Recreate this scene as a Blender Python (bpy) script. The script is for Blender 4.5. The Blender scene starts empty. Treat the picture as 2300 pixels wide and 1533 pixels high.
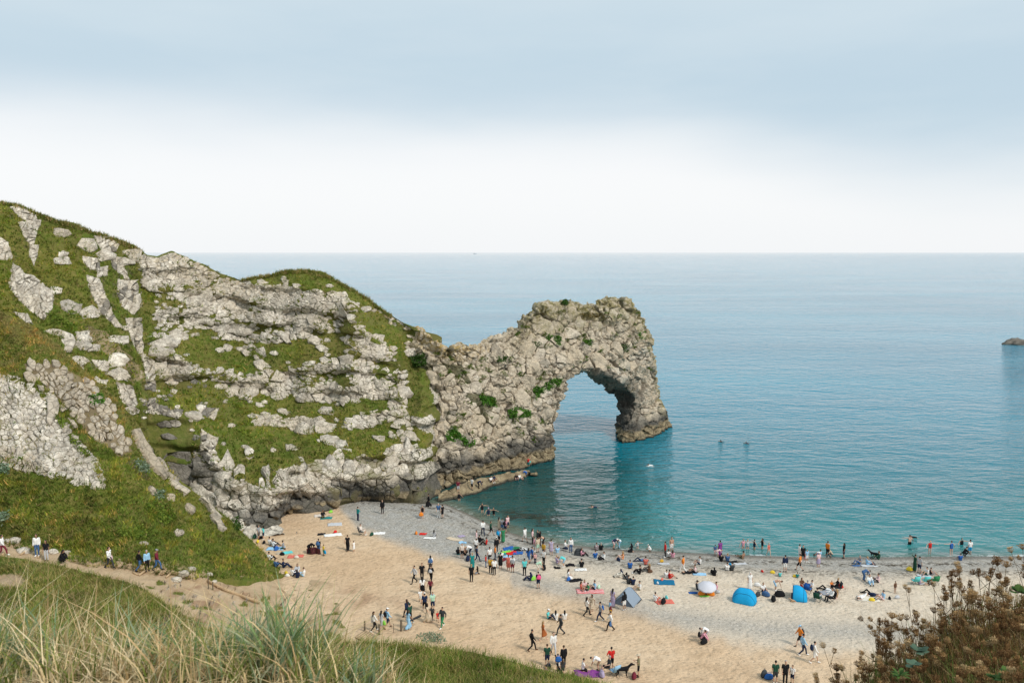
import bpy, bmesh, math, random
import numpy as np
from mathutils import Vector, Matrix
from mathutils.bvhtree import BVHTree

random.seed(7)
RNG = np.random.default_rng(7)
SC = bpy.context.scene
COL = SC.collection

# ------------------------------------------------------------------ camera
FPX = 1789.0                      # focal length in photo pixels (28 mm on 36 mm)
CX, CY = 1150.0, 766.5
HOR = 566.0                       # horizon row
CAMZ = 38.0                       # in plan units; one unit is KM metres (people set the scale, see the end)
KM = 0.84
PITCH = math.atan((CY - HOR) / FPX)
cp, sp = math.cos(PITCH), math.sin(PITCH)
cam = bpy.data.cameras.new('camera')
cam.sensor_width = 36.0
cam.lens = 36.0 * FPX / 2300.0
cam.clip_start = 0.1
cam.clip_end = 120000
cam.dof.use_dof = True
cam.dof.focus_distance = 130.0
cam.dof.aperture_fstop = 8.0
camo = bpy.data.objects.new('camera', cam)
camo.location = (0, 0, CAMZ)
camo.rotation_euler = (math.pi / 2 - PITCH, 0, 0)
COL.objects.link(camo)
SC.camera = camo

# ------------------------------------------------------------------ light
SUN_EL, SUN_AZ = math.radians(46), math.radians(128)     # azimuth from +Y clockwise: from the right, a little behind
EXPO = 0.95
SUN_STR = 1.5
SKY_GAIN = 1.0
SC.view_settings.view_transform = 'Standard'
SC.view_settings.look = 'None'
SC.view_settings.gamma = 1.0
SC.view_settings.use_curve_mapping = False
SC.view_settings.exposure = EXPO
SC.cycles.use_denoising = True
SC.cycles.max_bounces = 6
SC.cycles.diffuse_bounces = 3
SC.cycles.glossy_bounces = 3
SC.cycles.transparent_max_bounces = 12

W = bpy.data.worlds.new('World')
SC.world = W
W.use_nodes = True
wn, wl = W.node_tree.nodes, W.node_tree.links
for n in list(wn):
    wn.remove(n)
def WN(t, **k):
    n = wn.new(t)
    for a, b in k.items():
        setattr(n, a, b)
    return n
def wmath(op, a, b=None, c=None):
    n = WN('ShaderNodeMath', operation=op)
    for i, v in enumerate((a, b, c)):
        if v is None:
            continue
        if isinstance(v, (int, float)):
            n.inputs[i].default_value = v
        else:
            wl.new(v, n.inputs[i])
    return n.outputs[0]
def wmaprange(v, a, b, c=0.0, d=1.0, smooth=True):
    n = WN('ShaderNodeMapRange')
    n.interpolation_type = 'SMOOTHERSTEP' if smooth else 'LINEAR'
    wl.new(v, n.inputs[0])
    for i, q in enumerate((a, b, c, d)):
        n.inputs[i + 1].default_value = q
    return n.outputs[0]
def wmix(f, a, b):
    n = WN('ShaderNodeMix', data_type='RGBA')
    if isinstance(f, (int, float)):
        n.inputs[0].default_value = f
    else:
        wl.new(f, n.inputs[0])
    for i, v in ((6, a), (7, b)):
        if isinstance(v, tuple):
            n.inputs[i].default_value = v
        else:
            wl.new(v, n.inputs[i])
    return n.outputs[2]
wout = WN('ShaderNodeOutputWorld')
wbg = WN('ShaderNodeBackground')
wl.new(wbg.outputs[0], wout.inputs[0])
SKYS = 0.1
wbg.inputs[1].default_value = SKYS
sky = WN('ShaderNodeTexSky', sky_type='NISHITA')
sky.sun_disc = False
sky.sun_elevation = SUN_EL
sky.sun_rotation = SUN_AZ
wtc = WN('ShaderNodeTexCoord')
wsep = WN('ShaderNodeSeparateXYZ')
wl.new(wtc.outputs['Generated'], wsep.inputs[0])
wnz = WN('ShaderNodeTexNoise')
wmp = WN('ShaderNodeMapping')
wmp.inputs['Scale'].default_value = (2.2, 2.2, 9.0)
wl.new(wtc.outputs['Generated'], wmp.inputs[0])
wl.new(wmp.outputs[0], wnz.inputs['Vector'])
wnz.inputs['Scale'].default_value = 1.1
wnz.inputs['Detail'].default_value = 4.0
wnz.inputs['Roughness'].default_value = 0.45
wnz2 = WN('ShaderNodeTexNoise')
wmp2 = WN('ShaderNodeMapping')
wmp2.inputs['Scale'].default_value = (1.6, 1.6, 7.0)
wmp2.inputs['Rotation'].default_value = (0.0, 0.12, 0.0)
wl.new(wtc.outputs['Generated'], wmp2.inputs[0])
wl.new(wmp2.outputs[0], wnz2.inputs['Vector'])
wnz2.inputs['Scale'].default_value = 2.6
wnz2.inputs['Detail'].default_value = 5.0
wnz2.inputs['Roughness'].default_value = 0.5
zz = wsep.outputs[2]
nz = wmath('SUBTRACT', wnz.outputs[0], 0.5)
tilt = wmaprange(wsep.outputs[0], 0.05, 0.6, 0.0, 0.075)
ze = wmath('ADD', wmath('ADD', zz, tilt), wmath('MULTIPLY', nz, 0.075))
fcloud = wmaprange(ze, 0.075, 0.235)
def E(r, g, b, k=1.0):
    """displayed sRGB bytes -> world colour that shows as them"""
    def lin(c):
        c /= 255.0
        return c / 12.92 if c <= 0.04045 else ((c + 0.055) / 1.055) ** 2.4
    s = k / (SKYS * 2 ** EXPO)
    return (lin(r) * s, lin(g) * s, lin(b) * s, 1)
upper = wmix(wmaprange(wmath('ADD', zz, wmath('MULTIPLY', nz, 0.18)), 0.17, 0.36), E(195, 215, 228), E(209, 225, 234))
upper = wmix(wmaprange(wnz2.outputs[0], 0.35, 0.7, 0.0, 0.28), upper, E(216, 229, 236))
band = wmix(wmaprange(zz, 0.0, 0.09), E(246, 248, 250), E(249, 250, 251))
clouds = wmix(fcloud, band, upper)
wl.new(wmix(0.97, sky.outputs[0], clouds), wbg.inputs[0])

sun = bpy.data.lights.new('sun', 'SUN')
sun.energy = SUN_STR
sun.angle = math.radians(11)
sun.color = (1.0, 0.95, 0.87)
suno = bpy.data.objects.new('sun', sun)
sdir = Vector((math.sin(SUN_AZ) * math.cos(SUN_EL), math.cos(SUN_AZ) * math.cos(SUN_EL), math.sin(SUN_EL)))
suno.rotation_euler = (-sdir).to_track_quat('-Z', 'Y').to_euler()
suno.location = (0, 0, 120)
COL.objects.link(suno)

# ------------------------------------------------------------------ pixel <-> world
def ray(px, py):
    """direction (normalised to Y=1) of photo pixels; arrays allowed"""
    px = np.asarray(px, float); py = np.asarray(py, float)
    x = (px - CX) / FPX
    v = (CY - py) / FPX
    dy = cp + v * sp
    dz = -sp + v * cp
    return np.stack([x / dy, np.ones_like(dy), dz / dy], -1)
def at(px, py, Y):
    d = ray(px, py)
    return d * np.asarray(Y, float)[..., None] + np.array([0, 0, CAMZ])
def Yz(px, py, z):
    """distance at which the pixel's ray is at height z"""
    return (z - CAMZ) / ray(px, py)[..., 2]
def project(P):
    P = np.asarray(P, float)
    x, y, z = P[..., 0], P[..., 1], P[..., 2] - CAMZ
    f = y * cp - z * sp
    u = y * sp + z * cp
    f = np.where(np.abs(f) < 1e-6, 1e-6, f)
    return CX + FPX * x / f, CY - FPX * u / f

# ------------------------------------------------------------------ noise
def _h(ix, iy, iz, seed):
    with np.errstate(over='ignore'):
        h = (ix.astype(np.uint32) * np.uint32(374761393) + iy.astype(np.uint32) * np.uint32(668265263)
             + iz.astype(np.uint32) * np.uint32(2147483647) + np.uint32((seed * 974711 + 12345) & 0xffffffff))
        h = (h ^ (h >> np.uint32(13))) * np.uint32(1274126177)
        h = (h ^ (h >> np.uint32(16))) * np.uint32(2246822519)
        h = h ^ (h >> np.uint32(15))
    return h
def _r(ix, iy, iz, seed):
    return (_h(ix, iy, iz, seed) & np.uint32(0xffffff)).astype(float) / 16777215.0
def vnoise(P, seed=0):
    P = np.asarray(P, float)
    if P.shape[-1] == 2:
        P = np.concatenate([P, np.zeros(P.shape[:-1] + (1,))], -1)
    i = np.floor(P).astype(np.int64); f = P - i
    f = f * f * f * (f * (f * 6 - 15) + 10)
    r = 0
    for a in (0, 1):
        for b in (0, 1):
            for c in (0, 1):
                w = (f[..., 0] if a else 1 - f[..., 0]) * (f[..., 1] if b else 1 - f[..., 1]) * (f[..., 2] if c else 1 - f[..., 2])
                r = r + w * _r(i[..., 0] + a, i[..., 1] + b, i[..., 2] + c, seed)
    return r * 2 - 1
def fbm(P, oct=4, seed=0, gain=0.5):
    P = np.asarray(P, float)
    s, a, t = 0, 1.0, 0
    for o in range(oct):
        s = s + a * vnoise(P * (2.03 ** o) + 17.3 * o, seed + o)
        t += a; a *= gain
    return s / t
def worley(P, seed=0):
    i = np.floor(P).astype(np.int64)
    F1 = np.full(P.shape[0], 9.0); F2 = F1.copy(); ID = np.zeros(P.shape[0])
    for a in (-1, 0, 1):
        for b in (-1, 0, 1):
            for c in (-1, 0, 1):
                q = [i[:, 0] + a, i[:, 1] + b, i[:, 2] + c]
                d = np.sqrt(sum((q[k] + _r(*q, seed + k) - P[:, k]) ** 2 for k in range(3)))
                n = d < F1
                F2 = np.where(n, F1, np.minimum(F2, d))
                ID = np.where(n, _r(*q, seed + 9), ID)
                F1 = np.where(n, d, F1)
    return F1, F2, ID
def sstep(a, b, x):
    t = np.clip((x - a) / (b - a), 0, 1)
    return t * t * (3 - 2 * t)
def inpoly(px, py, poly):
    px = np.asarray(px, float); py = np.asarray(py, float)
    r = np.zeros(px.shape, bool)
    n = len(poly)
    for k in range(n):
        x1, y1 = poly[k]; x2, y2 = poly[(k + 1) % n]
        c = (y1 > py) != (y2 > py)
        with np.errstate(divide='ignore', invalid='ignore'):
            r ^= c & (px < (x2 - x1) * (py - y1) / (y2 - y1 + 1e-12) + x1)
    return r
def warp(px, py, amp=8, sc=28.0, seed=3):
    p = np.stack([np.asarray(px, float) / sc, np.asarray(py, float) / sc], -1)
    return px + amp * fbm(p, 3, seed), py + amp * fbm(p + 50, 3, seed + 5)
def inany(px, py, polys, amp=8, sc=28.0):
    x, y = warp(px, py, amp, sc)
    r = np.zeros(np.shape(px), bool)
    for p in polys:
        r |= inpoly(x, y, p)
    return r

# ------------------------------------------------------------------ mesh helpers
def fastmesh(name, V, F, attrs=None, cols=None, smooth=False):
    """V (n,3); F (m,3) or (m,4) int array, or a list of such arrays"""
    me = bpy.data.meshes.new(name)
    V = np.ascontiguousarray(V, np.float32)
    Fs = F if isinstance(F, list) else [F]
    Fs = [np.asarray(f, np.int32) for f in Fs if len(f)]
    me.vertices.add(len(V)); me.vertices.foreach_set('co', V.ravel())
    nl = sum(f.size for f in Fs); npoly = sum(len(f) for f in Fs)
    me.loops.add(nl); me.polygons.add(npoly)
    me.loops.foreach_set('vertex_index', np.concatenate([f.ravel() for f in Fs]))
    tot = np.concatenate([np.full(len(f), f.shape[1], np.int32) for f in Fs])
    st = np.concatenate([[0], np.cumsum(tot)[:-1]]).astype(np.int32)
    me.polygons.foreach_set('loop_start', st)
    if smooth:
        me.polygons.foreach_set('use_smooth', np.ones(npoly, bool))
    for k, a in (attrs or {}).items():
        at_ = me.attributes.new(k, 'FLOAT', 'POINT')
        at_.data.foreach_set('value', np.ascontiguousarray(a, np.float32))
    for k, a in (cols or {}).items():
        at_ = me.attributes.new(k, 'FLOAT_COLOR', 'POINT')
        a = np.asarray(a, np.float32)
        if a.shape[1] == 3:
            a = np.concatenate([a, np.ones((len(a), 1), np.float32)], 1)
        at_.data.foreach_set('color', np.ascontiguousarray(a).ravel())
    me.update(calc_edges=True)
    me.validate()
    return me
def link(name, me, mat=None, parent=None, loc=None):
    o = bpy.data.objects.new(name, me)
    COL.objects.link(o)
    if mat is not None and me is not None:
        if not me.materials:
            me.materials.append(mat)
    if parent is not None:
        o.parent = parent
    if loc is not None:
        o.location = loc
    return o
def tag(o, label=None, cat=None, group=None, kind=None):
    if label: o['label'] = label
    if cat: o['category'] = cat
    if group: o['group'] = group
    if kind: o['kind'] = kind
    return o
def empty(name, loc=(0, 0, 0), rz=0.0):
    o = bpy.data.objects.new(name, None)
    COL.objects.link(o)
    o.location = loc
    o.rotation_euler = (0, 0, rz)
    o.empty_display_size = 0.2
    return o
def meshdata(me):
    V = np.empty(len(me.vertices) * 3, np.float32); me.vertices.foreach_get('co', V)
    return V.reshape(-1, 3).astype(float)
def meshnormals(me):
    V = np.empty(len(me.vertices) * 3, np.float32); me.vertex_normals.foreach_get('vector', V)
    return V.reshape(-1, 3).astype(float)
def bvh_of(me):
    V = meshdata(me)
    return BVHTree.FromPolygons([tuple(v) for v in V], [tuple(p.vertices) for p in me.polygons])
def gridfaces(nr, nc):
    i = np.arange(nr * nc).reshape(nr, nc)
    return np.stack([i[:-1, :-1], i[:-1, 1:], i[1:, 1:], i[1:, :-1]], -1).reshape(-1, 4)
CAMV = Vector((0, 0, CAMZ))
def cast(bvhs, px, py):
    """first hit of the pixel's ray on a list of BVH trees"""
    d = Vector(ray(px, py)).normalized()
    best = None
    for b in bvhs:
        h = b.ray_cast(CAMV, d)
        if h[0] is not None and (best is None or h[3] < best[2]):
            n = h[1] if h[1].dot(d) < 0 else -h[1]
            best = (h[0], n, h[3])
    return best

# ------------------------------------------------------------------ materials
def newmat(name):
    m = bpy.data.materials.new(name)
    m.use_nodes = True
    nt = m.node_tree
    b = nt.nodes['Principled BSDF']
    return m, nt, b
class NB:
    """small node builder"""
    def __init__(s, nt):
        s.nt = nt
    def n(s, t, **k):
        n = s.nt.nodes.new(t)
        for a, b in k.items():
            setattr(n, a, b)
        return n
    def put(s, sock, v):
        if v is None:
            return
        if isinstance(v, bpy.types.NodeSocket):
            s.nt.links.new(v, sock)
        else:
            if isinstance(v, tuple) and len(v) == 3 and sock.type == 'RGBA':
                v = v + (1,)
            sock.default_value = v
    def math(s, op, a, b=None, c=None):
        n = s.n('ShaderNodeMath', operation=op)
        for i, v in enumerate((a, b, c)):
            s.put(n.inputs[i], v)
        return n.outputs[0]
    def mix(s, f, a, b, blend='MIX'):
        n = s.n('ShaderNodeMix', data_type='RGBA', blend_type=blend)
        s.put(n.inputs[0], f); s.put(n.inputs[6], a); s.put(n.inputs[7], b)
        return n.outputs[2]
    def rng(s, v, a, b, c=0.0, d=1.0):
        n = s.n('ShaderNodeMapRange')
        s.put(n.inputs[0], v)
        for i, q in enumerate((a, b, c, d)):
            n.inputs[i + 1].default_value = q
        return n.outputs[0]
    def pos(s, scale=(1, 1, 1), rot=(0, 0, 0)):
        g = s.n('ShaderNodeNewGeometry')
        m = s.n('ShaderNodeMapping')
        m.inputs['Scale'].default_value = tuple(v / KM for v in scale)
        m.inputs['Rotation'].default_value = rot
        s.nt.links.new(g.outputs['Position'], m.inputs[0])
        return m.outputs[0]
    def noise(s, vec, scale, detail=4.0, rough=0.55, dist=0.0):
        n = s.n('ShaderNodeTexNoise')
        s.put(n.inputs['Vector'], vec)
        n.inputs['Scale'].default_value = scale
        n.inputs['Detail'].default_value = detail
        n.inputs['Roughness'].default_value = rough
        n.inputs['Distortion'].default_value = dist
        return n.outputs[0]
    def vor(s, vec, scale, feature='F1', out='Distance'):
        n = s.n('ShaderNodeTexVoronoi', feature=feature)
        s.put(n.inputs['Vector'], vec)
        n.inputs['Scale'].default_value = scale
        return n.outputs[out]
    def attr(s, name, out='Fac'):
        n = s.n('ShaderNodeAttribute', attribute_name=name)
        return n.outputs[out]
    def bump(s, h, strength=0.5, dist=0.1, normal=None):
        n = s.n('ShaderNodeBump')
        n.inputs['Strength'].default_value = strength
        n.inputs['Distance'].default_value = dist
        s.put(n.inputs['Height'], h)
        if normal is not None:
            s.put(n.inputs['Normal'], normal)
        return n.outputs[0]
    def z(s):
        g = s.n('ShaderNodeNewGeometry')
        x = s.n('ShaderNodeSeparateXYZ')
        s.nt.links.new(g.outputs['Position'], x.inputs[0])
        return s.math('MULTIPLY', x.outputs[2], 1.0 / KM)
    def nz(s):
        g = s.n('ShaderNodeNewGeometry')
        x = s.n('ShaderNodeSeparateXYZ')
        s.nt.links.new(g.outputs['Normal'], x.inputs[0])
        return x.outputs[2]
    def rand(s):
        return s.n('ShaderNodeObjectInfo').outputs['Random']
def mat_rock(name, tide=True, pale=1.0):
    m, nt, b = newmat(name)
    k = NB(nt)
    p = k.pos()
    ps = k.pos((1.0, 1.0, 0.25))
    n1 = k.noise(p, 0.13, 3)
    n2 = k.noise(p, 0.9, 5, 0.6)
    n3 = k.noise(p, 4.5, 5, 0.65)
    st = k.noise(ps, 1.3, 4, 0.6)
    q = pale
    c = k.mix(k.rng(n2, 0.38, 0.60), (0.44 * q, 0.385 * q, 0.315 * q), (0.76 * q, 0.69 * q, 0.585 * q))
    c = k.mix(k.rng(n1, 0.42, 0.62, 0, 0.55), c, (0.56 * q, 0.47 * q, 0.35 * q))
    c = k.mix(k.math('MULTIPLY', k.rng(st, 0.55, 0.75), 0.55), c, (0.23, 0.21, 0.185))
    c = k.mix(k.math('MULTIPLY', k.rng(n3, 0.54, 0.72), 0.5), c, (0.17, 0.15, 0.12))
    ck = k.vor(k.pos((1, 1, 1.3), (0.3, 0.2, 0.4)), 0.75, 'DISTANCE_TO_EDGE')
    ck2 = k.vor(k.pos((1, 1, 1.6), (0.1, 0.5, 0.1)), 1.9, 'DISTANCE_TO_EDGE')
    c = k.mix(k.math('MULTIPLY', k.rng(ck, 0.035, 0.0), k.rng(n2, 0.42, 0.58, 0.0, 0.8)), c, (0.09, 0.08, 0.06))
    c = k.mix(k.math('MULTIPLY', k.rng(ck2, 0.03, 0.0), k.rng(n1, 0.40, 0.56, 0.0, 0.55)), c, (0.11, 0.10, 0.08))
    rv = k.math('ADD', 1.0, k.attr('tone'))
    hsv = k.n('ShaderNodeHueSaturation')
    k.put(hsv.inputs['Color'], c); k.put(hsv.inputs['Value'], rv)
    c = hsv.outputs[0]
    c = k.mix(k.math('MULTIPLY', k.attr('warm'), k.rng(n2, 0.3, 0.65, 0.35, 1.0)), c, (0.50, 0.395, 0.265))
    li = k.attr('lich')
    lf = k.math('MULTIPLY', li, k.rng(k.noise(p, 1.6, 4, 0.6), 0.40, 0.62))
    c = k.mix(lf, c, (0.40, 0.27, 0.075))
    c = k.mix(k.math('MULTIPLY', k.attr('olive'), k.rng(k.noise(p, 1.1, 4, 0.6), 0.35, 0.6)), c, (0.24, 0.205, 0.085))
    c = k.mix(k.attr('damp'), c, (0.065, 0.06, 0.052))  # damp rock, also under-arch shade and other dark patches put into the colour
    gr = k.math('MULTIPLY', k.attr('veg'), 1.0)
    gcol = k.mix(k.rng(n2, 0.35, 0.65), (0.035, 0.055, 0.012), (0.10, 0.085, 0.035))
    c = k.mix(gr, c, gcol)
    if tide:
        h = k.math('ADD', k.z(), k.math('MULTIPLY', k.math('SUBTRACT', k.noise(k.pos((1, 1, .6)), 0.22, 4, 0.6), 0.5), 7.0))
        dark = k.math('MULTIPLY', k.rng(h, 4.9, 3.2), k.rng(n2, 0.3, 0.5, 0.55, 1.0))
        c = k.mix(k.math('MULTIPLY', dark, 0.9), c, (0.05, 0.05, 0.046))
        h2 = k.math('ADD', k.z(), k.math('MULTIPLY', k.math('SUBTRACT', k.noise(p, 0.35, 3, 0.6), 0.5), 2.4))
        och = k.rng(h2, 2.3, 1.7)
        c = k.mix(och, c, k.mix(k.rng(n2, 0.35, 0.65), (0.20, 0.155, 0.095), (0.36, 0.285, 0.175)))
        wet = k.rng(k.z(), 0.45, 0.15)
        c = k.mix(wet, c, (0.035, 0.034, 0.026))
    k.put(b.inputs['Base Color'], c)
    b.inputs['Roughness'].default_value = 0.9
    b.inputs['Specular IOR Level'].default_value = 0.25
    cr = k.vor(k.pos((1, 1, 1.3)), 1.1, 'DISTANCE_TO_EDGE')
    hh = k.math('ADD', k.math('MULTIPLY', n3, 0.35), k.math('MULTIPLY', n2, 0.9))
    hh = k.math('ADD', hh, k.math('MULTIPLY', k.rng(cr, 0.0, 0.05), 0.18))
    k.put(b.inputs['Normal'], k.bump(hh, 0.9, 0.45))
    return m
M = {}
M['rock'] = mat_rock('limestone')
M['rock_dry'] = mat_rock('limestone_dry', tide=False)

def grass_color(k, p):
    n1 = k.noise(p, 0.10, 4, 0.6)
    n2 = k.noise(p, 0.7, 5, 0.65)
    n3 = k.noise(p, 5.0, 4, 0.7)
    c = k.mix(k.rng(n1, 0.38, 0.62), (0.095, 0.135, 0.018), (0.165, 0.16, 0.03))
    c = k.mix(k.rng(n2, 0.48, 0.72), c, (0.24, 0.19, 0.065))
    c = k.mix(k.math('MULTIPLY', k.rng(n3, 0.45, 0.7), 0.7), c, (0.045, 0.07, 0.011))
    return c, n1, n2, n3
def mat_ground(name):
    """turf, bare earth and sand mixed by painted-on point attributes"""
    m, nt, b = newmat(name)
    k = NB(nt)
    p = k.pos()
    c, n1, n2, n3 = grass_color(k, p)
    soil = k.mix(k.rng(n2, 0.35, 0.65), (0.075, 0.062, 0.04), (0.15, 0.12, 0.075))
    c = k.mix(k.attr('soil'), c, soil)
    rk = k.mix(k.rng(n2, 0.36, 0.62), (0.33, 0.29, 0.23), (0.68, 0.61, 0.51))
    e1 = k.vor(k.pos((1, 1, 1.7), (0.1, 0.1, 0.2)), 0.55, 'DISTANCE_TO_EDGE')
    e2 = k.vor(k.pos((1, 1, 1.5), (0.3, 0.1, 0.4)), 1.5, 'DISTANCE_TO_EDGE')
    rk = k.mix(k.rng(e1, 0.05, 0.01), rk, (0.05, 0.05, 0.025))
    rk = k.mix(k.rng(e2, 0.06, 0.01, 0.0, 0.8), rk, (0.08, 0.075, 0.04))
    rm = k.rng(k.math('ADD', k.attr('rocky'), k.math('MULTIPLY', k.math('SUBTRACT', k.noise(p, 1.1, 5, 0.65), 0.5), 1.1)), 0.42, 0.58)
    th = k.math('ADD', k.z(), k.math('MULTIPLY', k.math('SUBTRACT', n2, 0.5), 5.0))
    rk = k.mix(k.rng(th, 4.6, 3.0, 0.0, 0.85), rk, (0.06, 0.058, 0.05))
    c = k.mix(rm, c, rk)
    dry = k.mix(k.rng(n2, 0.35, 0.65), (0.20, 0.155, 0.06), (0.115, 0.115, 0.03))
    c = k.mix(k.math('MULTIPLY', k.attr('dry'), k.rng(n2, 0.3, 0.6, 0.4, 1.0)), c, dry)
    sand = k.mix(k.rng(n2, 0.35, 0.65), (0.40, 0.285, 0.175), (0.50, 0.375, 0.245))
    sand = k.mix(k.math('MULTIPLY', k.rng(n3, 0.5, 0.7), 0.35), sand, (0.25, 0.18, 0.11))
    sand = k.mix(k.attr('red'), sand, (0.23, 0.115, 0.065))
    c = k.mix(k.attr('sand'), c, sand)
    k.put(b.inputs['Base Color'], c)
    b.inputs['Roughness'].default_value = 0.95
    b.inputs['Specular IOR Level'].default_value = 0.1
    hh = k.math('ADD', k.math('MULTIPLY', n2, 0.8), k.math('MULTIPLY', n3, 0.4))
    k.put(b.inputs['Normal'], k.bump(hh, 0.8, 0.35))
    return m
M['ground'] = mat_ground('turf_and_earth')

def mat_beach():
    m, nt, b = newmat('sand_and_shingle')
    k = NB(nt)
    p = k.pos()
    n1 = k.noise(p, 0.08, 3)
    n2 = k.noise(p, 0.8, 4, 0.6)
    n3 = k.noise(k.pos((1.0, 2.2, 1.0), (0, 0, 0.5)), 2.6, 4, 0.6)
    v = k.vor(p, 7.0, 'F1', 'Color')
    vg = k.n('ShaderNodeRGBToBW'); k.put(vg.inputs[0], v)
    sand = k.mix(k.rng(n1, 0.4, 0.62), (0.61, 0.43, 0.27), (0.67, 0.50, 0.335))
    sand = k.mix(k.rng(n2, 0.45, 0.7, 0, 0.5), sand, (0.40, 0.27, 0.16))
    sand = k.mix(k.math('MULTIPLY', k.rng(n3, 0.54, 0.68), 0.3), sand, (0.24, 0.165, 0.105))
    pal = k.mix(k.rng(n2, 0.35, 0.65), (0.59, 0.49, 0.375), (0.68, 0.58, 0.46))
    pal = k.mix(k.math('MULTIPLY', k.rng(n3, 0.54, 0.68), 0.32), pal, (0.27, 0.22, 0.165))
    c = k.mix(k.attr('pale'), sand, pal)
    peb = k.mix(vg.outputs[0], (0.22, 0.215, 0.20), (0.56, 0.54, 0.50))
    peb = k.mix(k.rng(n2, 0.4, 0.65, 0, 0.4), peb, (0.34, 0.29, 0.22))
    c = k.mix(k.attr('pebble'), c, peb)
    weed = k.math('MULTIPLY', k.attr('weed'), k.rng(k.noise(p, 1.7, 5, 0.7), 0.46, 0.58))
    c = k.mix(weed, c, (0.055, 0.042, 0.025))
    c = k.mix(k.attr('red'), c, (0.23, 0.115, 0.065))
    c = k.mix(k.math('MULTIPLY', k.attr('wet'), 0.8), c, (0.10, 0.085, 0.062))
    k.put(b.inputs['Base Color'], c)
    k.put(b.inputs['Roughness'], k.rng(k.attr('wet'), 0, 1, 0.95, 0.35))
    b.inputs['Specular IOR Level'].default_value = 0.2
    f = k.vor(k.pos((1, 1, 1)), 1.9, 'SMOOTH_F1')
    hh = k.math('ADD', k.math('MULTIPLY', n3, 0.9), k.math('MULTIPLY', n2, 0.5))
    hh = k.math('ADD', hh, k.math('MULTIPLY', k.rng(f, 0.0, 0.45), 0.5))
    hh = k.math('ADD', hh, k.math('MULTIPLY', vg.outputs[0], k.math('MULTIPLY', k.attr('pebble'), 0.4)))
    k.put(b.inputs['Normal'], k.bump(hh, 0.8, 0.27))
    return m
M['beach'] = mat_beach()

def mat_sea():
    m, nt, b = newmat('sea_water')
    k = NB(nt)
    p = k.pos()
    sh = k.attr('shallow')
    n1 = k.noise(k.pos((0.4, 1, 1)), 0.012, 4)
    deep = k.mix(k.rng(n1, 0.38, 0.62), (0.001, 0.16, 0.25), (0.005, 0.22, 0.32))
    c = k.mix(k.rng(sh, 0.0, 0.5), deep, (0.002, 0.135, 0.175))
    c = k.mix(k.rng(sh, 0.5, 0.85), c, (0.012, 0.17, 0.18))
    c = k.mix(k.rng(sh, 0.85, 1.0), c, (0.10, 0.13, 0.10))
    c = k.mix(k.attr('green'), c, (0.002, 0.040, 0.036))  # arch's reflection and shade, put into the water colour
    weed = k.math('MULTIPLY', k.attr('weed'), k.rng(k.noise(p, 0.5, 4, 0.6), 0.40, 0.52))
    c = k.mix(weed, c, (0.006, 0.022, 0.018))
    foam = k.math('MULTIPLY', k.attr('foam'), k.rng(k.noise(p, 1.1, 5, 0.7), 0.48, 0.58))
    c = k.mix(foam, c, (0.75, 0.78, 0.78))
    k.put(b.inputs['Base Color'], c)
    k.put(b.inputs['Roughness'], k.math('ADD', 0.07, k.math('MULTIPLY', foam, 0.5)))
    b.inputs['IOR'].default_value = 1.33
    b.inputs['Specular IOR Level'].default_value = 0.5
    # wind ripples in two directions, a swell and broad slicks
    w1 = k.noise(k.pos((0.45, 1.0, 1.0), (0, 0, 0.25)), 1.15, 3, 0.55, 0.5)
    w2 = k.noise(k.pos((0.5, 1.0, 1.0), (0, 0, -0.38)), 0.55, 3, 0.5, 0.6)
    w3 = k.noise(k.pos((0.55, 1.0, 1.0), (0, 0, 0.3)), 0.13, 4, 0.55, 0.8)
    sl = k.rng(k.noise(k.pos((0.25, 1, 1), (0, 0, -0.1)), 0.018, 4, 0.6), 0.40, 0.62, 0.45, 1.0)
    hh = k.math('MULTIPLY', k.math('ADD', k.math('MULTIPLY', w1, 0.30), k.math('MULTIPLY', w2, 0.60)), sl)
    hh = k.math('ADD', hh, k.math('MULTIPLY', w3, 0.6))
    k.put(b.inputs['Normal'], k.bump(hh, 1.0, 1.0))
    return m
M['sea'] = mat_sea()

def mat_plain(name, col, rough=0.85, var=0.12, spec=0.2, bump=0.0, sc=30.0):
    m, nt, b = newmat(name)
    k = NB(nt)
    n = k.noise(k.pos(), sc, 3, 0.6)
    d = tuple(max(0.0, v * (1 - var)) for v in col)
    e = tuple(min(1.0, v * (1 + var)) for v in col)
    k.put(b.inputs['Base Color'], k.mix(k.rng(n, 0.3, 0.7), d, e))
    b.inputs['Roughness'].default_value = rough
    b.inputs['Specular IOR Level'].default_value = spec
    if bump:
        k.put(b.inputs['Normal'], k.bump(n, 0.6, bump))
    return m
def mat_leaf(name, trans=0.25):
    """leaf and blade colour comes from the mesh's own colour attribute"""
    m, nt, b = newmat(name)
    k = NB(nt)
    a = k.n('ShaderNodeAttribute', attribute_name='col')
    k.put(b.inputs['Base Color'], a.outputs['Color'])
    b.inputs['Roughness'].default_value = 0.7
    b.inputs['Specular IOR Level'].default_value = 0.2
    if trans:
        t = k.n('ShaderNodeBsdfTranslucent')
        k.put(t.inputs[0], a.outputs['Color'])
        mx = k.n('ShaderNodeMixShader')
        mx.inputs[0].default_value = trans
        nt.links.new(b.outputs[0], mx.inputs[1]); nt.links.new(t.outputs[0], mx.inputs[2])
        nt.links.new(mx.outputs[0], nt.nodes['Material Output'].inputs[0])
    return m
M['blade'] = mat_leaf('grass_blade', 0.3)
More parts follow.
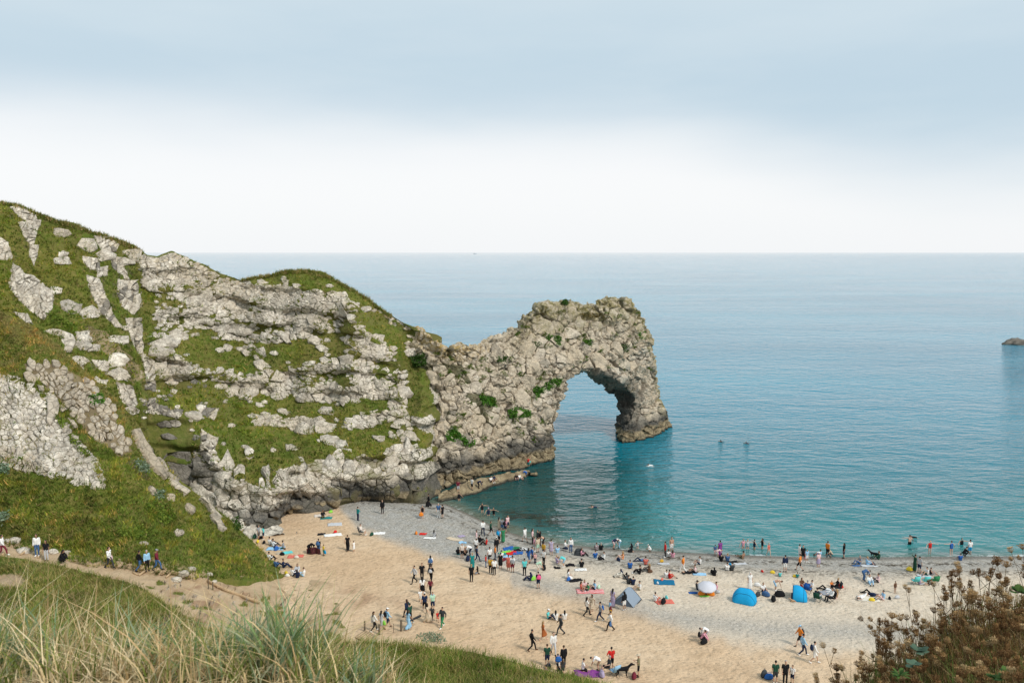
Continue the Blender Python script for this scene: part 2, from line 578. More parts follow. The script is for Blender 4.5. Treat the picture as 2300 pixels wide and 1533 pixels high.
# ================================================================== the lie of the land
def ip(px, pts, k):
    pts = sorted(pts)
    return np.interp(px, [p[0] for p in pts], [p[k] for p in pts])
def loft(top, bot, px0, px1, dpx, nrow, wfun=None, skirt=(), smoothc=5):
    """hillside between a crest and a foot line; each given as (photo x, photo y, distance).
    Returns the grid of points (rows from foot to crest and over the back), plus photo coordinates."""
    px = np.arange(px0, px1 + dpx * 0.5, dpx)
    def sm(a):
        if smoothc < 2: return a
        kk = np.hanning(smoothc + 2)[1:-1]; kk /= kk.sum()
        return np.convolve(np.pad(a, smoothc // 2, mode='edge'), kk, 'valid')
    ty, tY = ip(px, top, 1), sm(ip(px, top, 2))
    by, bY = sm(ip(px, bot, 1)), sm(ip(px, bot, 2))
    t = np.linspace(0, 1, nrow)[:, None]
    py = by[None] * (1 - t) + ty[None] * t
    PX = np.broadcast_to(px[None], py.shape)
    w = np.ones_like(py) if wfun is None else wfun(PX, py)
    c = np.concatenate([np.zeros((1, len(px))), np.cumsum((w[1:] + w[:-1]) / 2, 0)], 0)
    c = c / c[-1:]
    Y = bY[None] * (1 - c) + tY[None] * c
    P = at(PX, py, Y)
    if len(skirt):
        ext = []
        for dy, dz in skirt:
            q = P[-1].copy()
            q[:, 1] += dy; q[:, 0] += dy * q[:, 0] / np.maximum(q[:, 1], 1)
            q[:, 2] = np.maximum(q[:, 2] + dz, -3.0)
            ext.append(q)
        P = np.concatenate([P, np.array(ext)], 0)
        PX = np.concatenate([PX, np.repeat(PX[-1:], len(skirt), 0)], 0)
        py = np.concatenate([py, np.repeat(py[-1:], len(skirt), 0)], 0)
    return P, np.array(PX), py
def gnormals(P):
    du = np.gradient(P, axis=1); dv = np.gradient(P, axis=0)
    n = np.cross(du, dv)
    return n / (np.linalg.norm(n, axis=-1, keepdims=True) + 1e-9)

# ---------------- masks traced from the photograph (photo pixels)
GRASS_C = [
    [(375, 758), (440, 762), (560, 778), (640, 770), (700, 768), (765, 752), (800, 770), (790, 795), (740, 805), (640, 822), (560, 838), (430, 806), (372, 792)],
    [(335, 868), (400, 888), (480, 880), (560, 893), (650, 893), (700, 908), (780, 905), (868, 897), (885, 912), (760, 928), (640, 925), (560, 927), (470, 950), (430, 930), (350, 905)],
    [(430, 950), (540, 945), (620, 962), (700, 968), (760, 972), (870, 960), (905, 985), (840, 1012), (760, 1022), (680, 1030), (622, 1042), (610, 1090), (520, 1062), (470, 1000)],
    [(738, 612), (790, 638), (842, 680), (880, 722), (912, 762), (935, 800), (968, 830), (972, 900), (950, 942), (910, 935), (900, 880), (905, 820), (872, 775), (832, 762), (806, 730), (783, 690), (770, 650)],
    [(555, 622), (640, 600), (700, 598), (755, 620), (775, 655), (700, 652), (640, 642), (580, 640)],
    [(300, 700), (335, 690), (330, 760), (370, 850), (340, 860), (310, 800)],
    [(318, 640), (345, 650), (350, 720), (340, 790), (322, 740)],
    [(905, 965), (960, 975), (962, 1005), (925, 1010)],
]
def grassC(x, y, amp=10):
    return inany(x, y, GRASS_C, amp, 30) | inany(x, y - 9, GRASS_C[:3], amp, 30) | inany(x, y + 9, GRASS_C[:3], amp, 30)
ROCK_L = [    # outcrops in the grass left of the main face
    [(22, 465), (55, 468), (78, 482), (90, 500), (84, 520), (60, 500), (40, 485)],
    [(40, 500), (62, 500), (82, 525), (76, 545), (74, 560), (56, 535)],
    [(70, 492), (92, 494), (90, 508), (74, 506)],
    [(66, 552), (86, 552), (84, 572), (76, 598), (66, 575)],
    [(-20, 520), (18, 545), (28, 575), (26, 585), (-20, 580)],
    [(28, 592), (45, 600), (50, 615), (75, 618), (95, 636), (118, 660), (119, 690), (98, 718), (78, 706), (40, 672), (22, 645), (24, 625)],
    [(30, 700), (60, 706), (75, 728), (55, 725)],
    [(210, 530), (245, 530), (268, 550), (260, 566), (230, 566)],
    [(185, 575), (215, 580), (225, 610), (205, 605), (188, 590)],
    [(216, 600), (240, 598), (240, 620), (220, 622)],
    [(195, 620), (222, 625), (240, 670), (250, 700), (275, 735), (260, 735), (225, 700), (205, 660)],
    [(250, 575), (272, 580), (290, 630), (278, 625), (252, 600)],
    [(264, 628), (305, 632), (312, 690), (300, 708), (276, 690), (262, 660)],
    [(280, 715), (312, 715), (322, 780), (316, 800), (295, 765)],
    [(168, 745), (200, 745), (200, 765), (172, 762)],
    [(190, 775), (226, 775), (224, 788), (195, 790)],
    [(205, 808), (245, 812), (243, 836), (215, 825)],
    [(260, 860), (300, 868), (310, 905), (298, 925), (270, 890)],
    [(318, 790), (345, 810), (348, 880), (330, 870)],
    [(315, 895), (370, 915), (410, 925), (400, 940), (340, 925)],
    [(440, 910), (490, 920), (480, 945), (450, 930)],
    [(450, 965), (490, 985), (470, 1040), (450, 1020)],
    [(430, 1035), (470, 1040), (480, 1110), (450, 1120), (420, 1085)],
]
SOIL_C = [[(190, 735), (240, 740), (290, 800), (330, 850), (300, 860), (250, 810)]]
PAVE_N = [(-30, 855), (10, 850), (60, 868), (103, 895), (100, 930), (145, 950), (160, 985), (190, 1025), (215, 1045), (226, 1088), (190, 1082), (130, 1066), (60, 1032), (-30, 1005)]
SCREE_N = [(50, 820), (130, 818), (205, 860), (245, 905), (262, 950), (298, 1012), (268, 1022), (200, 972), (135, 900)]

# ---------------- main cliff
SKYL = [(-220, 405), (-100, 432), (0, 450), (45, 460), (85, 478), (120, 492), (180, 508), (230, 525), (270, 540), (300, 552), (330, 572), (352, 577), (385, 567),
        (420, 580), (455, 592), (495, 615), (540, 625), (590, 615), (640, 608), (690, 606), (730, 615), (780, 640), (830, 670), (870, 702), (905, 722),
        (950, 740), (985, 765), (1015, 782), (1060, 775)]
RIDGEY = [(-220, 0, 112), (0, 0, 118), (300, 0, 132), (500, 0, 142), (690, 0, 146), (830, 0, 144), (905, 0, 142), (960, 0, 140), (1060, 0, 141)]
CT = [(x, y, float(ip(x, RIDGEY, 2))) for x, y in SKYL]
CB = [(-220, 720, 103), (0, 790, 104), (130, 860, 104.5), (250, 960, 105), (345, 1080, 105), (420, 1150, 105.5), (520, 1206, 0), (600, 1200, 0), (622, 1180, 0), (645, 1158, 0), (700, 1156, 0),
      (770, 1142, 0), (860, 1138, 0), (940, 1142, 0), (1000, 1120, 0), (1060, 1100, 0)]
CB = [(x, y, Y if Y else float(Yz(x, y, 0.6 if x < 900 else -0.3))) for x, y, Y in CB]
def blur2(g, n0, n1):
    for ax, n in ((0, n0), (1, n1)):
        kk = np.hanning(n + 2)[1:-1]; kk /= kk.sum()
        g = np.apply_along_axis(lambda a: np.convolve(np.pad(a, n // 2, mode='edge'), kk, 'valid'), ax, g)
    return g
def wC(px, py):
    g = grassC(px, py, 6).astype(float)
    g = blur2(g, 9, 41)
    w = 0.8 + 2.4 * g
    return w * (1 + 0.5 * fbm(np.stack([px / 90, py / 22], -1), 2, 11))
P, QX, QY = loft(CT, CB, -220, 985, 2.5, 250, wC, [(1.0, -0.2), (2.5, -1.2), (5, -5), (9, -14), (14, -26), (22, -42), (30, -60)], 9)
NN = gnormals(P)
amp = np.ones(P.shape[:2]); amp[-7:] = 0.4; amp[-9:-6] *= 0.55
d = 1.3 * fbm(P.reshape(-1, 3) / 9.0, 4, 21).reshape(P.shape[:2])
d += 0.5 * fbm(P.reshape(-1, 3) / 2.2, 3, 31).reshape(P.shape[:2])
gully = np.exp(-((QX - 925 + (QY - 850) * 0.05) / 28.0) ** 2) * sstep(690, 790, QY) * 1.8
gully2 = np.exp(-((QX - 330 - (QY - 700) * 0.08) / 22.0) ** 2) * sstep(600, 680, QY) * 1.6
cave = np.exp(-(((QX - 830) / 45.0) ** 2 + ((QY - 1130) / 28.0) ** 2)) * 3.0
bed = (QY - 0.10 * (QX - 600) + 26 * fbm(np.stack([QX / 110, QY / 110], -1), 3, 23)) / 46.0
saw = bed - np.floor(bed)
bw = (0.55 + 0.6 * fbm(np.stack([QX / 60, np.floor(bed) * 3.1], -1), 2, 24)) * (QX > 330) * sstep(0, 40, QY - np.interp(QX, [p[0] for p in CT], [p[1] for p in CT]))
bw = bw * (1 - blur2(grassC(QX, QY, 6).astype(float), 7, 15))
d = d + 1.5 * bw * (sstep(0.0, 0.75, saw) * sstep(1.0, 0.90, saw) - 0.4)     # limestone beds, proud at the lower edge
d = d * amp - gully - gully2 - cave
over = np.exp(-((QY - 1085) / 35.0) ** 2) * ((QX > 600) & (QX < 930)) * 1.6      # overhanging brow above the cove
d += over
P = P + NN * d[..., None]
P[..., 1] += 7.0 * sstep(945, 985, QX)
CLIFF_V = P
px_, py_ = project(P)
isg = grassC(px_, py_)
rocky = (~isg) & (px_ > 315)
rkv = rocky & (fbm(np.stack([px_ / 34, py_ / 34], -1), 3, 401) > -0.06 + 0.12 * (py_ < 760)) & ~((px_ < 460) & (py_ > 850))
rkv = rkv | (rocky & (py_ > 1035) & (px_ > 470)) | inany(px_, py_, ROCK_L, 5)
rkv = np.where(rkv, 1.0, 0.0) * (np.arange(P.shape[0]) < P.shape[0] - 9)[:, None]
soil = np.where(rocky, 0.35, 0.10) * (0.6 + 0.4 * fbm(P.reshape(-1, 3) / 3, 3, 5).reshape(P.shape[:2]))
so = inany(px_, py_, SOIL_C, 10)
soil = np.where(so, 0.6, soil)
halo = inany(px_, py_, ROCK_L, 22, 18) & (fbm(np.stack([px_ / 9, py_ / 9], -1), 3, 77) > -0.1)
soil = np.where(halo & (px_ < 330), 0.6, soil)
dry = sstep(-0.1, 0.5, fbm(np.stack([px_ / 70, py_ / 70], -1), 3, 8)) * 0.7
me = fastmesh('cliff', P.reshape(-1, 3), gridfaces(*P.shape[:2]), {
    'soil': np.clip(soil, 0, 1).ravel(), 'dry': dry.ravel(), 'rocky': rkv.ravel(), 'sand': (so * 0.45).ravel(), 'red': np.zeros(P.size // 3)}, smooth=True)
cliff = tag(link('cliff', me, M['ground']), kind='structure')
BV_C = bvh_of(me)

# ---------------- near left slope, with the pale pavement outcrop
NT = [(-220, 560, 90), (-80, 655, 92), (0, 700, 93.5), (70, 730, 94), (130, 775, 94), (200, 845, 94), (250, 885, 94), (300, 940, 94), (345, 1005, 94), (400, 1072, 94), (450, 1112, 94),
      (520, 1166, 94), (560, 1208, 93), (600, 1250, 91.2), (642, 1290, 88.7), (665, 1300, 87.2)]
NBm = [(-220, 1210, 72), (0, 1222, 72), (80, 1246, 71.5), (200, 1266, 71), (320, 1270, 71.5), (450, 1298, 73.5), (560, 1306, 79), (642, 1300, 86.5), (665, 1303, 86.8)]
P, QX, QY = loft(NT, NBm, -220, 665, 2.5, 200, lambda x, y: 1 + 0.35 * fbm(np.stack([x / 60, y / 40], -1), 2, 2), [(1.5, -0.6), (4, -4), (8, -12), (12, -22), (15, -34)], 7)
NN = gnormals(P)
edge = sstep(0, 14, np.arange(P.shape[0]))[:, None] * np.ones((1, P.shape[1]))
edge[-60:] *= np.linspace(1, 0.12, 60)[:, None]
d = (1.5 * fbm(P.reshape(-1, 3) / 8, 4, 41) + 0.35 * fbm(P.reshape(-1, 3) / 1.6, 3, 43)).reshape(P.shape[:2]) * edge
P = P + NN * d[..., None]
P[0, :, 2] -= 1.6
px_, py_ = project(P)
scree = inany(px_, py_, [SCREE_N], 8)
pave = inany(px_, py_, [PAVE_N], 6)
dry = sstep(-0.2, 0.5, fbm(np.stack([px_ / 80, py_ / 50], -1), 3, 18))
dry = np.maximum(dry, sstep(60, 0, py_ - np.interp(px_, [p[0] for p in NT], [p[1] for p in NT])) * 0.9)
dry = np.where(py_ > 1040, dry * 0.4, dry)
bare = inany(px_, py_, [[(265, 1000), (300, 1020), (340, 1075), (330, 1080), (285, 1040)]], 10)
foot = sstep(26, 6, np.interp(px_, [p[0] for p in NBm], [p[1] for p in NBm]) - py_ + 9 * fbm(np.stack([px_ / 25, py_ / 14], -1), 3, 9)) * (px_ < 470)
me = fastmesh('slope', P.reshape(-1, 3), gridfaces(*P.shape[:2]), {
    'soil': np.where(scree | pave | bare, 0.9, 0.05).ravel(), 'dry': dry.ravel(), 'rocky': (pave * 0.9).ravel(), 'sand': np.clip(scree * 0.25 + foot, 0, 1).ravel(), 'red': np.zeros(P.size // 3)}, smooth=True)
slope = tag(link('hillside', me, M['ground']), kind='structure')
BV_N = bvh_of(me)

# ---------------- beach
WL = [(700, 1085, 0), (960, 1128, 0), (1000, 1130, 0), (1050, 1152, 0), (1100, 1176, 0), (1150, 1196, 0), (1200, 1211, 0), (1300, 1225, 0), (1400, 1233, 0), (1500, 1238, 0), (1650, 1245, 0),
      (1800, 1250, 0), (2000, 1250, 0), (2300, 1248, 0), (2700, 1240, 0), (3300, 1225, 0)]
WLW = np.array([at(x, y, Yz(x, y, 0.0)) for x, y, _ in WL])
WLW = WLW[np.argsort(WLW[:, 0])]
def waterline(x):
    return np.interp(x, WLW[:, 0], WLW[:, 1])
def beach_z(x, y):
    dd = waterline(x) - y
    z = np.where(dd > 0, 0.095 * np.minimum(dd, 9) + 0.03 * np.clip(dd - 9, 0, 40), 0.16 * np.maximum(dd, -40))
    berm = 0.35 * np.exp(-((dd - 7.5) / 2.2) ** 2)
    nn = 0.10 * fbm(np.stack([x / 3.1, y / 3.1], -1), 3, 71) + 0.075 * fbm(np.stack([x / 0.95, y / 0.95], -1), 2, 73)
    return z + (berm + nn) * sstep(0.2, 3, dd)
xs = np.concatenate([np.arange(-62, 72, 0.45), np.arange(72, 180, 3.0)])
ys = np.arange(52, 136, 0.45)
X, Yg = np.meshgrid(xs, ys)
Z = beach_z(X, Yg)
P = np.stack([X, Yg, Z], -1)
px_, py_ = project(P)
dd = waterline(X) - Yg
q = np.stack([px_ / 60, py_ / 60], -1)
bx = [640, 760, 790, 860, 960, 1060, 1180, 1300, 1420, 1550, 1750, 2000, 2300]
by = [1120, 1128, 1160, 1196, 1230, 1270, 1300, 1322, 1370, 1420, 1450, 1480, 1500]
bl = np.interp(px_, bx, by) + 26 * fbm(q, 3, 81)
pale = sstep(26, -26, py_ - bl)
pb = np.maximum(sstep(12, 4.5, dd + 2.0 * fbm(np.stack([X / 5, Yg / 5], -1), 3, 82)) * 0.9, 0)
cove = sstep(20, -8, py_ - (np.interp(px_, [690, 760, 800, 870, 960, 1060, 1150, 1250], [1080, 1132, 1172, 1205, 1232, 1262, 1262, 1240]) + 8 * fbm(q * 2, 3, 83)))
pb = np.maximum(pb, cove * 0.95)
band = np.exp(-((py_ - np.interp(px_, [1100, 1300, 1500, 1700, 2000, 2300], [1290, 1330, 1385, 1410, 1420, 1420])) / 22.0) ** 2) * 0.65 * (px_ > 1150)
pb = np.clip(np.maximum(pb, band), 0, 1)
weedline = np.maximum(np.exp(-((dd - 3.2 - 0.8 * fbm(np.stack([X / 6, Yg / 6], -1), 2, 84)) / 0.9) ** 2), 0.75 * np.exp(-((dd - 7.5) / 1.3) ** 2))
red = np.exp(-(((px_ - 790) / 42.0) ** 2 + ((py_ - 1342) / 17.0) ** 2)) * 0.9 + 0.35 * np.exp(-(((px_ - 880) / 45.0) ** 2 + ((py_ - 1352) / 14.0) ** 2))
red = red * sstep(-0.35, 0.3, fbm(q * 3, 3, 85))
wet = sstep(2.0, 0.5, dd)
me = fastmesh('beach', P.reshape(-1, 3), gridfaces(*P.shape[:2]), {
    'pale': pale.ravel(), 'pebble': pb.ravel(), 'weed': weedline.ravel(), 'red': np.clip(red, 0, 1).ravel(), 'wet': wet.ravel()}, smooth=True)
beach = tag(link('beach', me, M['beach']), kind='structure')
BV_B = bvh_of(me)

# ---------------- path and sandy slope running down to the beach
def bz(x, y, z0=0.25):
    return float(Yz(x, y, z0))
PT = [(-220, 1195, 73.5), (0, 1205, 73.5), (80, 1230, 73), (200, 1250, 72.8), (320, 1256, 73.5), (450, 1284, 75.5), (560, 1294, 81), (642, 1290, 87.5), (700, 1300, bz(700, 1300, 1.75)),
      (760, 1312, bz(760, 1312, 1.7)), (850, 1352, bz(850, 1352, 1.55)), (960, 1400, bz(960, 1400, 1.5)), (1060, 1446, bz(1060, 1446, 1.4)), (1180, 1496, bz(1180, 1496, 1.3)), (1330, 1560, bz(1330, 1560, 1.2))]
PB = [(-220, 1350, 60), (0, 1340, 61), (200, 1360, 61.5), (350, 1400, 62), (500, 1440, 63), (700, 1480, 65), (900, 1500, 66), (1060, 1530, 66), (1180, 1560, 66), (1330, 1600, 65)]
P, QX, QY = loft(PT, PB, -220, 1330, 3.0, 110, lambda x, y: 1 + 0.25 * fbm(np.stack([x / 50, y / 20], -1), 2, 51), [(1.5, -0.8), (4, -3)], 9)
NN = gnormals(P)
d = (0.35 * fbm(P.reshape(-1, 3) / 3.5, 4, 61) + 0.10 * fbm(P.reshape(-1, 3) / 0.9, 2, 63)).reshape(P.shape[:2])
d[-6:] *= 0.2
P = P + NN * d[..., None]
px_, py_ = project(P)
q = np.stack([px_ / 26, py_ / 11], -1)
veg = sstep(0.18, 0.34, fbm(q, 3, 91))
zone = inany(px_, py_, [[(560, 1325), (720, 1330), (790, 1350), (850, 1400), (830, 1450), (700, 1440), (620, 1400), (540, 1360)], [(330, 1300), (420, 1330), (480, 1370), (400, 1390), (300, 1340)],
                       [(700, 1310), (790, 1345), (745, 1395), (690, 1350)]], 12)
veg = veg * zone
veg = np.maximum(veg, inany(px_, py_, [[(690, 1410), (840, 1428), (960, 1425), (1010, 1445), (1080, 1470), (1180, 1500), (1330, 1560), (1330, 1640), (640, 1520), (640, 1470)]], 10) * 0.9)
red = np.clip(np.exp(-(((px_ - 790) / 42.0) ** 2 + ((py_ - 1342) / 17.0) ** 2)) * 1.1, 0, 1) * sstep(-0.35, 0.3, fbm(q, 3, 85))
red = np.maximum(red, 0.5 * sstep(0.1, 0.5, fbm(q * 0.6 + 31, 4, 86)) * (px_ < 900))
me = fastmesh('sand_slope', P.reshape(-1, 3), gridfaces(*P.shape[:2]), {
    'soil': np.full(P.size // 3, 0.1), 'dry': 0.5 + 0 * veg.ravel(), 'sand': np.clip(1 - veg, 0, 1).ravel(), 'red': red.ravel()}, smooth=True)
pathway = tag(link('path', me, M['ground']), kind='structure')
BV_P = bvh_of(me)

# ---------------- grassy shoulder below the viewpoint
ST = [(-220, 1246, 43), (0, 1252, 42), (60, 1257, 41), (150, 1275, 40), (230, 1292, 39), (290, 1304, 38), (335, 1330, 37), (390, 1370, 35), (460, 1415, 33), (560, 1440, 31), (700, 1446, 30), (820, 1440, 30), (900, 1452, 30),
      (1000, 1464, 30), (1100, 1478, 30), (1180, 1498, 30.5), (1260, 1516, 31), (1330, 1532, 31.5), (1450, 1580, 32), (1900, 1700, 33)]
SB = [(-220, 1800, 15), (300, 1800, 14), (900, 1830, 13.5), (1400, 1850, 13.5), (1900, 1880, 14)]
P, QX, QY = loft(ST, SB, -220, 1900, 4.0, 120, lambda x, y: 1 + 0.3 * fbm(np.stack([x / 90, y / 40], -1), 2, 52), [(0.7, -0.3), (2, -2.5), (5, -8), (9, -16), (12, -24)], 9)
NN = gnormals(P)
d = (0.45 * fbm(P.reshape(-1, 3) / 3.5, 4, 65) + 0.12 * fbm(P.reshape(-1, 3) / 0.8, 3, 66)).reshape(P.shape[:2])
d[-8:] *= 0.4
P = P + NN * d[..., None]
px_, py_ = project(P)
sandp = inany(px_, py_, [[(0, 1290), (40, 1288), (62, 1302), (40, 1318), (-10, 1314)], [(1180, 1518), (1240, 1530), (1220, 1540), (1170, 1530)]], 6)
dry = sstep(-0.15, 0.45, fbm(np.stack([px_ / 90, py_ / 30], -1), 3, 19))
me = fastmesh('shoulder', P.reshape(-1, 3), gridfaces(*P.shape[:2]), {
    'soil': np.full(P.size // 3, 0.1), 'dry': dry.ravel(), 'sand': sandp.astype(float).ravel(), 'red': np.zeros(P.size // 3)}, smooth=True)
shoulder = tag(link('grassy_bank', me, M['ground']), kind='structure')
BV_S = bvh_of(me)

# ---------------- ground under the viewpoint
def near_z(x, y):
    z = np.interp(y, [-8, 0, 2, 3, 3.6, 4.4, 5.4, 8, 11, 14, 18], [37.2, 36.5, 36.42, 36.28, 36.0, 35.45, 34.5, 31.8, 29.6, 27.6, 24.5])
    z = z - 0.75 * sstep(-1.1, 0.6, x) * sstep(1.5, 3.2, y)
    return z + 0.08 * fbm(np.stack([x / 0.8, y / 0.8], -1), 3, 67)
xs = np.arange(-14, 16, 0.15); ys = np.arange(-6, 18, 0.15)
X, Yg = np.meshgrid(xs, ys)
P = np.stack([X, Yg, near_z(X, Yg)], -1)
dry = np.full(X.shape, 0.9)
me = fastmesh('viewpoint', P.reshape(-1, 3), gridfaces(*P.shape[:2]), {
    'soil': np.full(X.size, 0.5), 'dry': dry.ravel(), 'sand': 0.0 * dry.ravel(), 'red': np.zeros(X.size)}, smooth=True)
viewpoint = tag(link('viewpoint_ground', me, M['ground']), kind='structure')
BV_G = bvh_of(me)

# ---------------- sea
def sea_grid(xs, ys):
    X, Yg = np.meshgrid(xs, ys)
    return X, Yg
xs = np.concatenate([-np.geomspace(40000, 70, 40), np.arange(-60, 110, 0.8), np.geomspace(112, 40000, 40)])
ys = np.concatenate([np.arange(88, 260, 0.8), np.geomspace(262, 60000, 70)])
X, Yg = np.meshgrid(xs, ys)
P = np.stack([X, Yg, np.zeros_like(X)], -1)
px_, py_ = project(P)
dd = Yg - waterline(X)
q2 = np.stack([X / 30, Yg / 30], -1)
sh = np.interp(dd + 5 * fbm(q2, 3, 95), [0, 2.0, 8, 20, 45, 95, 190], [1.0, 0.9, 0.80, 0.64, 0.36, 0.10, 0.0])
sea_shade = sstep(1500, 1330, px_ + 40 * fbm(q2 * 2, 2, 96)) * sstep(980, 1060, py_) * sstep(1.0, 7, dd) * 0.85  # dark water before the arch: its reflection and shade as colour
weedm = inany(px_, py_, [[(1120, 1142), (1175, 1140), (1180, 1147), (1130, 1150)], [(1130, 1152), (1165, 1148), (1215, 1155), (1195, 1166), (1130, 1165)], [(1205, 1163), (1250, 1155), (1280, 1160), (1270, 1178), (1210, 1180)],
                         [(1180, 1155), (1215, 1150), (1220, 1160), (1190, 1162)]], 6).astype(float)
rx = at(2290, 776, Yz(2290, 776, 0.0))
fo = np.exp(-(((X - rx[0] + 5) / 7.0) ** 2 + ((Yg - rx[1] + 2) / 9.0) ** 2))
fo = np.maximum(fo, 0.75 * np.exp(-(dd / 0.45) ** 2) * sstep(-0.1, 0.3, fbm(np.stack([X / 4, Yg / 4], -1), 2, 97)))
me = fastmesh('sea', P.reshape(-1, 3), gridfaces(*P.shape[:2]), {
    'shallow': sh.ravel(), 'green': sea_shade.ravel(), 'weed': weedm.ravel(), 'foam': fo.ravel()}, smooth=True)
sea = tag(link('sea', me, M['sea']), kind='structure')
# ================================================================== the rock arch
def rbf_fit(pts):
    p = np.array([(a / 100, b / 100) for a, b, _ in pts]); v = np.array([c for _, _, c in pts], float)
    def K(a, b):
        r2 = ((a[:, None] - b[None]) ** 2).sum(-1)
        return 0.5 * r2 * np.log(r2 + 1e-9)
    n = len(p)
    A = np.zeros((n + 3, n + 3))
    A[:n, :n] = K(p, p) + np.eye(n) * 0.02
    A[:n, n] = 1; A[:n, n + 1:] = p; A[n:, :n] = A[:n, n:].T
    s = np.linalg.solve(A, np.concatenate([v, np.zeros(3)]))
    def f(x, y):
        q = np.stack([np.ravel(x) / 100, np.ravel(y) / 100], -1)
        r = K(q, p) @ s[:n] + s[n] + q @ s[n + 1:]
        return r.reshape(np.shape(x))
    return f
ARCH_RIDGE = [(915, 728), (950, 740), (985, 766), (1015, 781), (1035, 778), (1060, 771), (1090, 768), (1112, 758), (1140, 747), (1146, 735), (1166, 734), (1176, 728), (1183, 712), (1200, 700), (1222, 688),
              (1250, 681), (1265, 678), (1276, 668), (1288, 674), (1292, 685), (1310, 686), (1325, 684), (1335, 678), (1350, 684), (1357, 672), (1372, 668), (1385, 664), (1402, 668), (1420, 680), (1436, 692), (1446, 706),
              (1453, 730), (1464, 752), (1472, 785), (1475, 830), (1481, 862), (1486, 885), (1492, 905), (1500, 920), (1506, 940), (1513, 958)]
ARCH_BASE = [(1514, 975), (1480, 988), (1440, 1003), (1396, 1010)]
ARCH_HOLE = [(1394, 985), (1398, 964), (1416, 940), (1428, 908), (1422, 884), (1400, 864), (1370, 846), (1338, 834), (1310, 838), (1290, 850), (1279, 864), (1272, 880), (1262, 905), (1257, 930), (1251, 960), (1246, 1000), (1248, 1035)]
ARCH_FOOT = [(1246, 1050), (1180, 1075), (1100, 1092), (1000, 1122), (960, 1150), (915, 1156)]
ARCH_POLY = ARCH_RIDGE + ARCH_BASE + ARCH_HOLE + ARCH_FOOT
def z0(x, y, z=0.0):
    return (x, y, float(Yz(x, y, z)))
arch_Y = rbf_fit([
    (915, 1140, 125.5), (915, 940, 137), (915, 1040, 131), z0(960, 1128), z0(1000, 1098), z0(1100, 1064), z0(1180, 1049), z0(1246, 1031), z0(1396, 996), z0(1440, 989), z0(1480, 975), z0(1512, 961),
    (915, 735, 146), (965, 748, 139), (1015, 780, 139.5), (1100, 764, 145), (1180, 722, 151), (1250, 680, 155), (1330, 684, 160), (1400, 667, 165), (1446, 706, 169), (1475, 830, 171),
    (1250, 960, 148.5), (1280, 862, 150.5), (1330, 834, 154), (1400, 870, 158.5), (1414, 925, 159.2), (1330, 760, 157), (1420, 780, 162), (1150, 900, 143.5), (1040, 950, 132.5), (1000, 1000, 128), (1460, 920, 166)])
st = 3.0
gx = np.arange(905, 1522, st); gy = np.arange(655, 1165, st)
GX, GY = np.meshgrid(gx, gy)
ins = inpoly(GX, GY, ARCH_POLY)
FY = arch_Y(GX, GY)
rid = np.interp(GX, [p[0] for p in ARCH_RIDGE], [p[1] for p in ARCH_RIDGE])
hgt = np.clip((GY - rid) / 260.0, 0, 1)
rel = GY - rid
Tm = 3.4 + 6.0 * hgt ** 0.8 + 4.5 * sstep(1230, 1000, GX) * hgt
Fp = at(GX, GY, FY)
sx_ = np.interp(GY, [655, 840, 870, 905, 945, 985, 1010], [-.34, -.5, -.66, -.42, -.14, .04, .06]) * sstep(1270, 1340, GX) - 0.34 * sstep(1340, 1270, GX)
Bp = Fp + Tm[..., None] * np.stack([sx_, np.sqrt(1 - sx_ ** 2), 0 * sx_ - 0.03], -1)
idx = -np.ones(GX.shape, int); idx[ins] = np.arange(ins.sum())
nF = ins.sum()
quad = ins[:-1, :-1] & ins[:-1, 1:] & ins[1:, 1:] & ins[1:, :-1]
f = np.stack([idx[:-1, :-1], idx[1:, :-1], idx[1:, 1:], idx[:-1, 1:]], -1)[quad]
V = np.concatenate([Fp[ins], Bp[ins]])
e = {}
for q_ in f:
    for a, b in zip(q_, np.roll(q_, -1)):
        e[(a, b)] = 1
side = [(b, a, a + nF, b + nF) for (a, b) in e if (b, a) not in e]
F = np.concatenate([f, f[:, ::-1] + nF, np.array(side)])
me0 = fastmesh('arch_raw', V, F)
ob0 = bpy.data.objects.new('arch_raw', me0); COL.objects.link(ob0)
md = ob0.modifiers.new('r', 'REMESH'); md.mode = 'VOXEL'; md.voxel_size = 0.2
dg = bpy.context.evaluated_depsgraph_get(); dg.update()
me = bpy.data.meshes.new_from_object(ob0.evaluated_get(dg))
bpy.data.objects.remove(ob0)
def smooth_mesh(me, it=4, lam=0.5):
    V = meshdata(me)
    ed = np.empty(len(me.edges) * 2, np.int32); me.edges.foreach_get('vertices', ed); ed = ed.reshape(-1, 2)
    deg = np.bincount(ed.ravel(), minlength=len(V)).astype(float)
    for _ in range(it):
        S = np.zeros_like(V)
        for c in range(3):
            S[:, c] = np.bincount(ed[:, 0], V[ed[:, 1], c], len(V)) + np.bincount(ed[:, 1], V[ed[:, 0], c], len(V))
        V = V + lam * (S / np.maximum(deg, 1)[:, None] - V)
    return V
def set_co(me, V):
    me.vertices.foreach_set('co', np.ascontiguousarray(V, np.float32).ravel()); me.update()
V = smooth_mesh(me, 6); set_co(me, V)
N_ = meshnormals(me)
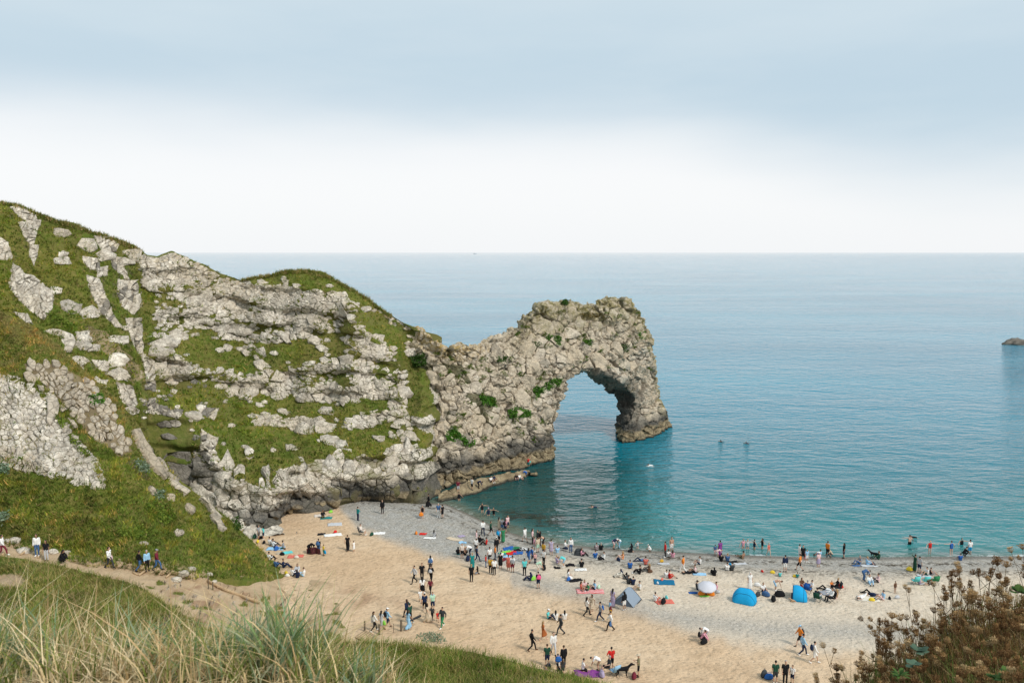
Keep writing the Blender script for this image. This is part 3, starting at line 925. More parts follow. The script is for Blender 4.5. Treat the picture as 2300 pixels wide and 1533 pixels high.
def rockdisp(V, N_, big=0.7, crack=0.75, seed=0, strata=0.0):
    Wp = V + 0.8 * np.stack([fbm(V / 2.5, 2, seed + 1), fbm(V / 2.5 + 9, 2, seed + 2), fbm(V / 2.5 + 19, 2, seed + 3)], -1)
    R = np.array([[0.80, 0.35, 0.45], [-0.42, 0.90, 0.05], [-0.40, -0.22, 0.88]])
    Q = Wp @ R.T
    a1, b1, i1 = worley(Q / np.array([5.2, 5.2, 3.0]), seed + 4)
    a2, b2, i2 = worley(Q / np.array([1.9, 1.9, 1.2]), seed + 5)
    c1 = sstep(0.0, 0.09, b1 - a1); c2 = sstep(0.0, 0.12, b2 - a2)
    d = big * fbm(V / 6.0, 3, seed + 6) + 0.32 * fbm(V / 1.5, 3, seed + 7)
    d = d + (i1 - 0.5) * 1.0 + (i2 - 0.5) * 0.5 + crack * (c1 - 1) + 0.16 * (c2 - 1)
    # steeply tilted beds with a broken edge, and craggy ridges
    bq = (V @ np.array([0.62, 0.30, 0.72]) + 1.6 * fbm(V / 4.0, 3, seed + 11)) / 1.9
    saw = bq - np.floor(bq)
    d = d + strata * (sstep(0.0, 0.85, saw) * sstep(1.0, 0.93, saw) - 0.5) * (0.6 + 0.8 * fbm(V / 5.0, 2, seed + 12))
    rn = 1 - np.abs(fbm(V / 1.1, 4, seed + 13)) * 2
    d = d + strata * 0.45 * (rn - 0.6)
    return d, c1, c2
d, c1, c2 = rockdisp(V, N_, 0.5, 0.4, 200, 0.7)
px_, py_ = project(V)
edgefade = np.ones(len(V))
V2 = V + N_ * (d * edgefade)[:, None]
set_co(me, V2)
VEG_A = [[(1090, 720 + 0), (1095, 722)],
         [(985, 815), (1035, 820), (1075, 880), (1110, 900), (1085, 910), (1060, 860), (1010, 860)], [(1040, 880), (1110, 885), (1120, 910), (1095, 945), (1070, 925)],
         [(1075, 930), (1105, 940), (1100, 955), (1080, 945)], [(905, 800), (970, 820), (972, 905), (955, 945), (905, 935)]]
vv = inany(px_, py_, VEG_A[1:], 8)
vegm = np.maximum((1 - c1) * 0.7 * sstep(0.05, 0.4, fbm(V / 5, 3, 301)), vv * 0.8)
rd = np.interp(px_, [p[0] for p in ARCH_RIDGE], [p[1] for p in ARCH_RIDGE])
lich = sstep(70, 5, py_ - rd) * sstep(1150, 1000, px_) * 0.95
olive = sstep(85, 5, py_ - rd) * sstep(1120, 1200, px_) * 1.0
hx, hy = warp(px_, py_, 10, 24)
damp = inpoly(hx, hy, [(1312, 836), (1340, 826), (1375, 835), (1405, 850), (1432, 868), (1440, 900), (1432, 940), (1420, 985), (1395, 1000), (1380, 960), (1360, 890), (1335, 850)]).astype(float) * 0.55  # damp rock plus under-arch shade, both coloured into the inner wall
damp = np.maximum(damp, 0.85 * (N_[:, 0] < -0.55) * ((px_ > 1330) & (px_ < 1425) & (py_ > 825)))  # same painted darkening on left-facing rock inside the opening
damp = np.maximum(damp, inpoly(hx, hy, [(1180, 960), (1200, 965), (1215, 1000), (1195, 1030), (1178, 1000)]) * 0.6)  # darker patch low on the wall left of the opening
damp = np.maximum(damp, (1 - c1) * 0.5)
for n_, a_ in (('veg', vegm), ('lich', lich), ('olive', olive), ('damp', damp), ('tone', -0.05 + 0 * damp), ('warm', 0.6 + 0 * damp)):  # 'damp' also holds the painted under-arch shade
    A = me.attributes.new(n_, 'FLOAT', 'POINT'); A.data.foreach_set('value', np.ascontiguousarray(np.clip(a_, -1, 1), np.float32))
me.name = 'rock_arch'
me.polygons.foreach_set('use_smooth', np.zeros(len(me.polygons), bool))
me.materials.clear()
arch_root = tag(empty('rock_arch', tuple(at(1320, 1010, 155.0) * np.array([1, 1, 0]))), 'natural limestone arch and its promontory standing in the sea', 'rock arch')
arch = link('rock_mass', me, M['rock'])
arch.parent = arch_root
arch.matrix_parent_inverse = Matrix.Translation(-Vector(arch_root.location))
BV_A = bvh_of(me)
print('arch verts', len(me.vertices))
# ================================================================== rock pieces
def darts(x0, x1, y0, y1, rfun, ntry, keep, seed):
    rg = np.random.default_rng(seed)
    C = np.stack([rg.uniform(x0, x1, ntry), rg.uniform(y0, y1, ntry)], -1)
    kp = keep(C[:, 0], C[:, 1]); C = C[kp]
    R = rfun(C[:, 0], C[:, 1])
    o = np.argsort(-R + rg.uniform(0, 6, len(R)))
    C, R = C[o], R[o]
    g = {}; out = []
    cs = 24.0
    for (x, y), r in zip(C, R):
        i, j = int(x // cs), int(y // cs)
        ok = True
        for a in range(i - 2, i + 3):
            for b in range(j - 2, j + 3):
                for (u, v, s) in g.get((a, b), ()):
                    if (u - x) ** 2 + (v - y) ** 2 < (0.28 * (r + s)) ** 2:
                        ok = False; break
                if not ok: break
            if not ok: break
        if ok:
            g.setdefault((i, j), []).append((x, y, r)); out.append((x, y, r))
    return np.array(out)
def clip(poly, nx, ny, c):
    out = []
    n = len(poly)
    for k in range(n):
        a, b = poly[k], poly[(k + 1) % n]
        da = a[0] * nx + a[1] * ny - c; db = b[0] * nx + b[1] * ny - c
        if da <= 0: out.append(a)
        if (da < 0) != (db < 0) and da != db:
            t = da / (da - db)
            out.append((a[0] + (b[0] - a[0]) * t, a[1] + (b[1] - a[1]) * t))
    return out
CR = np.random.default_rng(31)
def cells(S, gap, ysc=1.25, ang=0.0):
    """shrunken Voronoi cells of the seeds (photo px), flattened along the bedding"""
    ca, sa = math.cos(ang), math.sin(ang)
    T = lambda x, y: (x * ca + y * sa, (-x * sa + y * ca) * ysc)
    TI = lambda u, v: (u * ca - v / ysc * sa, u * sa + v / ysc * ca)
    Q = np.array([T(x, y) for x, y, r in S]); R = S[:, 2]
    g = {}
    cs = 40.0
    for i, (x, y) in enumerate(Q):
        g.setdefault((int(x // cs), int(y // cs)), []).append(i)
    res = []
    for i, (x, y) in enumerate(Q):
        r = R[i]
        w = r * 0.92
        nv = CR.integers(5, 8); ph = CR.uniform(0, 6.28)
        poly = [(x + w * q * 1.2 * math.cos(t), y + w * q * 0.95 * math.sin(t)) for t, q in zip(ph + (np.arange(nv) + CR.uniform(-0.22, 0.22, nv)) * 2 * math.pi / nv, CR.uniform(0.78, 1.3, nv))]
        gi, gj = int(x // cs), int(y // cs)
        for a in range(gi - 2, gi + 3):
            for b in range(gj - 2, gj + 3):
                for j in g.get((a, b), ()):
                    if j == i: continue
                    dx, dy = Q[j][0] - x, Q[j][1] - y
                    D = math.hypot(dx, dy)
                    if D > 2.2 * (r + R[j]) or D < 1e-6: continue
                    h = D * r / (r + R[j]) - gap * 0.5
                    poly = clip(poly, dx / D, dy / D, (x * dx + y * dy) / D + h)
                    if len(poly) < 3: break
                if len(poly) < 3: break
            if len(poly) < 3: break
        if len(poly) < 3: continue
        # drop tiny edges
        pp = []
        for k, p in enumerate(poly):
            q = poly[k - 1]
            if math.hypot(p[0] - q[0], p[1] - q[1]) > 0.16 * r: pp.append(p)
        if len(pp) >= 4:
            res.append([TI(*p) for p in pp])
    return res
def area(poly):
    return 0.5 * abs(sum(poly[k - 1][0] * poly[k][1] - poly[k][0] * poly[k - 1][1] for k in range(len(poly))))
RG = np.random.default_rng(99)
def rock_from(poly, bvhs, hfun, maxdepth=5.0, rough=0.12, sink=0.5):
    """a proud angular block on the surface under a photo-space outline; returns V, F or None"""
    n0 = len(poly)
    if n0 < 9:      # roughen straight edges
        q = []
        for k in range(n0):
            a, b = poly[k], poly[(k + 1) % n0]
            L = math.hypot(b[0] - a[0], b[1] - a[1])
            q.append(a)
            if L > 9:
                m = RG.uniform(0.35, 0.65); o = RG.uniform(-1, 1) * L * rough
                q.append((a[0] + (b[0] - a[0]) * m - (b[1] - a[1]) / L * o, a[1] + (b[1] - a[1]) * m + (b[0] - a[0]) / L * o))
        poly = q
    H, N = [], []
    for x, y in poly:
        h = cast(bvhs, x, y)
        if h is None: return None
        H.append(np.array(h[0])); N.append(np.array(h[1]))
    H = np.array(H); N = np.array(N)
    if np.ptp(H[:, 1]) > maxdepth: return None
    n = N.mean(0); n /= np.linalg.norm(n) + 1e-9
    vd = H.mean(0) - np.array([0, 0, CAMZ]); vd /= np.linalg.norm(vd)
    n = n - 0.25 * vd; n /= np.linalg.norm(n)
    c = H.mean(0)
    size = math.sqrt(((H - c) ** 2).sum(1).mean())
    h = hfun(size) * RG.uniform(0.6, 1.35)
    t = RG.normal(0, 1, 3); t -= n * t.dot(n); t *= 0.22 / (np.linalg.norm(t) + 1e-9) * RG.uniform(0, 1.3)
    rel = H - c
    pl = rel @ n                                   # flatten the top face towards a plane
    k = len(H)
    r1 = H + n * (h * 0.86)
    ins = RG.uniform(0.88, 0.98, (k, 1))
    top = c + (rel - np.outer(pl * 0.7, n)) * ins + n * h + np.outer(rel @ t, n)
    top += RG.normal(0, 0.03, top.shape) * size
    r1 = r1 + np.outer(rel @ t, n) * 0.9 + RG.normal(0, 0.02, top.shape) * size
    base = H - n * sink
    cc = top.mean(0) + (top[RG.integers(0, k)] - top.mean(0)) * RG.uniform(0, 0.6) + n * h * RG.uniform(-0.25, 0.3)
    V = np.concatenate([base, r1, top, cc[None]])
    i = np.arange(k); j = (i + 1) % k
    F3 = np.concatenate([np.stack([i, j, j + k], -1), np.stack([i, j + k, i + k], -1), np.stack([i + k, j + k, j + 2 * k], -1), np.stack([i + k, j + 2 * k, i + 2 * k], -1),
                         np.stack([i + 2 * k, j + 2 * k, np.full(k, 3 * k)], -1)])
    # outward winding as seen by the viewer
    a, b, d_ = V[F3[-1, 0]], V[F3[-1, 1]], V[F3[-1, 2]]
    if np.cross(b - a, d_ - a).dot(n) < 0: F3 = F3[:, ::-1]
    return V, F3
def attr_rock(pxc, pyc):
    li = max(0.0, min(1.0, (1180 - pxc) / 160)) * max(0.0, 1 - (pyc - float(np.interp(pxc, [p[0] for p in ALLRIDGE], [p[1] for p in ALLRIDGE]))) / 60.0) if pxc > 250 else 0
    if pxc < 860: li *= 0.45
    ol = max(0.0, min(1.0, (pxc - 1120) / 100)) * max(0.0, 1 - (pyc - float(np.interp(pxc, [p[0] for p in ARCH_RIDGE], [p[1] for p in ARCH_RIDGE]))) / 80.0)
    return max(0, li), min(1.0, max(0, ol) * 1.3)
ALLRIDGE = [(x, y) for x, y in SKYL if x < 915] + ARCH_RIDGE
def plate(polys, bvhs, hfun, parent, mat, nbig=300, name='rock', damp=None, depth=5.0, sink=0.5, tone0=0.0, warm=0.0):  # damp: darkening per block, on the arch also its painted inner shade
    built = []
    for p in polys:
        r = rock_from(p, bvhs, hfun, depth, sink=sink)
        if r is not None: built.append((area(p), p, r))
    built.sort(key=lambda t: -t[0])
    VV, FF, A = [], [], {k: [] for k in ('tone', 'lich', 'olive', 'damp', 'warm')}
    off = 0
    inv = Matrix.Translation(-Vector(parent.location))
    for q, (ar, p, (V, F)) in enumerate(built):
        cx = sum(a for a, _ in p) / len(p); cy = sum(b for _, b in p) / len(p)
        li, ol = attr_rock(cx, cy)
        da = damp(cx, cy) if damp else 0.0
        tone = RG.normal(tone0, 0.085)
        at_ = {'tone': np.full(len(V), tone), 'lich': np.full(len(V), li), 'olive': np.full(len(V), ol), 'damp': np.full(len(V), da), 'warm': np.full(len(V), warm * RG.uniform(.4, 1))}
        if q < nbig:
            c = V.mean(0)
            o = link(name, fastmesh(name, V - c, F, at_), mat)
            o.parent = parent; o.matrix_parent_inverse = inv; o.location = c
        else:
            VV.append(V); FF.append(F + off); off += len(V)
            for k_ in A: A[k_].append(at_[k_])
    if VV:
        o = link('small_rocks', fastmesh('small_rocks', np.concatenate(VV), np.concatenate(FF), {k_: np.concatenate(a) for k_, a in A.items()}), mat)
        o.parent = parent; o.matrix_parent_inverse = inv
        o['kind'] = 'stuff'
    print(name, len(built))
    return built

def split(poly, n, gap=1.6):
    """crack an outline into pieces"""
    ps = [poly]
    for _ in range(n):
        ps.sort(key=area)
        p = ps.pop()
        cx = sum(a for a, _ in p) / len(p) + RG.uniform(-3, 3); cy = sum(b for _, b in p) / len(p) + RG.uniform(-3, 3)
        # across the long axis, with some scatter
        xs_ = np.array(p); u = np.linalg.svd(xs_ - xs_.mean(0))[2][0]
        a = math.atan2(u[1], u[0]) + RG.normal(0, 0.45)
        nx, ny = math.cos(a), math.sin(a); c = cx * nx + cy * ny
        A_, B_ = clip(p, nx, ny, c - gap / 2), clip(p, -nx, -ny, -c - gap / 2)
        for q in (A_, B_):
            if len(q) >= 3 and area(q) > 12: ps.append(q)
    return ps
def thin(poly):
    out = []
    for k, p in enumerate(poly):
        q = poly[k - 1]
        if math.hypot(p[0] - q[0], p[1] - q[1]) > 2.0: out.append(p)
    return out if len(out) >= 3 else poly
# ---- main cliff
def nf(x, y, s, seed):
    return fbm(np.stack([np.asarray(x, float) / s, np.asarray(y, float) / s], -1), 3, seed)
def keepC(x, y):
    g = grassC(x, y)
    L = x < 318
    rl = inany(x, y, ROCK_L, 4, 20)
    top = np.interp(x, [p[0] for p in SKYL], [p[1] for p in SKYL])
    foot = np.interp(x, [p[0] for p in CB], [p[1] for p in CB])
    inside = (y > top + 7) & (y < foot - 4) & (x < 930)
    dens = 0.5 + 0.9 * nf(x, y, 48, 401)
    dens = np.where((y < 760) & (x > 320), dens + 0.06, dens + 0.22)
    dens = np.where(y > 1030, 1.2, dens)
    hh = ((_h((x * 7).astype(np.int64), (y * 7).astype(np.int64), np.zeros(len(x), np.int64), 5) & np.uint32(1023)).astype(float)) / 1023.0
    spr = hh < 0.004
    lk = (x > 300) & (x < 460) & (y > 850)
    main = (~L) & (~g) & (nf(x, y, 34, 401) > -0.06 + 0.12 * (y < 760)) & (~lk | rl)
    main |= (~L) & (y > 1035) & (x > 470) & (~g)
    return inside & (main | (spr & (x > 120))) & ~rl
def radC(x, y):
    r = 11.5 + 11 * nf(x, y, 55, 403) + 40 * np.maximum(0, nf(x, y, 11, 404) - 0.1) + 5 * nf(x, y, 5, 405)
    r = np.where(y > 1020, r * 1.25 + 6 + 30 * np.maximum(0, nf(x, y, 30, 406)), r)
    r = np.where(x < 318, r + 8, r)
    r = np.where((y < 760) & (x > 320), r - 1.5, r)
    return np.clip(r, 6, 70)
SEED_C = darts(-30, 935, 440, 1200, radC, 50000, keepC, 12)
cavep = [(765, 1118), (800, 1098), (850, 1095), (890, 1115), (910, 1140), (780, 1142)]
darkC = lambda x, y: 0.55 if (inpoly(np.array([x]), np.array([y]), cavep)[0]) else (0.7 if (215 < x < 330 and y > 560 and y < 720 and (x + y) % 37 < 9) or (320 < x < 480 and y > 860 and (x * 3 + y) % 29 < 15) else 0.0)  # darker blocks in the cave mouth and scattered over two zones farther left
OUT = []
for p_ in ROCK_L:
    OUT += [thin(q) for q in split(p_, max(2, int(area(p_) / 170)), 1.4)]
def keepF(x, y):
    top = np.interp(x, [p[0] for p in SKYL], [p[1] for p in SKYL])
    g = grassC(x, y)
    v = nf(x, y, 34, 401)
    return (x > 318) & (x < 925) & (y > top + 8) & (y < 1090) & (((v < -0.05) & (v > -0.42) & ~g) | (g & (nf(x, y, 20, 441) > 0.45)))
SEED_F = darts(318, 925, 600, 1090, lambda x, y: np.clip(5.5 + 6 * np.maximum(0, nf(x, y, 6, 444)), 4, 11), 2600, keepF, 19)
lo = SEED_C[:, 1] > 1010
plate(OUT + cells(SEED_C[~lo], 1.0, 1.6, 0.10) + cells(SEED_C[lo], 0.9, 0.9, -0.2) + cells(SEED_F, 1.0, 1.5, 0.1), [BV_C], lambda s: 0.08 + 0.11 * min(s, 2.5), cliff, M['rock'], 300, damp=darkC)

# ---- arch: big low plates so that joints read as joints
def keepA(x, y):
    v = inany(x, y, VEG_A[1:], 8)
    hole = inpoly(x, y, [(p[0] + (12 if p[0] > 1330 else -4), p[1] - 8) for p in ARCH_HOLE] + [(1246, 1060), (1394, 1020)])
    ins = inpoly(x, y, ARCH_POLY)
    top = np.interp(x, [p[0] for p in ARCH_RIDGE], [p[1] for p in ARCH_RIDGE])
    return ins & ~hole & ~v & (y > top + 16) & (nf(x, y, 24, 411) > 0.16) & (x > 925)
def radA(x, y):
    return np.clip(15 + 16 * nf(x, y, 50, 413) + 40 * np.maximum(0, nf(x, y, 12, 414) - .12) + 5 * nf(x, y, 5, 415), 6, 52)
SEED_A = darts(905, 1515, 660, 1140, radA, 30000, keepA, 14)
darkA = lambda x, y: 0.75 if inpoly(np.array([x]), np.array([y]), [(1380, 850), (1430, 868), (1436, 905), (1425, 985), (1395, 1000), (1398, 930)])[0] else (0.45 if RG.random() < 0.06 else 0.0)  # inner-wall blocks coloured dark for damp and shade; a few others at random
plate(cells(SEED_A, 1.7, 1.15, 0.55), [BV_A], lambda s: 0.10 + 0.12 * min(s, 2.5), arch_root, M['rock'], 300, damp=darkA, depth=4.0, sink=0.6, tone0=0.0, warm=0.9)

# ---- near slope: pavement of fitted blocks, strata ribs and loose stones
keepP = lambda x, y: inany(x, y, [PAVE_N], 4, 20)
SEED_P = darts(-30, 240, 840, 1095, lambda x, y: np.clip(20 + 14 * nf(x, y, 40, 423), 10, 34), 9000, keepP, 15)
plate(cells(SEED_P, 1.8, 1.3, 0.35), [BV_N], lambda s: 0.06 + 0.06 * min(s, 2), slope, M['rock_dry'], 220, depth=6.0)
RIBS = [[(250, 887), (258, 884), (272, 905), (287, 940), (299, 985), (298, 1012), (288, 1000), (268, 950)],
        [(293, 968), (302, 966), (318, 990), (333, 1015), (345, 1042), (375, 1072), (368, 1078), (335, 1050), (310, 1008)],
        [(302, 945), (312, 950), (332, 990), (342, 1008), (334, 1008), (318, 985)],
        [(345, 1030), (352, 1028), (375, 1056), (400, 1082), (394, 1086), (362, 1056)],
        [(372, 1072), (380, 1072), (402, 1095), (420, 1110), (413, 1114), (390, 1098)],
        [(400, 1082), (408, 1080), (440, 1112), (475, 1150), (466, 1154), (430, 1122)],
        [(445, 1122), (452, 1120), (478, 1142), (500, 1162), (492, 1165), (468, 1148)],
        [(470, 1158), (480, 1156), (500, 1178), (508, 1190), (500, 1194), (484, 1178)],
        [(105, 896), (118, 890), (133, 910), (128, 935), (112, 958), (104, 940)], [(136, 950), (148, 948), (153, 966), (142, 974)],
        [(52, 842), (66, 836), (82, 850), (78, 862), (62, 858)], [(84, 866), (98, 868), (100, 880), (88, 878)],
        [(126, 906), (140, 912), (148, 922), (138, 926)], [(150, 938), (162, 946), (172, 962), (164, 962)],
        [(205, 808), (244, 812), (243, 834), (216, 824)]]
def keepS(x, y):
    hh = ((_h((x * 9).astype(np.int64), (y * 9).astype(np.int64), np.zeros(len(x), np.int64), 6) & np.uint32(1023)).astype(float)) / 1023.0
    return (inany(x, y, [SCREE_N], 8) & (hh < 0.10)) | (inpoly(x, y, [(290, 1060), (420, 1130), (520, 1220), (300, 1230), (230, 1130)]) & (hh < 0.0025)) | (inpoly(x, y, [(0, 1000), (110, 1050), (100, 1065), (0, 1040)]) & (hh < 0.3))
SEED_S = darts(0, 520, 810, 1240, lambda x, y: np.clip(10 + 6 * nf(x, y, 20, 433), 6, 16), 16000, keepS, 16)
plate(RIBS + cells(SEED_S, 2.0, 1.2, 0.7), [BV_N], lambda s: 0.16 + 0.14 * min(s, 2), slope, M['rock_dry'], 80, name='stone', depth=7.0, tone0=-0.22, warm=0.7)

# ---- pale slab leaning onto the sand
def lump(name, top, bot, px0, px1, dpx, nrow, mat, seed, label, cat, big=0.3, crack=0.12, skirt=((0.6, -0.3), (2.0, -2.0), (4, -6))):
    P, _, _ = loft(top, bot, px0, px1, dpx, nrow, None, skirt, 5)
    N_ = gnormals(P)
    d, c1, c2 = rockdisp(P.reshape(-1, 3), N_.reshape(-1, 3), big, crack, seed)
    fade = np.ones(P.shape[:2]); fade[:, 0] = 0; fade[:, -1] = 0
    P = P + N_ * (d.reshape(P.shape[:2]) * fade * 0.6)[..., None]
    Vv = P.reshape(-1, 3)
    c = Vv.mean(0) * np.array([1, 1, 0])
    me = fastmesh(name, Vv - c, gridfaces(*P.shape[:2]), {'damp': (1 - c1) * 0.4})
    o = tag(link(name, me, mat, loc=c), label, cat)
    return o, bvh_of(fastmesh('tmp', Vv, gridfaces(*P.shape[:2])))
b1 = lambda x, y, z=1.55: (x, y, float(Yz(x, y, z)))
slab, BV_SL = lump('rock_slab', [(500, 1140, 104), (512, 1122, 105.5), (545, 1114, 107), (575, 1132, 107), (600, 1152, 106.5), (618, 1176, 104), (640, 1186, b1(640, 1186)[2] + .6), (668, 1192, b1(668, 1192)[2] + .2)],
                   [(500, 1222, 97.5), (560, 1212, 98.5), (600, 1205, 99.5), (640, 1199, b1(640, 1199)[2]), (668, 1196, b1(668, 1196)[2])], 500, 668, 2.5, 40, M['rock_dry'], 500,
                   'smooth pale rock slab sloping onto the sand beside the green hillside', 'rock')
ledge, BV_L = lump('rock_ledge', [(985, 1108, float(Yz(985, 1108, 1.2))), (1030, 1088, float(Yz(1030, 1088, 1.7))), (1080, 1072, float(Yz(1080, 1072, 1.6))), (1130, 1060, float(Yz(1130, 1060, 1.4))), (1180, 1056, float(Yz(1180, 1056, 1.0))), (1208, 1067, float(Yz(1208, 1067, 0.2)))],
                   [(985, 1132, float(Yz(985, 1132, -0.2))), (1030, 1124, float(Yz(1030, 1124, -0.3))), (1080, 1111, float(Yz(1080, 1111, -0.3))), (1130, 1095, float(Yz(1130, 1095, -0.3))), (1180, 1078, float(Yz(1180, 1078, -0.3))), (1208, 1069, float(Yz(1208, 1069, -0.3)))],
                   985, 1208, 2.5, 24, M['rock'], 520, 'low tan rock ledge at the waterline below the promontory wall', 'rock', 0.3, 0.3)

def blob(name, c, r, mat, seed, label, cat, cut=-0.3, group=None, rough=0.25, sub=4):
    bm = bmesh.new()
    bmesh.ops.create_icosphere(bm, subdivisions=sub, radius=1.0)
    V = np.array([v.co[:] for v in bm.verts]); F = np.array([[v.index for v in f.verts] for f in bm.faces])
    bm.free()
    N_ = V.copy()
    V = V * (1 + rough * fbm(V * 1.3 + seed, 3, seed) + rough * 0.5 * fbm(V * 4 + seed, 3, seed + 1))[:, None]
    a, b, i = worley(V * 2.2 + seed, seed)
    V = V * (1 + 0.16 * (i - 0.5) - 0.05 * (1 - sstep(0, 0.1, b - a)))[:, None]
    V = V * np.array(r)
    V[:, 2] = np.maximum(V[:, 2], cut)
    me = fastmesh(name, V, F, {'tone': np.full(len(V), random.uniform(-.1, .1)), 'damp': np.full(len(V), .75 if name == 'sea_rock' else 0.0)})
    return tag(link(name, me, mat, loc=tuple(c)), label, cat, group)
blob('sea_rock', at(2292, 773, Yz(2292, 773, 0.0)), (7.0, 4.0, 2.3), M['rock_dry'], 63, 'small brown rock awash in the sea at the right edge', 'rock', -1.2, None, 0.38)
def gz(px, py):
    h = cast([BV_B, BV_P, BV_N, BV_S, BV_SL, BV_L], px, py)
    return h
for i, (x, y, s, lb) in enumerate([
        (52, 1238, 0.5, 'big buff boulder behind the white-shirted walker on the path'), (33, 1214, 0.45, 'pale boulder at the top of the path near the left edge'), (16, 1214, 0.28, 'small round stone beside the pale boulder on the path'),
        (118, 1240, 0.42, 'rounded tan boulder right of the white-shirted walker'), (150, 1240, 0.28, 'small stone at the grass edge above the path'), (322, 1221, 0.35, 'grey stone half sunk in the green slope'),
        (395, 1302, 0.42, 'pale flat boulder beside the wooden steps'), (430, 1278, 0.36, 'buff stone below the green slope above the steps'), (412, 1288, 0.42, 'wide buff rock where path meets slope'), (470, 1290, 0.28, 'small pale stone at the foot of the green slope'),
        (480, 1306, 0.28, 'flat stone on the sand above the step rail'), (625, 1243, 0.25, 'little pale rock at the slope foot by the picnickers')]):
    h = gz(x, y)
    if h: blob('boulder', h[0], (s * 1.3, s, s * 0.75), M['rock_dry'], 70 + i, lb, 'boulder', -0.3, 'boulders by the path', 0.15, 3)
# ================================================================== grass, shrubs, dried plants
def hits(bvhs, pxs, pys, allow=None):
    H, N, K = [], [], []
    for k, (x, y) in enumerate(zip(pxs, pys)):
        d = Vector(ray(x, y)).normalized()
        best = None
        for q, b in enumerate(bvhs):
            h = b.ray_cast(CAMV, d)
            if h[0] is not None and (best is None or h[3] < best[2]):
                best = (h[0], h[1], h[3], q)
        if best is not None and (allow is None or best[3] in allow):
            H.append(best[0][:]); n = best[1]; N.append((n if n.dot(d) < 0 else -n)[:]); K.append(k)
    return np.array(H), np.array(N), np.array(K)
def blades(P, N, h, w, col, nb=5, spread=0.3, lean=0.5, seg=1, seed=1, up=0.6, bright=2.0):
    """tufts: nb bent blades at every point"""
    rg = np.random.default_rng(seed)
    n = len(P) * nb
    B = np.repeat(P, nb, 0); Nn = np.repeat(N, nb, 0); H = np.repeat(h, nb) * rg.uniform(0.55, 1.15, n); Wd = np.repeat(w, nb)
    C = np.repeat(col, nb, 0) * rg.uniform(0.75, 1.25, (n, 1)) * bright
    U = Nn * (1 - up) + np.array([0, 0, 1.0]) * up
    a = rg.uniform(0, 2 * math.pi, n)
    D = np.stack([np.cos(a), np.sin(a), 0 * a], -1)
    B = B + D * (np.repeat(h, nb) * spread * rg.uniform(0, 1, n))[:, None] - U * 0.03 * H[:, None]
    a2 = rg.uniform(0, 2 * math.pi, n)
    L = np.stack([np.cos(a2), np.sin(a2), 0 * a2], -1)
    S = np.stack([-np.sin(a2 + rg.normal(0, .8, n)), np.cos(a2), 0 * a2], -1)
    ln = lean * rg.uniform(0.2, 1.3, n)
    V, F, CC = [], [], []
    if seg == 1:
        tip = B + U * H[:, None] + L * (ln * H)[:, None]
        V = np.stack([B - S * Wd[:, None] / 2, B + S * Wd[:, None] / 2, tip], 1).reshape(-1, 3)
        F = np.arange(n * 3).reshape(-1, 3)
        CC = np.repeat(C, 3, 0)
        return V, [F], CC
    rows = []
    for s in range(seg + 1):
        t = s / seg
        c = B + U * (H * (t - 0.18 * ln * t * t))[:, None] + L * (ln * H * t * t)[:, None]
        ww = Wd * (1 - t) ** 0.7 if s < seg else Wd * 0.06
        rows.append(c - S * (ww / 2)[:, None]); rows.append(c + S * (ww / 2)[:, None])
    V = np.stack(rows, 1)
    m = V.shape[1]
    base = (np.arange(n) * m)[:, None]
    F = np.concatenate([base + np.array([2 * s, 2 * s + 1, 2 * s + 3, 2 * s + 2]) for s in range(seg)])
    return V.reshape(-1, 3), [F], np.repeat(C, m, 0)
def mixcol(n, cols, wts, rg, noise=None):
    cols = np.array(cols); wts = np.array(wts, float); wts /= wts.sum()
    return cols[rg.choice(len(cols), n, p=wts)]
GREEN = [(0.062, 0.095, 0.012), (0.095, 0.122, 0.018), (0.125, 0.12, 0.028), (0.19, 0.15, 0.055), (0.048, 0.07, 0.01)]
rg = np.random.default_rng(5)
parts = []
# cliff turf
n = 32000
x = rg.uniform(-10, 965, n); y = rg.uniform(445, 1120, n)
g = grassC(x, y, 8) | (x < 318) | ((nf(x, y, 34, 401) < -0.03 + 0.12 * (y < 760)) & (x < 930) & (y < 1040)) | (rg.random(n) < 0.05)
g &= ~inany(x, y, ROCK_L, 2)
x, y = x[g], y[g]
H, N, K = hits([BV_C, BV_N, BV_S], x, y, (0,))
col = mixcol(len(H), GREEN, [3, 3, 3, 1.6, 2], rg)
s_ = nf(x[K], y[K], 60, 601)
col = col * (1 + 0.35 * s_)[:, None] * np.where(s_[:, None] > 0.15, np.array([1.15, 1.1, 0.8]), np.array([1, 1, 1]))
V, F, C = blades(H, N, rg.uniform(0.25, 0.6, len(H)), np.full(len(H), 0.14), col, 4, 0.7, 0.7, 1, 2)
tag(link('cliff_grass', fastmesh('cliff_grass', V, F, cols={'col': C}), M['blade']), 'rough green turf growing on the ledges of the cliff', 'grass', kind='stuff')
# skyline fringe on the dome and the left shoulder
x = np.concatenate([rg.uniform(540, 880, 1500), rg.uniform(0, 320, 1200)])
y = np.interp(x, [p[0] for p in SKYL], [p[1] for p in SKYL]) + rg.uniform(1, 9, len(x))
H, N, K = hits([BV_C], x, y)
col = mixcol(len(H), GREEN + [(0.22, 0.16, 0.07)], [1, 2, 2, 2, 1, 2], rg)
V, F, C = blades(H, N, rg.uniform(0.3, 0.8, len(H)), np.full(len(H), 0.10), col, 4, 0.6, 0.6, 1, 3, 0.9)
tag(link('ridge_grass', fastmesh('ridge_grass', V, F, cols={'col': C}), M['blade']), 'wispy grass along the skyline of the ridge', 'grass', kind='stuff')
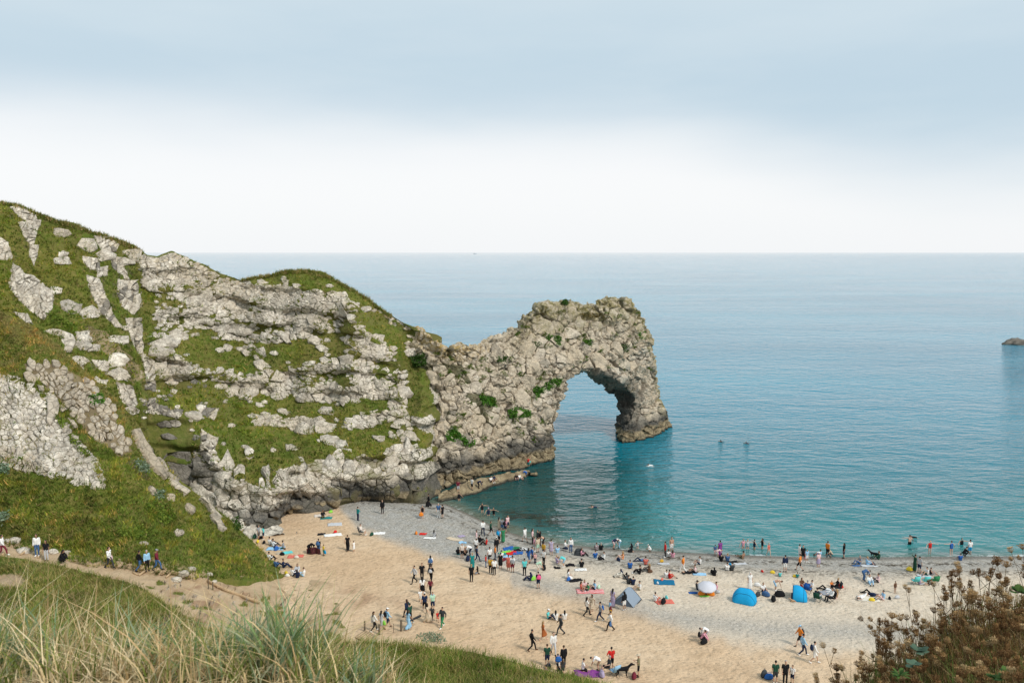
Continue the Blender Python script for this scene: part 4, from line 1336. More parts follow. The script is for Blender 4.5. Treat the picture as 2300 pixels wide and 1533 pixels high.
# near slope turf
n = 30000
x = rg.uniform(-10, 650, n); y = rg.uniform(690, 1300, n)
g = ~inany(x, y, [PAVE_N, SCREE_N], 4) | (rg.random(n) < 0.05)
x, y = x[g], y[g]
H, N, K = hits([BV_N, BV_C, BV_S, BV_P], x, y, (0,))
xk, yk = x[K], y[K]
cr = np.interp(xk, [p[0] for p in NT], [p[1] for p in NT])
dryf = np.clip(sstep(0.0, 0.5, nf(xk, yk, 70, 611)) * 0.5 + sstep(110, 0, yk - cr) * 0.55 * (xk < 260), 0, 1) * np.where(yk > 1040, 0.45, 1)
isd = rg.random(len(H)) < dryf
col = mixcol(len(H), GREEN, [3, 3, 2, .8, 2], rg)
col = np.where(isd[:, None], mixcol(len(H), [(0.17, 0.135, 0.045), (0.13, 0.12, 0.035), (0.22, 0.165, 0.07)], [2, 2, 1], rg), col)
pv = nf(xk, yk, 48, 612); pw = nf(xk, yk, 17, 613)
col = col * (1 + 0.55 * pv + 0.4 * pw)[:, None] * np.where((pw > 0.22)[:, None], np.array([1.35, 1.1, .9]), np.array([1, 1, 1]))
V, F, C = blades(H, N, rg.uniform(0.2, 0.5, len(H)) * (1 + .5 * pw), np.full(len(H), 0.085), col, 5, 0.8, 0.8, 1, 4)
tag(link('slope_grass', fastmesh('slope_grass', V, F, cols={'col': C}), M['blade']), 'short green grass covering the near slope above the path', 'grass', kind='stuff')
# shoulder turf, finer
n = 34000
x = rg.uniform(-10, 1400, n); y = rg.uniform(1236, 1560, n)
g = ~inany(x, y, [[(0, 1290), (40, 1288), (62, 1302), (40, 1318), (-10, 1314)]], 6)
x, y = x[g], y[g]
H, N, K = hits([BV_S, BV_N, BV_P], x, y, (0,))
dn = nf(x[K], y[K] * 2, 90, 621)
col = mixcol(len(H), [(0.065, 0.105, 0.012), (0.095, 0.125, 0.018), (0.13, 0.125, 0.03), (0.21, 0.165, 0.065), (0.045, 0.07, 0.01)], [3, 3, 2.5, 1.8, 2], rg)
isd = rg.random(len(H)) < np.interp(x[K], [0, 350, 600, 1300], [.42, .38, .25, .12])
col = np.where(isd[:, None], mixcol(len(H), [(0.20, 0.155, 0.06), (0.26, 0.20, 0.09), (0.15, 0.12, 0.035)], [2, 1, 2], rg), col)
col = col * (1 + 0.5 * dn)[:, None]
V, F, C = blades(H, N, rg.uniform(0.14, 0.36, len(H)), np.full(len(H), 0.022), col, 6, 0.9, 0.9, 2, 6)
tag(link('bank_grass', fastmesh('bank_grass', V, F, cols={'col': C}), M['blade']), 'tufted green and straw grass on the bank below the viewpoint', 'grass', kind='stuff')
# patches on the sandy slope
n = 9000
x = rg.uniform(300, 1250, n); y = rg.uniform(1290, 1533, n)
q = np.stack([x / 26, y / 11], -1)
vz = (fbm(q, 3, 91) > 0.22) & inany(x, y, [[(560, 1325), (720, 1330), (790, 1350), (850, 1400), (830, 1450), (700, 1440), (620, 1400), (540, 1360)], [(330, 1300), (420, 1330), (480, 1370), (400, 1390), (300, 1340)]], 12)
vz |= inany(x, y, [[(690, 1418), (840, 1430), (960, 1428), (1010, 1445), (1080, 1470), (1180, 1500), (1330, 1560), (1330, 1640), (640, 1520), (640, 1470)]], 8)
x, y = x[vz], y[vz]
H, N, K = hits([BV_P, BV_S, BV_B], x, y, (0,))
col = mixcol(len(H), GREEN, [3, 3, 2, 1, 2], rg)
V, F, C = blades(H, N, rg.uniform(0.12, 0.34, len(H)), np.full(len(H), 0.05), col, 6, 0.8, 0.8, 1, 7)
tag(link('dune_grass', fastmesh('dune_grass', V, F, cols={'col': C}), M['blade']), 'scattered green tufts on the sandy slope below the steps', 'grass', kind='stuff')

# ---- tall grass in front of the viewpoint
def near_pts(x0, x1, y0, y1, n, rg):
    X_ = rg.uniform(x0, x1, n); Y_ = rg.uniform(y0, y1, n)
    return np.stack([X_, Y_, near_z(X_, Y_)], -1)
up = lambda n: np.tile(np.array([0, 0, 1.0]), (n, 1))
GB = []
def clump(P, h, w, cols, wts, nb, lean, seg, seed, spread=0.25):
    r_ = np.random.default_rng(seed)
    c = mixcol(len(P), cols, wts, r_)
    h = h * np.interp(P[:, 0], [-2.2, -1.4, -0.5], [1, .9, .66]) * (0.72 + 0.7 * np.clip(fbm(P / 0.35, 2, 808) + .35, 0, 1))
    GB.append(blades(P, up(len(P)), h, w, c, nb, spread, lean, seg, seed, 1.0))
STRAW = [(0.36, 0.275, 0.15), (0.28, 0.195, 0.10), (0.40, 0.325, 0.205), (0.20, 0.135, 0.065)]
BLUEG = [(0.10, 0.145, 0.075), (0.14, 0.18, 0.11), (0.08, 0.12, 0.045), (0.19, 0.20, 0.12)]
OLIVE = [(0.10, 0.125, 0.025), (0.14, 0.15, 0.04), (0.08, 0.10, 0.02)]
# straw sward, left to centre
P_ = near_pts(-3.6, 0.3, 3.0, 5.4, 2300, rg); k_ = rg.random(len(P_)) < np.interp(P_[:, 0], [-3.6, -1.2, -0.3, 0.3], [1, 1, 0.55, 0.15]); P_ = P_[k_]
clump(P_, rg.uniform(0.12, 0.44, len(P_)), np.full(len(P_), 0.0075), STRAW + OLIVE, [3, 2, 2, 2, 2, 2, 1], 7, 1.0, 4, 31)
# blue-green tussocks
for cx_, cy_, nn, hh in ((-1.35, 3.5, 60, .42), (-1.0, 3.3, 55, .40), (-1.75, 3.6, 50, .38), (-2.35, 3.5, 45, .30), (-2.7, 3.6, 45, .28), (-0.65, 3.35, 40, .34), (-1.2, 4.0, 40, .36), (-0.35, 3.3, 26, .28), (-0.15, 3.4, 22, .24)):
    nn = int(nn * .7)
    a_ = rg.normal(0, 0.11, (nn, 2))
    P_ = np.stack([cx_ + a_[:, 0], cy_ + a_[:, 1], near_z(cx_ + a_[:, 0], cy_ + a_[:, 1])], -1)
    clump(P_, rg.uniform(0.7, 1.1, nn) * hh, np.full(nn, 0.014), BLUEG, [3, 2, 2, 1], 4, 0.7, 4, int(1000 * abs(cx_)), 0.2)
# olive low growth
P_ = near_pts(-3.6, 1.0, 3.0, 5.4, 1500, rg); k_ = rg.random(len(P_)) < np.interp(P_[:, 0], [-3.6, -0.5, 0.2, 1.0], [1, 0.9, 0.4, 0.05]); P_ = P_[k_]
clump(P_, rg.uniform(0.12, 0.26, len(P_)), np.full(len(P_), 0.007), OLIVE + BLUEG, [3, 3, 2, 2, 1, 1, 1], 6, 0.8, 3, 33)
# flattened dead straw over the bare edge
P_ = near_pts(-3.4, 0.0, 2.6, 3.5, 700, rg)
clump(P_, rg.uniform(0.06, 0.14, len(P_)), np.full(len(P_), 0.006), STRAW, [3, 2, 3, 1], 5, 2.2, 3, 36, 0.6)
# tall flowering stalks
P_ = near_pts(-3.0, 0.5, 2.9, 4.6, 190, rg)
clump(P_, rg.uniform(0.2, 0.52, len(P_)), np.full(len(P_), 0.006), STRAW, [3, 2, 3, 1], 2, 0.7, 5, 34, 0.08)
P_ = near_pts(-0.3, 1.6, 3.0, 4.6, 70, rg)
clump(P_, rg.uniform(0.15, 0.33, len(P_)), np.full(len(P_), 0.0035), STRAW, [3, 2, 3, 1], 2, 0.8, 4, 35, 0.1)
Vs, Fs, Cs, off = [], [], [], 0
for V, F, C in GB:
    Vs.append(V); Fs.append(F[0] + off); Cs.append(C); off += len(V)
tag(link('tall_grass', fastmesh('tall_grass', np.concatenate(Vs), np.concatenate(Fs), cols={'col': np.concatenate(Cs)}), M['blade']), 'tall straw and blue-green grass right in front of the viewpoint', 'grass', kind='stuff')
# fluffy grey seed heads among the grass
rg2 = np.random.default_rng(77)
Vs, Fs, Cs, off = [], [], [], 0
for q in range(90):
    px = rg2.uniform(330, 720); py = rg2.uniform(1320, 1450) + 0.10 * (px - 500)
    c = at(px, py, rg2.uniform(4.2, 6.0))
    n = 26
    D = rg2.normal(0, 1, (n, 3)); D /= np.linalg.norm(D, axis=1)[:, None]
    r = rg2.uniform(0.015, 0.04, n)
    S = np.cross(D, [0.3, 0.2, 1]); S /= np.linalg.norm(S, axis=1)[:, None] + 1e-9
    gy_ = float(near_z(c[0], c[1]))
    V = np.stack([c + S * 0.0022, c - S * 0.0022, c + D * r[:, None]], 1).reshape(-1, 3)
    st_ = np.array([[c[0] - .0018, c[1], gy_], [c[0] + .0018, c[1], gy_], c])
    Vs += [V, st_]; Fs += [np.arange(n * 3).reshape(-1, 3) + off, np.array([[0, 1, 2]]) + off + n * 3]; off += n * 3 + 3
    base = np.array([(0.52, 0.44, 0.35), (0.40, 0.32, 0.24), (0.30, 0.23, 0.17)])[rg2.integers(0, 3)]
    Cs += [np.tile(base, (n * 3, 1)) * rg2.uniform(0.7, 1.2, (n * 3, 1)), np.tile((0.3, 0.23, 0.14), (3, 1))]
tag(link('seed_heads', fastmesh('seed_heads', np.concatenate(Vs), np.concatenate(Fs), cols={'col': np.concatenate(Cs)}), M['blade']), 'fluffy grey-brown seed heads above the tall grass', 'grass', kind='stuff')

# ---- dried umbel plants, lower right
def tube(p, q, r0, r1, n=5):
    p, q = np.array(p, float), np.array(q, float)
    d = q - p; d /= np.linalg.norm(d) + 1e-9
    s = np.cross(d, [0.31, 0.77, 0.2]); s /= np.linalg.norm(s); t = np.cross(d, s)
    a = np.arange(n) * 2 * math.pi / n
    ring = np.cos(a)[:, None] * s + np.sin(a)[:, None] * t
    V = np.concatenate([p + ring * r0, q + ring * r1]); i = np.arange(n); j = (i + 1) % n
    return V, np.stack([i, j, j + n, i + n], -1)
def join(parts):
    V, F, C, o = [], [], [], 0
    for v, f, c in parts:
        V.append(v); C.append(np.tile(c, (len(v), 1)))
        f = np.asarray(f)
        if f.shape[1] == 4: f = np.concatenate([f[:, [0, 1, 2]], f[:, [0, 2, 3]]])
        F.append(f + o); o += len(v)
    return np.concatenate(V), np.concatenate(F), np.concatenate(C)
def umbel(rg, closed, size):
    """a bird's-nest seed head: rays curving up from one point, bristly seeds on top"""
    pr = []
    br = np.array([(0.33, 0.185, 0.075), (0.42, 0.265, 0.12), (0.22, 0.12, 0.05), (0.50, 0.36, 0.19)])[rg.integers(0, 4)]
    n = 22
    for k in range(n):
        a = k * 2.399; rr = size * math.sqrt((k + .5) / n)
        e1 = np.array([rr * 0.75 * math.cos(a), rr * 0.75 * math.sin(a), size * 0.55])
        e2 = np.array([rr * closed * math.cos(a), rr * closed * math.sin(a), size * (1.15 - 0.25 * (rr / size) ** 2 * (1 if closed > .8 else -0.6))])
        pr.append((*tube((0, 0, 0), e1, 0.0016, 0.0012, 3), br * 0.9)); pr.append((*tube(e1, e2, 0.0012, 0.001, 3), br))
        for _ in range(4):
            d = rg.normal(0, 1, 3) * size * 0.14
            pr.append((np.array([e2, e2 + d + [0, 0, size * .05], e2 + d[[1, 2, 0]] * 0.8]), np.array([[0, 1, 2]]), br * rg.uniform(0.7, 1.5)))
    return join(pr)
def stemset(rg, H, heads):
    pr = []
    br = np.array([0.19, 0.125, 0.06]) * rg.uniform(0.7, 1.2)
    p = np.zeros(3); d = np.array([rg.normal(0, .10), rg.normal(0, .10), 1.0])
    ns = 5
    pts = [p]
    for s in range(ns):
        d = d + np.array([rg.normal(0, .06), rg.normal(0, .06), 0]); p = p + d * H / ns; pts.append(p)
    for s in range(ns):
        pr.append((*tube(pts[s], pts[s + 1], 0.0042 - 0.0005 * s, 0.0037 - 0.0005 * s, 4), br * (0.7 + 0.1 * s)))
    tips = [(pts[-1], d)]
    for b in range(heads - 1):
        s = rg.integers(2, ns); q = pts[s]
        dd = np.array([rg.normal(0, .5), rg.normal(0, .5), 1.0]); L = H * rg.uniform(0.10, 0.22)
        e = q + dd * L
        pr.append((*tube(q, e, 0.0026, 0.0018, 4), br))
        tips.append((e, dd))
    return join(pr), tips
UMB = []
rgu = np.random.default_rng(8)
for v in range(6):
    H = rgu.uniform(0.75, 1.1)
    (sv, sf, sc), tips = stemset(rgu, H, int(rgu.integers(3, 6)))
    hs = []
    for e, dd in tips:
        size = rgu.uniform(0.028, 0.042)
        hv, hf, hc = umbel(rgu, rgu.choice([0.45, 0.7, 0.95]), size)
        dd = dd / np.linalg.norm(dd)
        qz = Vector((0, 0, 1)).rotation_difference(Vector(dd)).to_matrix()
        hv = hv @ np.array(qz).T + e
        hs.append(fastmesh('seed_head', hv, hf, cols={'col': hc}))
    lv = []
    for _ in range(5):
        z_ = rgu.uniform(0.1, 0.6) * H; a = rgu.uniform(0, 6.28); L = rgu.uniform(.10, .22)
        dr = np.array([math.cos(a), math.sin(a), rgu.uniform(-.3, .6)]); sd = np.array([-math.sin(a), math.cos(a), 0])
        b0 = np.array([0, 0, z_])
        lv.append((np.array([b0, b0 + dr * L * .5 + sd * .006, b0 + dr * L - np.array([0, 0, L * .35]), b0 + dr * L * .5 - sd * .006]), np.array([[0, 1, 2, 3]]), np.array([(0.10, 0.12, 0.03), (0.24, 0.17, 0.08), (0.17, 0.11, 0.05)])[rgu.integers(0, 3)]))
    UMB.append((fastmesh('stem', sv, sf, cols={'col': sc}), hs, fastmesh('leaves', *join(lv)[:2], cols={'col': join(lv)[2]}), H))
def bush_top(px):
    return np.interp(px, [1830, 1870, 1920, 1960, 2010, 2060, 2110, 2150, 2200, 2250, 2300, 2400], [1530, 1500, 1440, 1400, 1372, 1345, 1310, 1270, 1262, 1255, 1240, 1215])
def bush_base(x, y):
    return near_z(x, y)
cnt = 0
for q in range(900):
    if cnt >= 290: break
    px = rgu.uniform(1815, 2360); t = rgu.random() ** 1.05
    top = bush_top(px) + 8 + t * 330 + abs(rgu.normal(0, 6))
    if top > 1640 or (px < 1900 and rgu.random() < 0.7): continue
    Y = float(np.interp(t, [0, 1], [6.9, 4.3])) + rgu.normal(0, .15)
    tip = at(px, top, Y)
    stem, hs, lv, H = UMB[rgu.integers(0, 6)]
    sc_ = rgu.uniform(0.85, 1.2)
    o = link('umbel_plant', None if False else stem, M['blade'])
    o.location = (tip[0], tip[1], tip[2] - H * sc_)
    o.rotation_euler = (rgu.normal(0, .09), rgu.normal(0, .09) - .05, rgu.uniform(0, 6.28))
    o.scale = (sc_,) * 3
    tag(o, 'brown dried umbel plant with bristly seed heads in the lower right thicket', 'plant', 'dried umbel plants in the lower right corner')
    for hm in hs: link('seed_head', hm, M['blade'], o)
    link('leaf_spray', lv, M['blade'], o)
    cnt += 1
# undergrowth of the thicket: dead stalks, straw and green leaves
n = 4000
px = rgu.uniform(1830, 2420, n); t = rgu.random(n)
Y_ = np.interp(t, [0, 1], [6.8, 4.0])
top = bush_top(px) + 48 + t * 330
T_ = at(px, top, Y_)
hh = rgu.uniform(0.25, 0.6, n)
B_ = T_ - np.stack([0 * hh, 0 * hh, hh], -1)
lw = (top > 1440) & (rgu.random(n) < 0.55)
col = mixcol(n, [(0.15, 0.085, 0.032), (0.09, 0.055, 0.022), (0.30, 0.22, 0.12), (0.07, 0.10, 0.02), (0.20, 0.115, 0.045)], [2.5, 2.5, 1.8, 3, 2], rgu)
col = np.where(lw[:, None], mixcol(n, [(0.06, 0.12, 0.02), (0.09, 0.13, 0.03), (0.12, 0.09, 0.04)], [1, 1, 1], rgu), col)
V1, F1, C1 = blades(B_, up(n), hh, np.full(n, 0.0055), col, 4, 0.22, 0.5, 3, 91, 1.0)
tag(link('undergrowth', fastmesh('undergrowth', V1, F1, cols={'col': C1}), M['blade']), 'tangle of dead brown stalks and green blades in the lower right thicket', 'undergrowth', kind='stuff')
# bank of earth that carries the thicket
xs = np.arange(1.2, 7.5, 0.1); ys = np.arange(2.2, 9.0, 0.1)
Xg, Yg_ = np.meshgrid(xs, ys)
pxg, _ = project(np.stack([Xg, Yg_, np.full_like(Xg, 35.0)], -1))
tt = np.clip((6.9 - Yg_) / 2.6, 0, 1.4)
Zt = np.array([at(a, b, c) for a, b, c in zip(pxg.ravel(), (bush_top(pxg) + 95 + tt * 330).ravel(), Yg_.ravel())])[:, 2].reshape(Xg.shape) - 0.20
Zt = np.where(Yg_ > 7.0, Zt - (Yg_ - 7.0) * 2.2, Zt) + 0.10 * fbm(np.stack([Xg / .4, Yg_ / .4], -1), 3, 12)
fall = sstep(1790, 1900, pxg); Zt = Zt - (1 - fall) * 2.0
Pq = np.stack([Xg, Yg_, Zt], -1)
tag(link('earth_bank', fastmesh('earth_bank', Pq.reshape(-1, 3), gridfaces(*Xg.shape), {'soil': np.full(Xg.size, 0.75), 'dry': np.full(Xg.size, .6), 'sand': np.zeros(Xg.size), 'red': np.zeros(Xg.size)}, smooth=True), M['ground']), kind='structure')
# broad blue-green leaf rosette and low green leaves
def leafmesh(L, Wd, n, seed, cols, upang=(0.3, 1.1)):
    r_ = np.random.default_rng(seed); pr = []
    for k in range(n):
        a = k * 2.4 + r_.normal(0, .2); el = r_.uniform(*upang); l = L * r_.uniform(.7, 1.15)
        d = np.array([math.cos(a) * math.cos(el), math.sin(a) * math.cos(el), math.sin(el)]); s = np.array([-math.sin(a), math.cos(a), 0])
        nn = np.cross(s, d)
        rows = []
        for t, w in ((0, .08), (.25, .55), (.5, 1), (.75, .8), (1, .1)):
            c = d * l * t - np.array([0, 0, 1]) * l * .35 * t * t
            rows += [c - s * Wd * w / 2 + nn * Wd * .12 * w, c, c + s * Wd * w / 2 + nn * Wd * .12 * w]
        f = []
        for q in range(4):
            b = q * 3
            f += [[b, b + 1, b + 4, b + 3], [b + 1, b + 2, b + 5, b + 4]]
        pr.append((np.array(rows), np.array(f), np.array(cols[k % len(cols)]) * r_.uniform(.8, 1.2)))
    return join(pr)
for i, (x_, y_, Y, L, Wd, n, lb) in enumerate([(2062, 1462, 5.0, .085, .055, 9, 'blue-green broad-leaved plant in the middle of the brown thicket'), (2052, 1492, 4.9, .065, .045, 7, 'smaller blue-green leafy plant just below the broad-leaved one'),
                                               (2262, 1510, 4.5, .06, .045, 12, 'low bright green leaves in the bottom right corner'), (2235, 1523, 4.5, .06, .045, 10, 'bright green leaves near the bottom edge under the thicket'),
                                               (2288, 1330, 5.9, .09, .05, 14, 'fresh green leaves at the right edge within the brown stalks'), (2020, 1515, 4.6, .07, .02, 16, 'narrow green leaves at the bottom of the thicket')]):
    v, f, c = leafmesh(L, Wd, n, 40 + i, [(0.08, 0.14, 0.095), (0.10, 0.165, 0.11)] if i < 2 else [(0.05, 0.115, 0.025), (0.075, 0.14, 0.03)])
    tag(link('leafy_plant', fastmesh('leafy_plant', v, f, cols={'col': c}), M['blade'], loc=tuple(at(x_, y_, Y))), lb, 'plant')

# ---- small tufts in the joints of the arch
r_ = np.random.default_rng(321)
cx_ = r_.uniform(975, 1480, 130); cy_ = r_.uniform(690, 1000, 130)
ok = inpoly(cx_, cy_, ARCH_POLY) & (cy_ > np.interp(cx_, [p[0] for p in ARCH_RIDGE], [p[1] for p in ARCH_RIDGE]) + 12) & ((cx_ < 1240) | (cy_ < 830))
X9, Y9 = [], []
for a, b in zip(cx_[ok], cy_[ok]):
    m_ = int(r_.integers(8, 40)); X9.append(a + r_.normal(0, r_.uniform(2, 6), m_)); Y9.append(b + r_.normal(0, r_.uniform(1.5, 3.5), m_))
H, N, K = hits([BV_A], np.concatenate(X9), np.concatenate(Y9))
V, F, C = blades(H + N * 0.25, N, r_.uniform(0.2, 0.5, len(H)), np.full(len(H), 0.12), mixcol(len(H), [(0.04, 0.085, 0.01), (0.07, 0.10, 0.014), (0.10, 0.095, 0.02)], [2, 2, 1], r_), 4, 0.6, 0.8, 1, 44)
tag(link('rock_tufts', fastmesh('rock_tufts', V, F, cols={'col': C}), M['blade']), 'small green tufts in the joints of the arch rock', 'grass', kind='stuff')

# ---- shrubs: clumps of small leaves on rock and slope
def shrub(poly, bvhs, n, leaf, cols, label, thick=0.5, seed=0):
    r_ = np.random.default_rng(seed)
    xs_ = [p[0] for p in poly]; ys_ = [p[1] for p in poly]
    x = r_.uniform(min(xs_), max(xs_), n * 3); y = r_.uniform(min(ys_), max(ys_), n * 3)
    k = inany(x, y, [poly], 4, 14); x, y = x[k][:n], y[k][:n]
    H, N, K = hits(bvhs, x, y)
    if not len(H): return
    th = thick * (0.3 + 0.7 * sstep(-0.4, 0.5, fbm(H / 0.8, 2, seed)))
    c = H + N * (th * r_.uniform(0, 1, len(H)))[:, None] + r_.normal(0, .12, H.shape)
    D = r_.normal(0, 1, H.shape) + N * .6; D /= np.linalg.norm(D, axis=1)[:, None]
    S = np.cross(D, r_.normal(0, 1, H.shape)); S /= np.linalg.norm(S, axis=1)[:, None]
    l = leaf * r_.uniform(.6, 1.3, len(H))[:, None]
    V = np.stack([c - D * l, c + S * l * .6, c + D * l, c - S * l * .6], 1).reshape(-1, 3)
    C = np.repeat(mixcol(len(H), cols, np.ones(len(cols)), r_), 4, 0)
    o = V.mean(0)
    root = link('shrub', None)
    root = root
    root.location = o
    tag(root, label, 'shrub', 'shrubs on the rock and slope')
    link('foliage', fastmesh('foliage', V - o, np.arange(len(V)).reshape(-1, 4), cols={'col': C}), M['blade'], root)
    P0 = H[r_.integers(0, len(H), 6)]
    pr = [(*tube(p - N[0] * .3, p + N[0] * thick * .7, .03, .012, 4), np.array((.09, .065, .04))) for p in P0]
    v, f, c_ = join(pr)
    link('stem', fastmesh('stem', v - o, f, cols={'col': c_}), M['blade'], root)
LG = [(0.055, 0.15, 0.012), (0.075, 0.18, 0.02), (0.035, 0.10, 0.012)]
YG = [(0.12, 0.17, 0.02), (0.16, 0.20, 0.03), (0.07, 0.12, 0.015)]
WG = [(0.17, 0.22, 0.15), (0.10, 0.16, 0.09), (0.22, 0.27, 0.19)]
DG = [(0.025, 0.065, 0.01), (0.04, 0.085, 0.012), (0.055, 0.10, 0.02)]
for i, (poly, bv, n, lf, cs, lb, th) in enumerate([
        ([(1195, 875), (1215, 862), (1240, 850), (1262, 845), (1258, 862), (1230, 875), (1205, 893)], [BV_A], 800, .16, LG, 'long bright green ivy patch on the rock left of the arch opening', .6),
        ([(1143, 922), (1160, 915), (1175, 918), (1192, 925), (1188, 938), (1165, 932), (1145, 935)], [BV_A], 450, .15, LG, 'bright green shrub in the middle of the promontory wall', .5),
        ([(1152, 936), (1165, 938), (1162, 966), (1150, 956)], [BV_A], 200, .14, YG, 'yellow-green tuft hanging below the mid-wall shrub', .4),
        ([(1000, 970), (1020, 962), (1048, 985), (1068, 990), (1062, 1000), (1030, 996), (1005, 996)], [BV_A], 600, .15, LG, 'green bushes low on the promontory wall above the dark band', .6),
        ([(1225, 755), (1240, 752), (1262, 760), (1258, 772), (1232, 768)], [BV_A], 300, .15, LG, 'green tuft below the left hump of the arch crest', .5),
        ([(1262, 676), (1272, 673), (1280, 682), (1268, 684)], [BV_A], 160, .14, DG, 'dark green cushion on top of the arch crest', .5),
        ([(1310, 765), (1330, 764), (1330, 774), (1312, 774)], [BV_A], 140, .13, LG, 'small green tuft in the centre of the arch face', .4),
        ([(1395, 772), (1412, 775), (1410, 792), (1396, 786)], [BV_A], 140, .13, DG, 'dark green tuft right of centre on the arch face', .4),
        ([(1432, 745), (1450, 745), (1448, 758), (1436, 760)], [BV_A], 160, .13, LG, 'green tuft near the right shoulder of the arch', .4),
        ([(1195, 765), (1225, 770), (1222, 790), (1205, 785)], [BV_A], 220, .13, DG, 'dark green patch below the left shoulder of the arch', .4),
        ([(1075, 888), (1110, 892), (1112, 912), (1085, 908)], [BV_A], 330, .15, LG, 'green grassy tuft between big boulders of the promontory', .5),
        ([(1300, 706), (1345, 700), (1370, 706), (1365, 714), (1320, 716)], [BV_A], 260, .12, [(0.16, 0.11, 0.03), (0.11, 0.10, 0.03)], 'rusty brown growth in the dip of the arch crest', .35),
        ([(925, 800), (955, 795), (958, 818), (930, 825)], [BV_A, BV_C], 420, .16, DG, 'dark bush at the head of the green gully', .7),
        ([(1115, 800), (1140, 800), (1135, 812), (1118, 812)], [BV_A], 140, .13, DG, 'little dark tuft under the promontory crest', .4),
        ([(325, 1140), (350, 1128), (380, 1140), (395, 1165), (372, 1185), (345, 1172)], [BV_N], 800, .11, YG, 'yellow-green bush on the near slope', .7),
        ([(265, 1195), (300, 1185), (330, 1188), (325, 1208), (290, 1212)], [BV_N], 520, .11, YG, 'low yellow-green shrub just above the path', .5),
        ([(340, 1105), (362, 1098), (372, 1118), (350, 1128)], [BV_N], 260, .10, WG, 'grey-green leafy plant on the near slope', .5),
        ([(145, 975), (165, 985), (185, 1005), (200, 1025), (185, 1025), (160, 1000)], [BV_N], 420, .11, YG, 'yellow-green growth along the edge of the block pavement', .4),
        ([(122, 935), (140, 940), (150, 965), (135, 960)], [BV_N], 260, .11, YG, 'yellowish shrub beside the isolated pavement blocks', .4),
        ([(195, 890), (230, 885), (232, 905), (205, 912)], [BV_N], 260, .12, LG, 'green shrub on the stony strip of the slope', .4),
        ([(300, 1030), (330, 1040), (335, 1065), (310, 1060)], [BV_N], 340, .11, WG, 'grey-green bush below the rock ribs', .5),
        ([(-5, 1045), (15, 1045), (18, 1065), (-5, 1065)], [BV_N], 200, .12, WG, 'pale grey-green plant at the left edge below the pavement', .4),
        ([(-5, 1150), (20, 1155), (22, 1172), (-5, 1175)], [BV_N], 200, .12, WG, 'pale grey-green plant at the left edge above the path', .4),
        ([(520, 1165), (535, 1160), (545, 1185), (530, 1195)], [BV_N, BV_SL], 240, .12, DG, 'dark bush at the end of the rock ribs by the slab', .6),
        ([(100, 700), (130, 712), (170, 735), (160, 745), (115, 725)], [BV_C], 320, .14, YG, 'yellow-green scrub below the big left outcrop', .5),
        ([(935, 1425), (985, 1422), (1000, 1440), (960, 1445)], [BV_P, BV_B], 420, .08, WG, 'grey-green mat of leaves by the wooden platform', .3)]):
    shrub(poly, bv, int(n * (2.4 if BV_A in bv else 1.3)), lf * 1.15, [tuple(1.35 * q for q in c) for c in cs], lb, th, 700 + i)
# ================================================================== people
def capsule(p, q, r0, r1, n=8):
    p, q = np.array(p, float), np.array(q, float)
    d = q - p; L = np.linalg.norm(d)
    d = d / L if L > 1e-6 else np.array([0, 0, 1.0])
    s = np.cross(d, [0.31, 0.77, 0.21]); s /= np.linalg.norm(s); t = np.cross(d, s)
    a = np.arange(n) * 2 * math.pi / n
    ring = np.cos(a)[:, None] * s + np.sin(a)[:, None] * t
    rows = [p - d * r0 * .9 + ring * r0 * .35, p - d * r0 * .5 + ring * r0 * .85, p + ring * r0, q + ring * r1, q + d * r1 * .5 + ring * r1 * .85, q + d * r1 * .9 + ring * r1 * .35]
    V = np.concatenate(rows + [[p - d * r0], [q + d * r1]])
    i = np.arange(n); j = (i + 1) % n
    F = [np.stack([i + k * n, j + k * n, j + (k + 1) * n, i + (k + 1) * n], -1) for k in range(5)]
    F = np.concatenate([np.concatenate([f[:, [0, 1, 2]], f[:, [0, 2, 3]]]) for f in F])
    F = np.concatenate([F, np.stack([j, i, np.full(n, 6 * n)], -1), np.stack([i + 5 * n, j + 5 * n, np.full(n, 6 * n + 1)], -1)])
    return V, F
def ell(c, r, axes=None, n=10, m=7):
    th = np.linspace(0, math.pi, m)
    rows = []
    for t in th[1:-1]:
        a = np.arange(n) * 2 * math.pi / n
        rows.append(np.stack([np.sin(t) * np.cos(a), np.sin(t) * np.sin(a), np.full(n, np.cos(t))], -1))
    V = np.concatenate(rows + [[[0, 0, 1]], [[0, 0, -1]]]) * np.array(r)
    k = m - 2
    i = np.arange(n); j = (i + 1) % n
    F = []
    for q in range(k - 1):
        F += [np.stack([i + q * n, i + (q + 1) * n, j + (q + 1) * n], -1), np.stack([i + q * n, j + (q + 1) * n, j + q * n], -1)]
    F += [np.stack([np.full(n, k * n), i, j], -1), np.stack([np.full(n, k * n + 1), j + (k - 1) * n, i + (k - 1) * n], -1)]
    if axes is not None: V = V @ np.array(axes)
    return V + np.array(c), np.concatenate(F)
def fuse(name, prims, voxel, it=2):
    """one continuous skin over overlapping limbs"""
    V, F, o = [], [], 0
    for v, f in prims:
        V.append(v); F.append(f + o); o += len(v)
    me0 = fastmesh('raw', np.concatenate(V), np.concatenate(F))
    ob = bpy.data.objects.new('raw', me0); COL.objects.link(ob)
    md = ob.modifiers.new('r', 'REMESH'); md.mode = 'VOXEL'; md.voxel_size = voxel
    dg = bpy.context.evaluated_depsgraph_get()
    me = bpy.data.meshes.new_from_object(ob.evaluated_get(dg))
    bpy.data.objects.remove(ob); bpy.data.meshes.remove(me0)
    if it: set_co(me, smooth_mesh(me, it, 0.5))
    me.polygons.foreach_set('use_smooth', np.ones(len(me.polygons), bool))
    me.name = name
    return me
A = lambda *v: np.array(v, float)
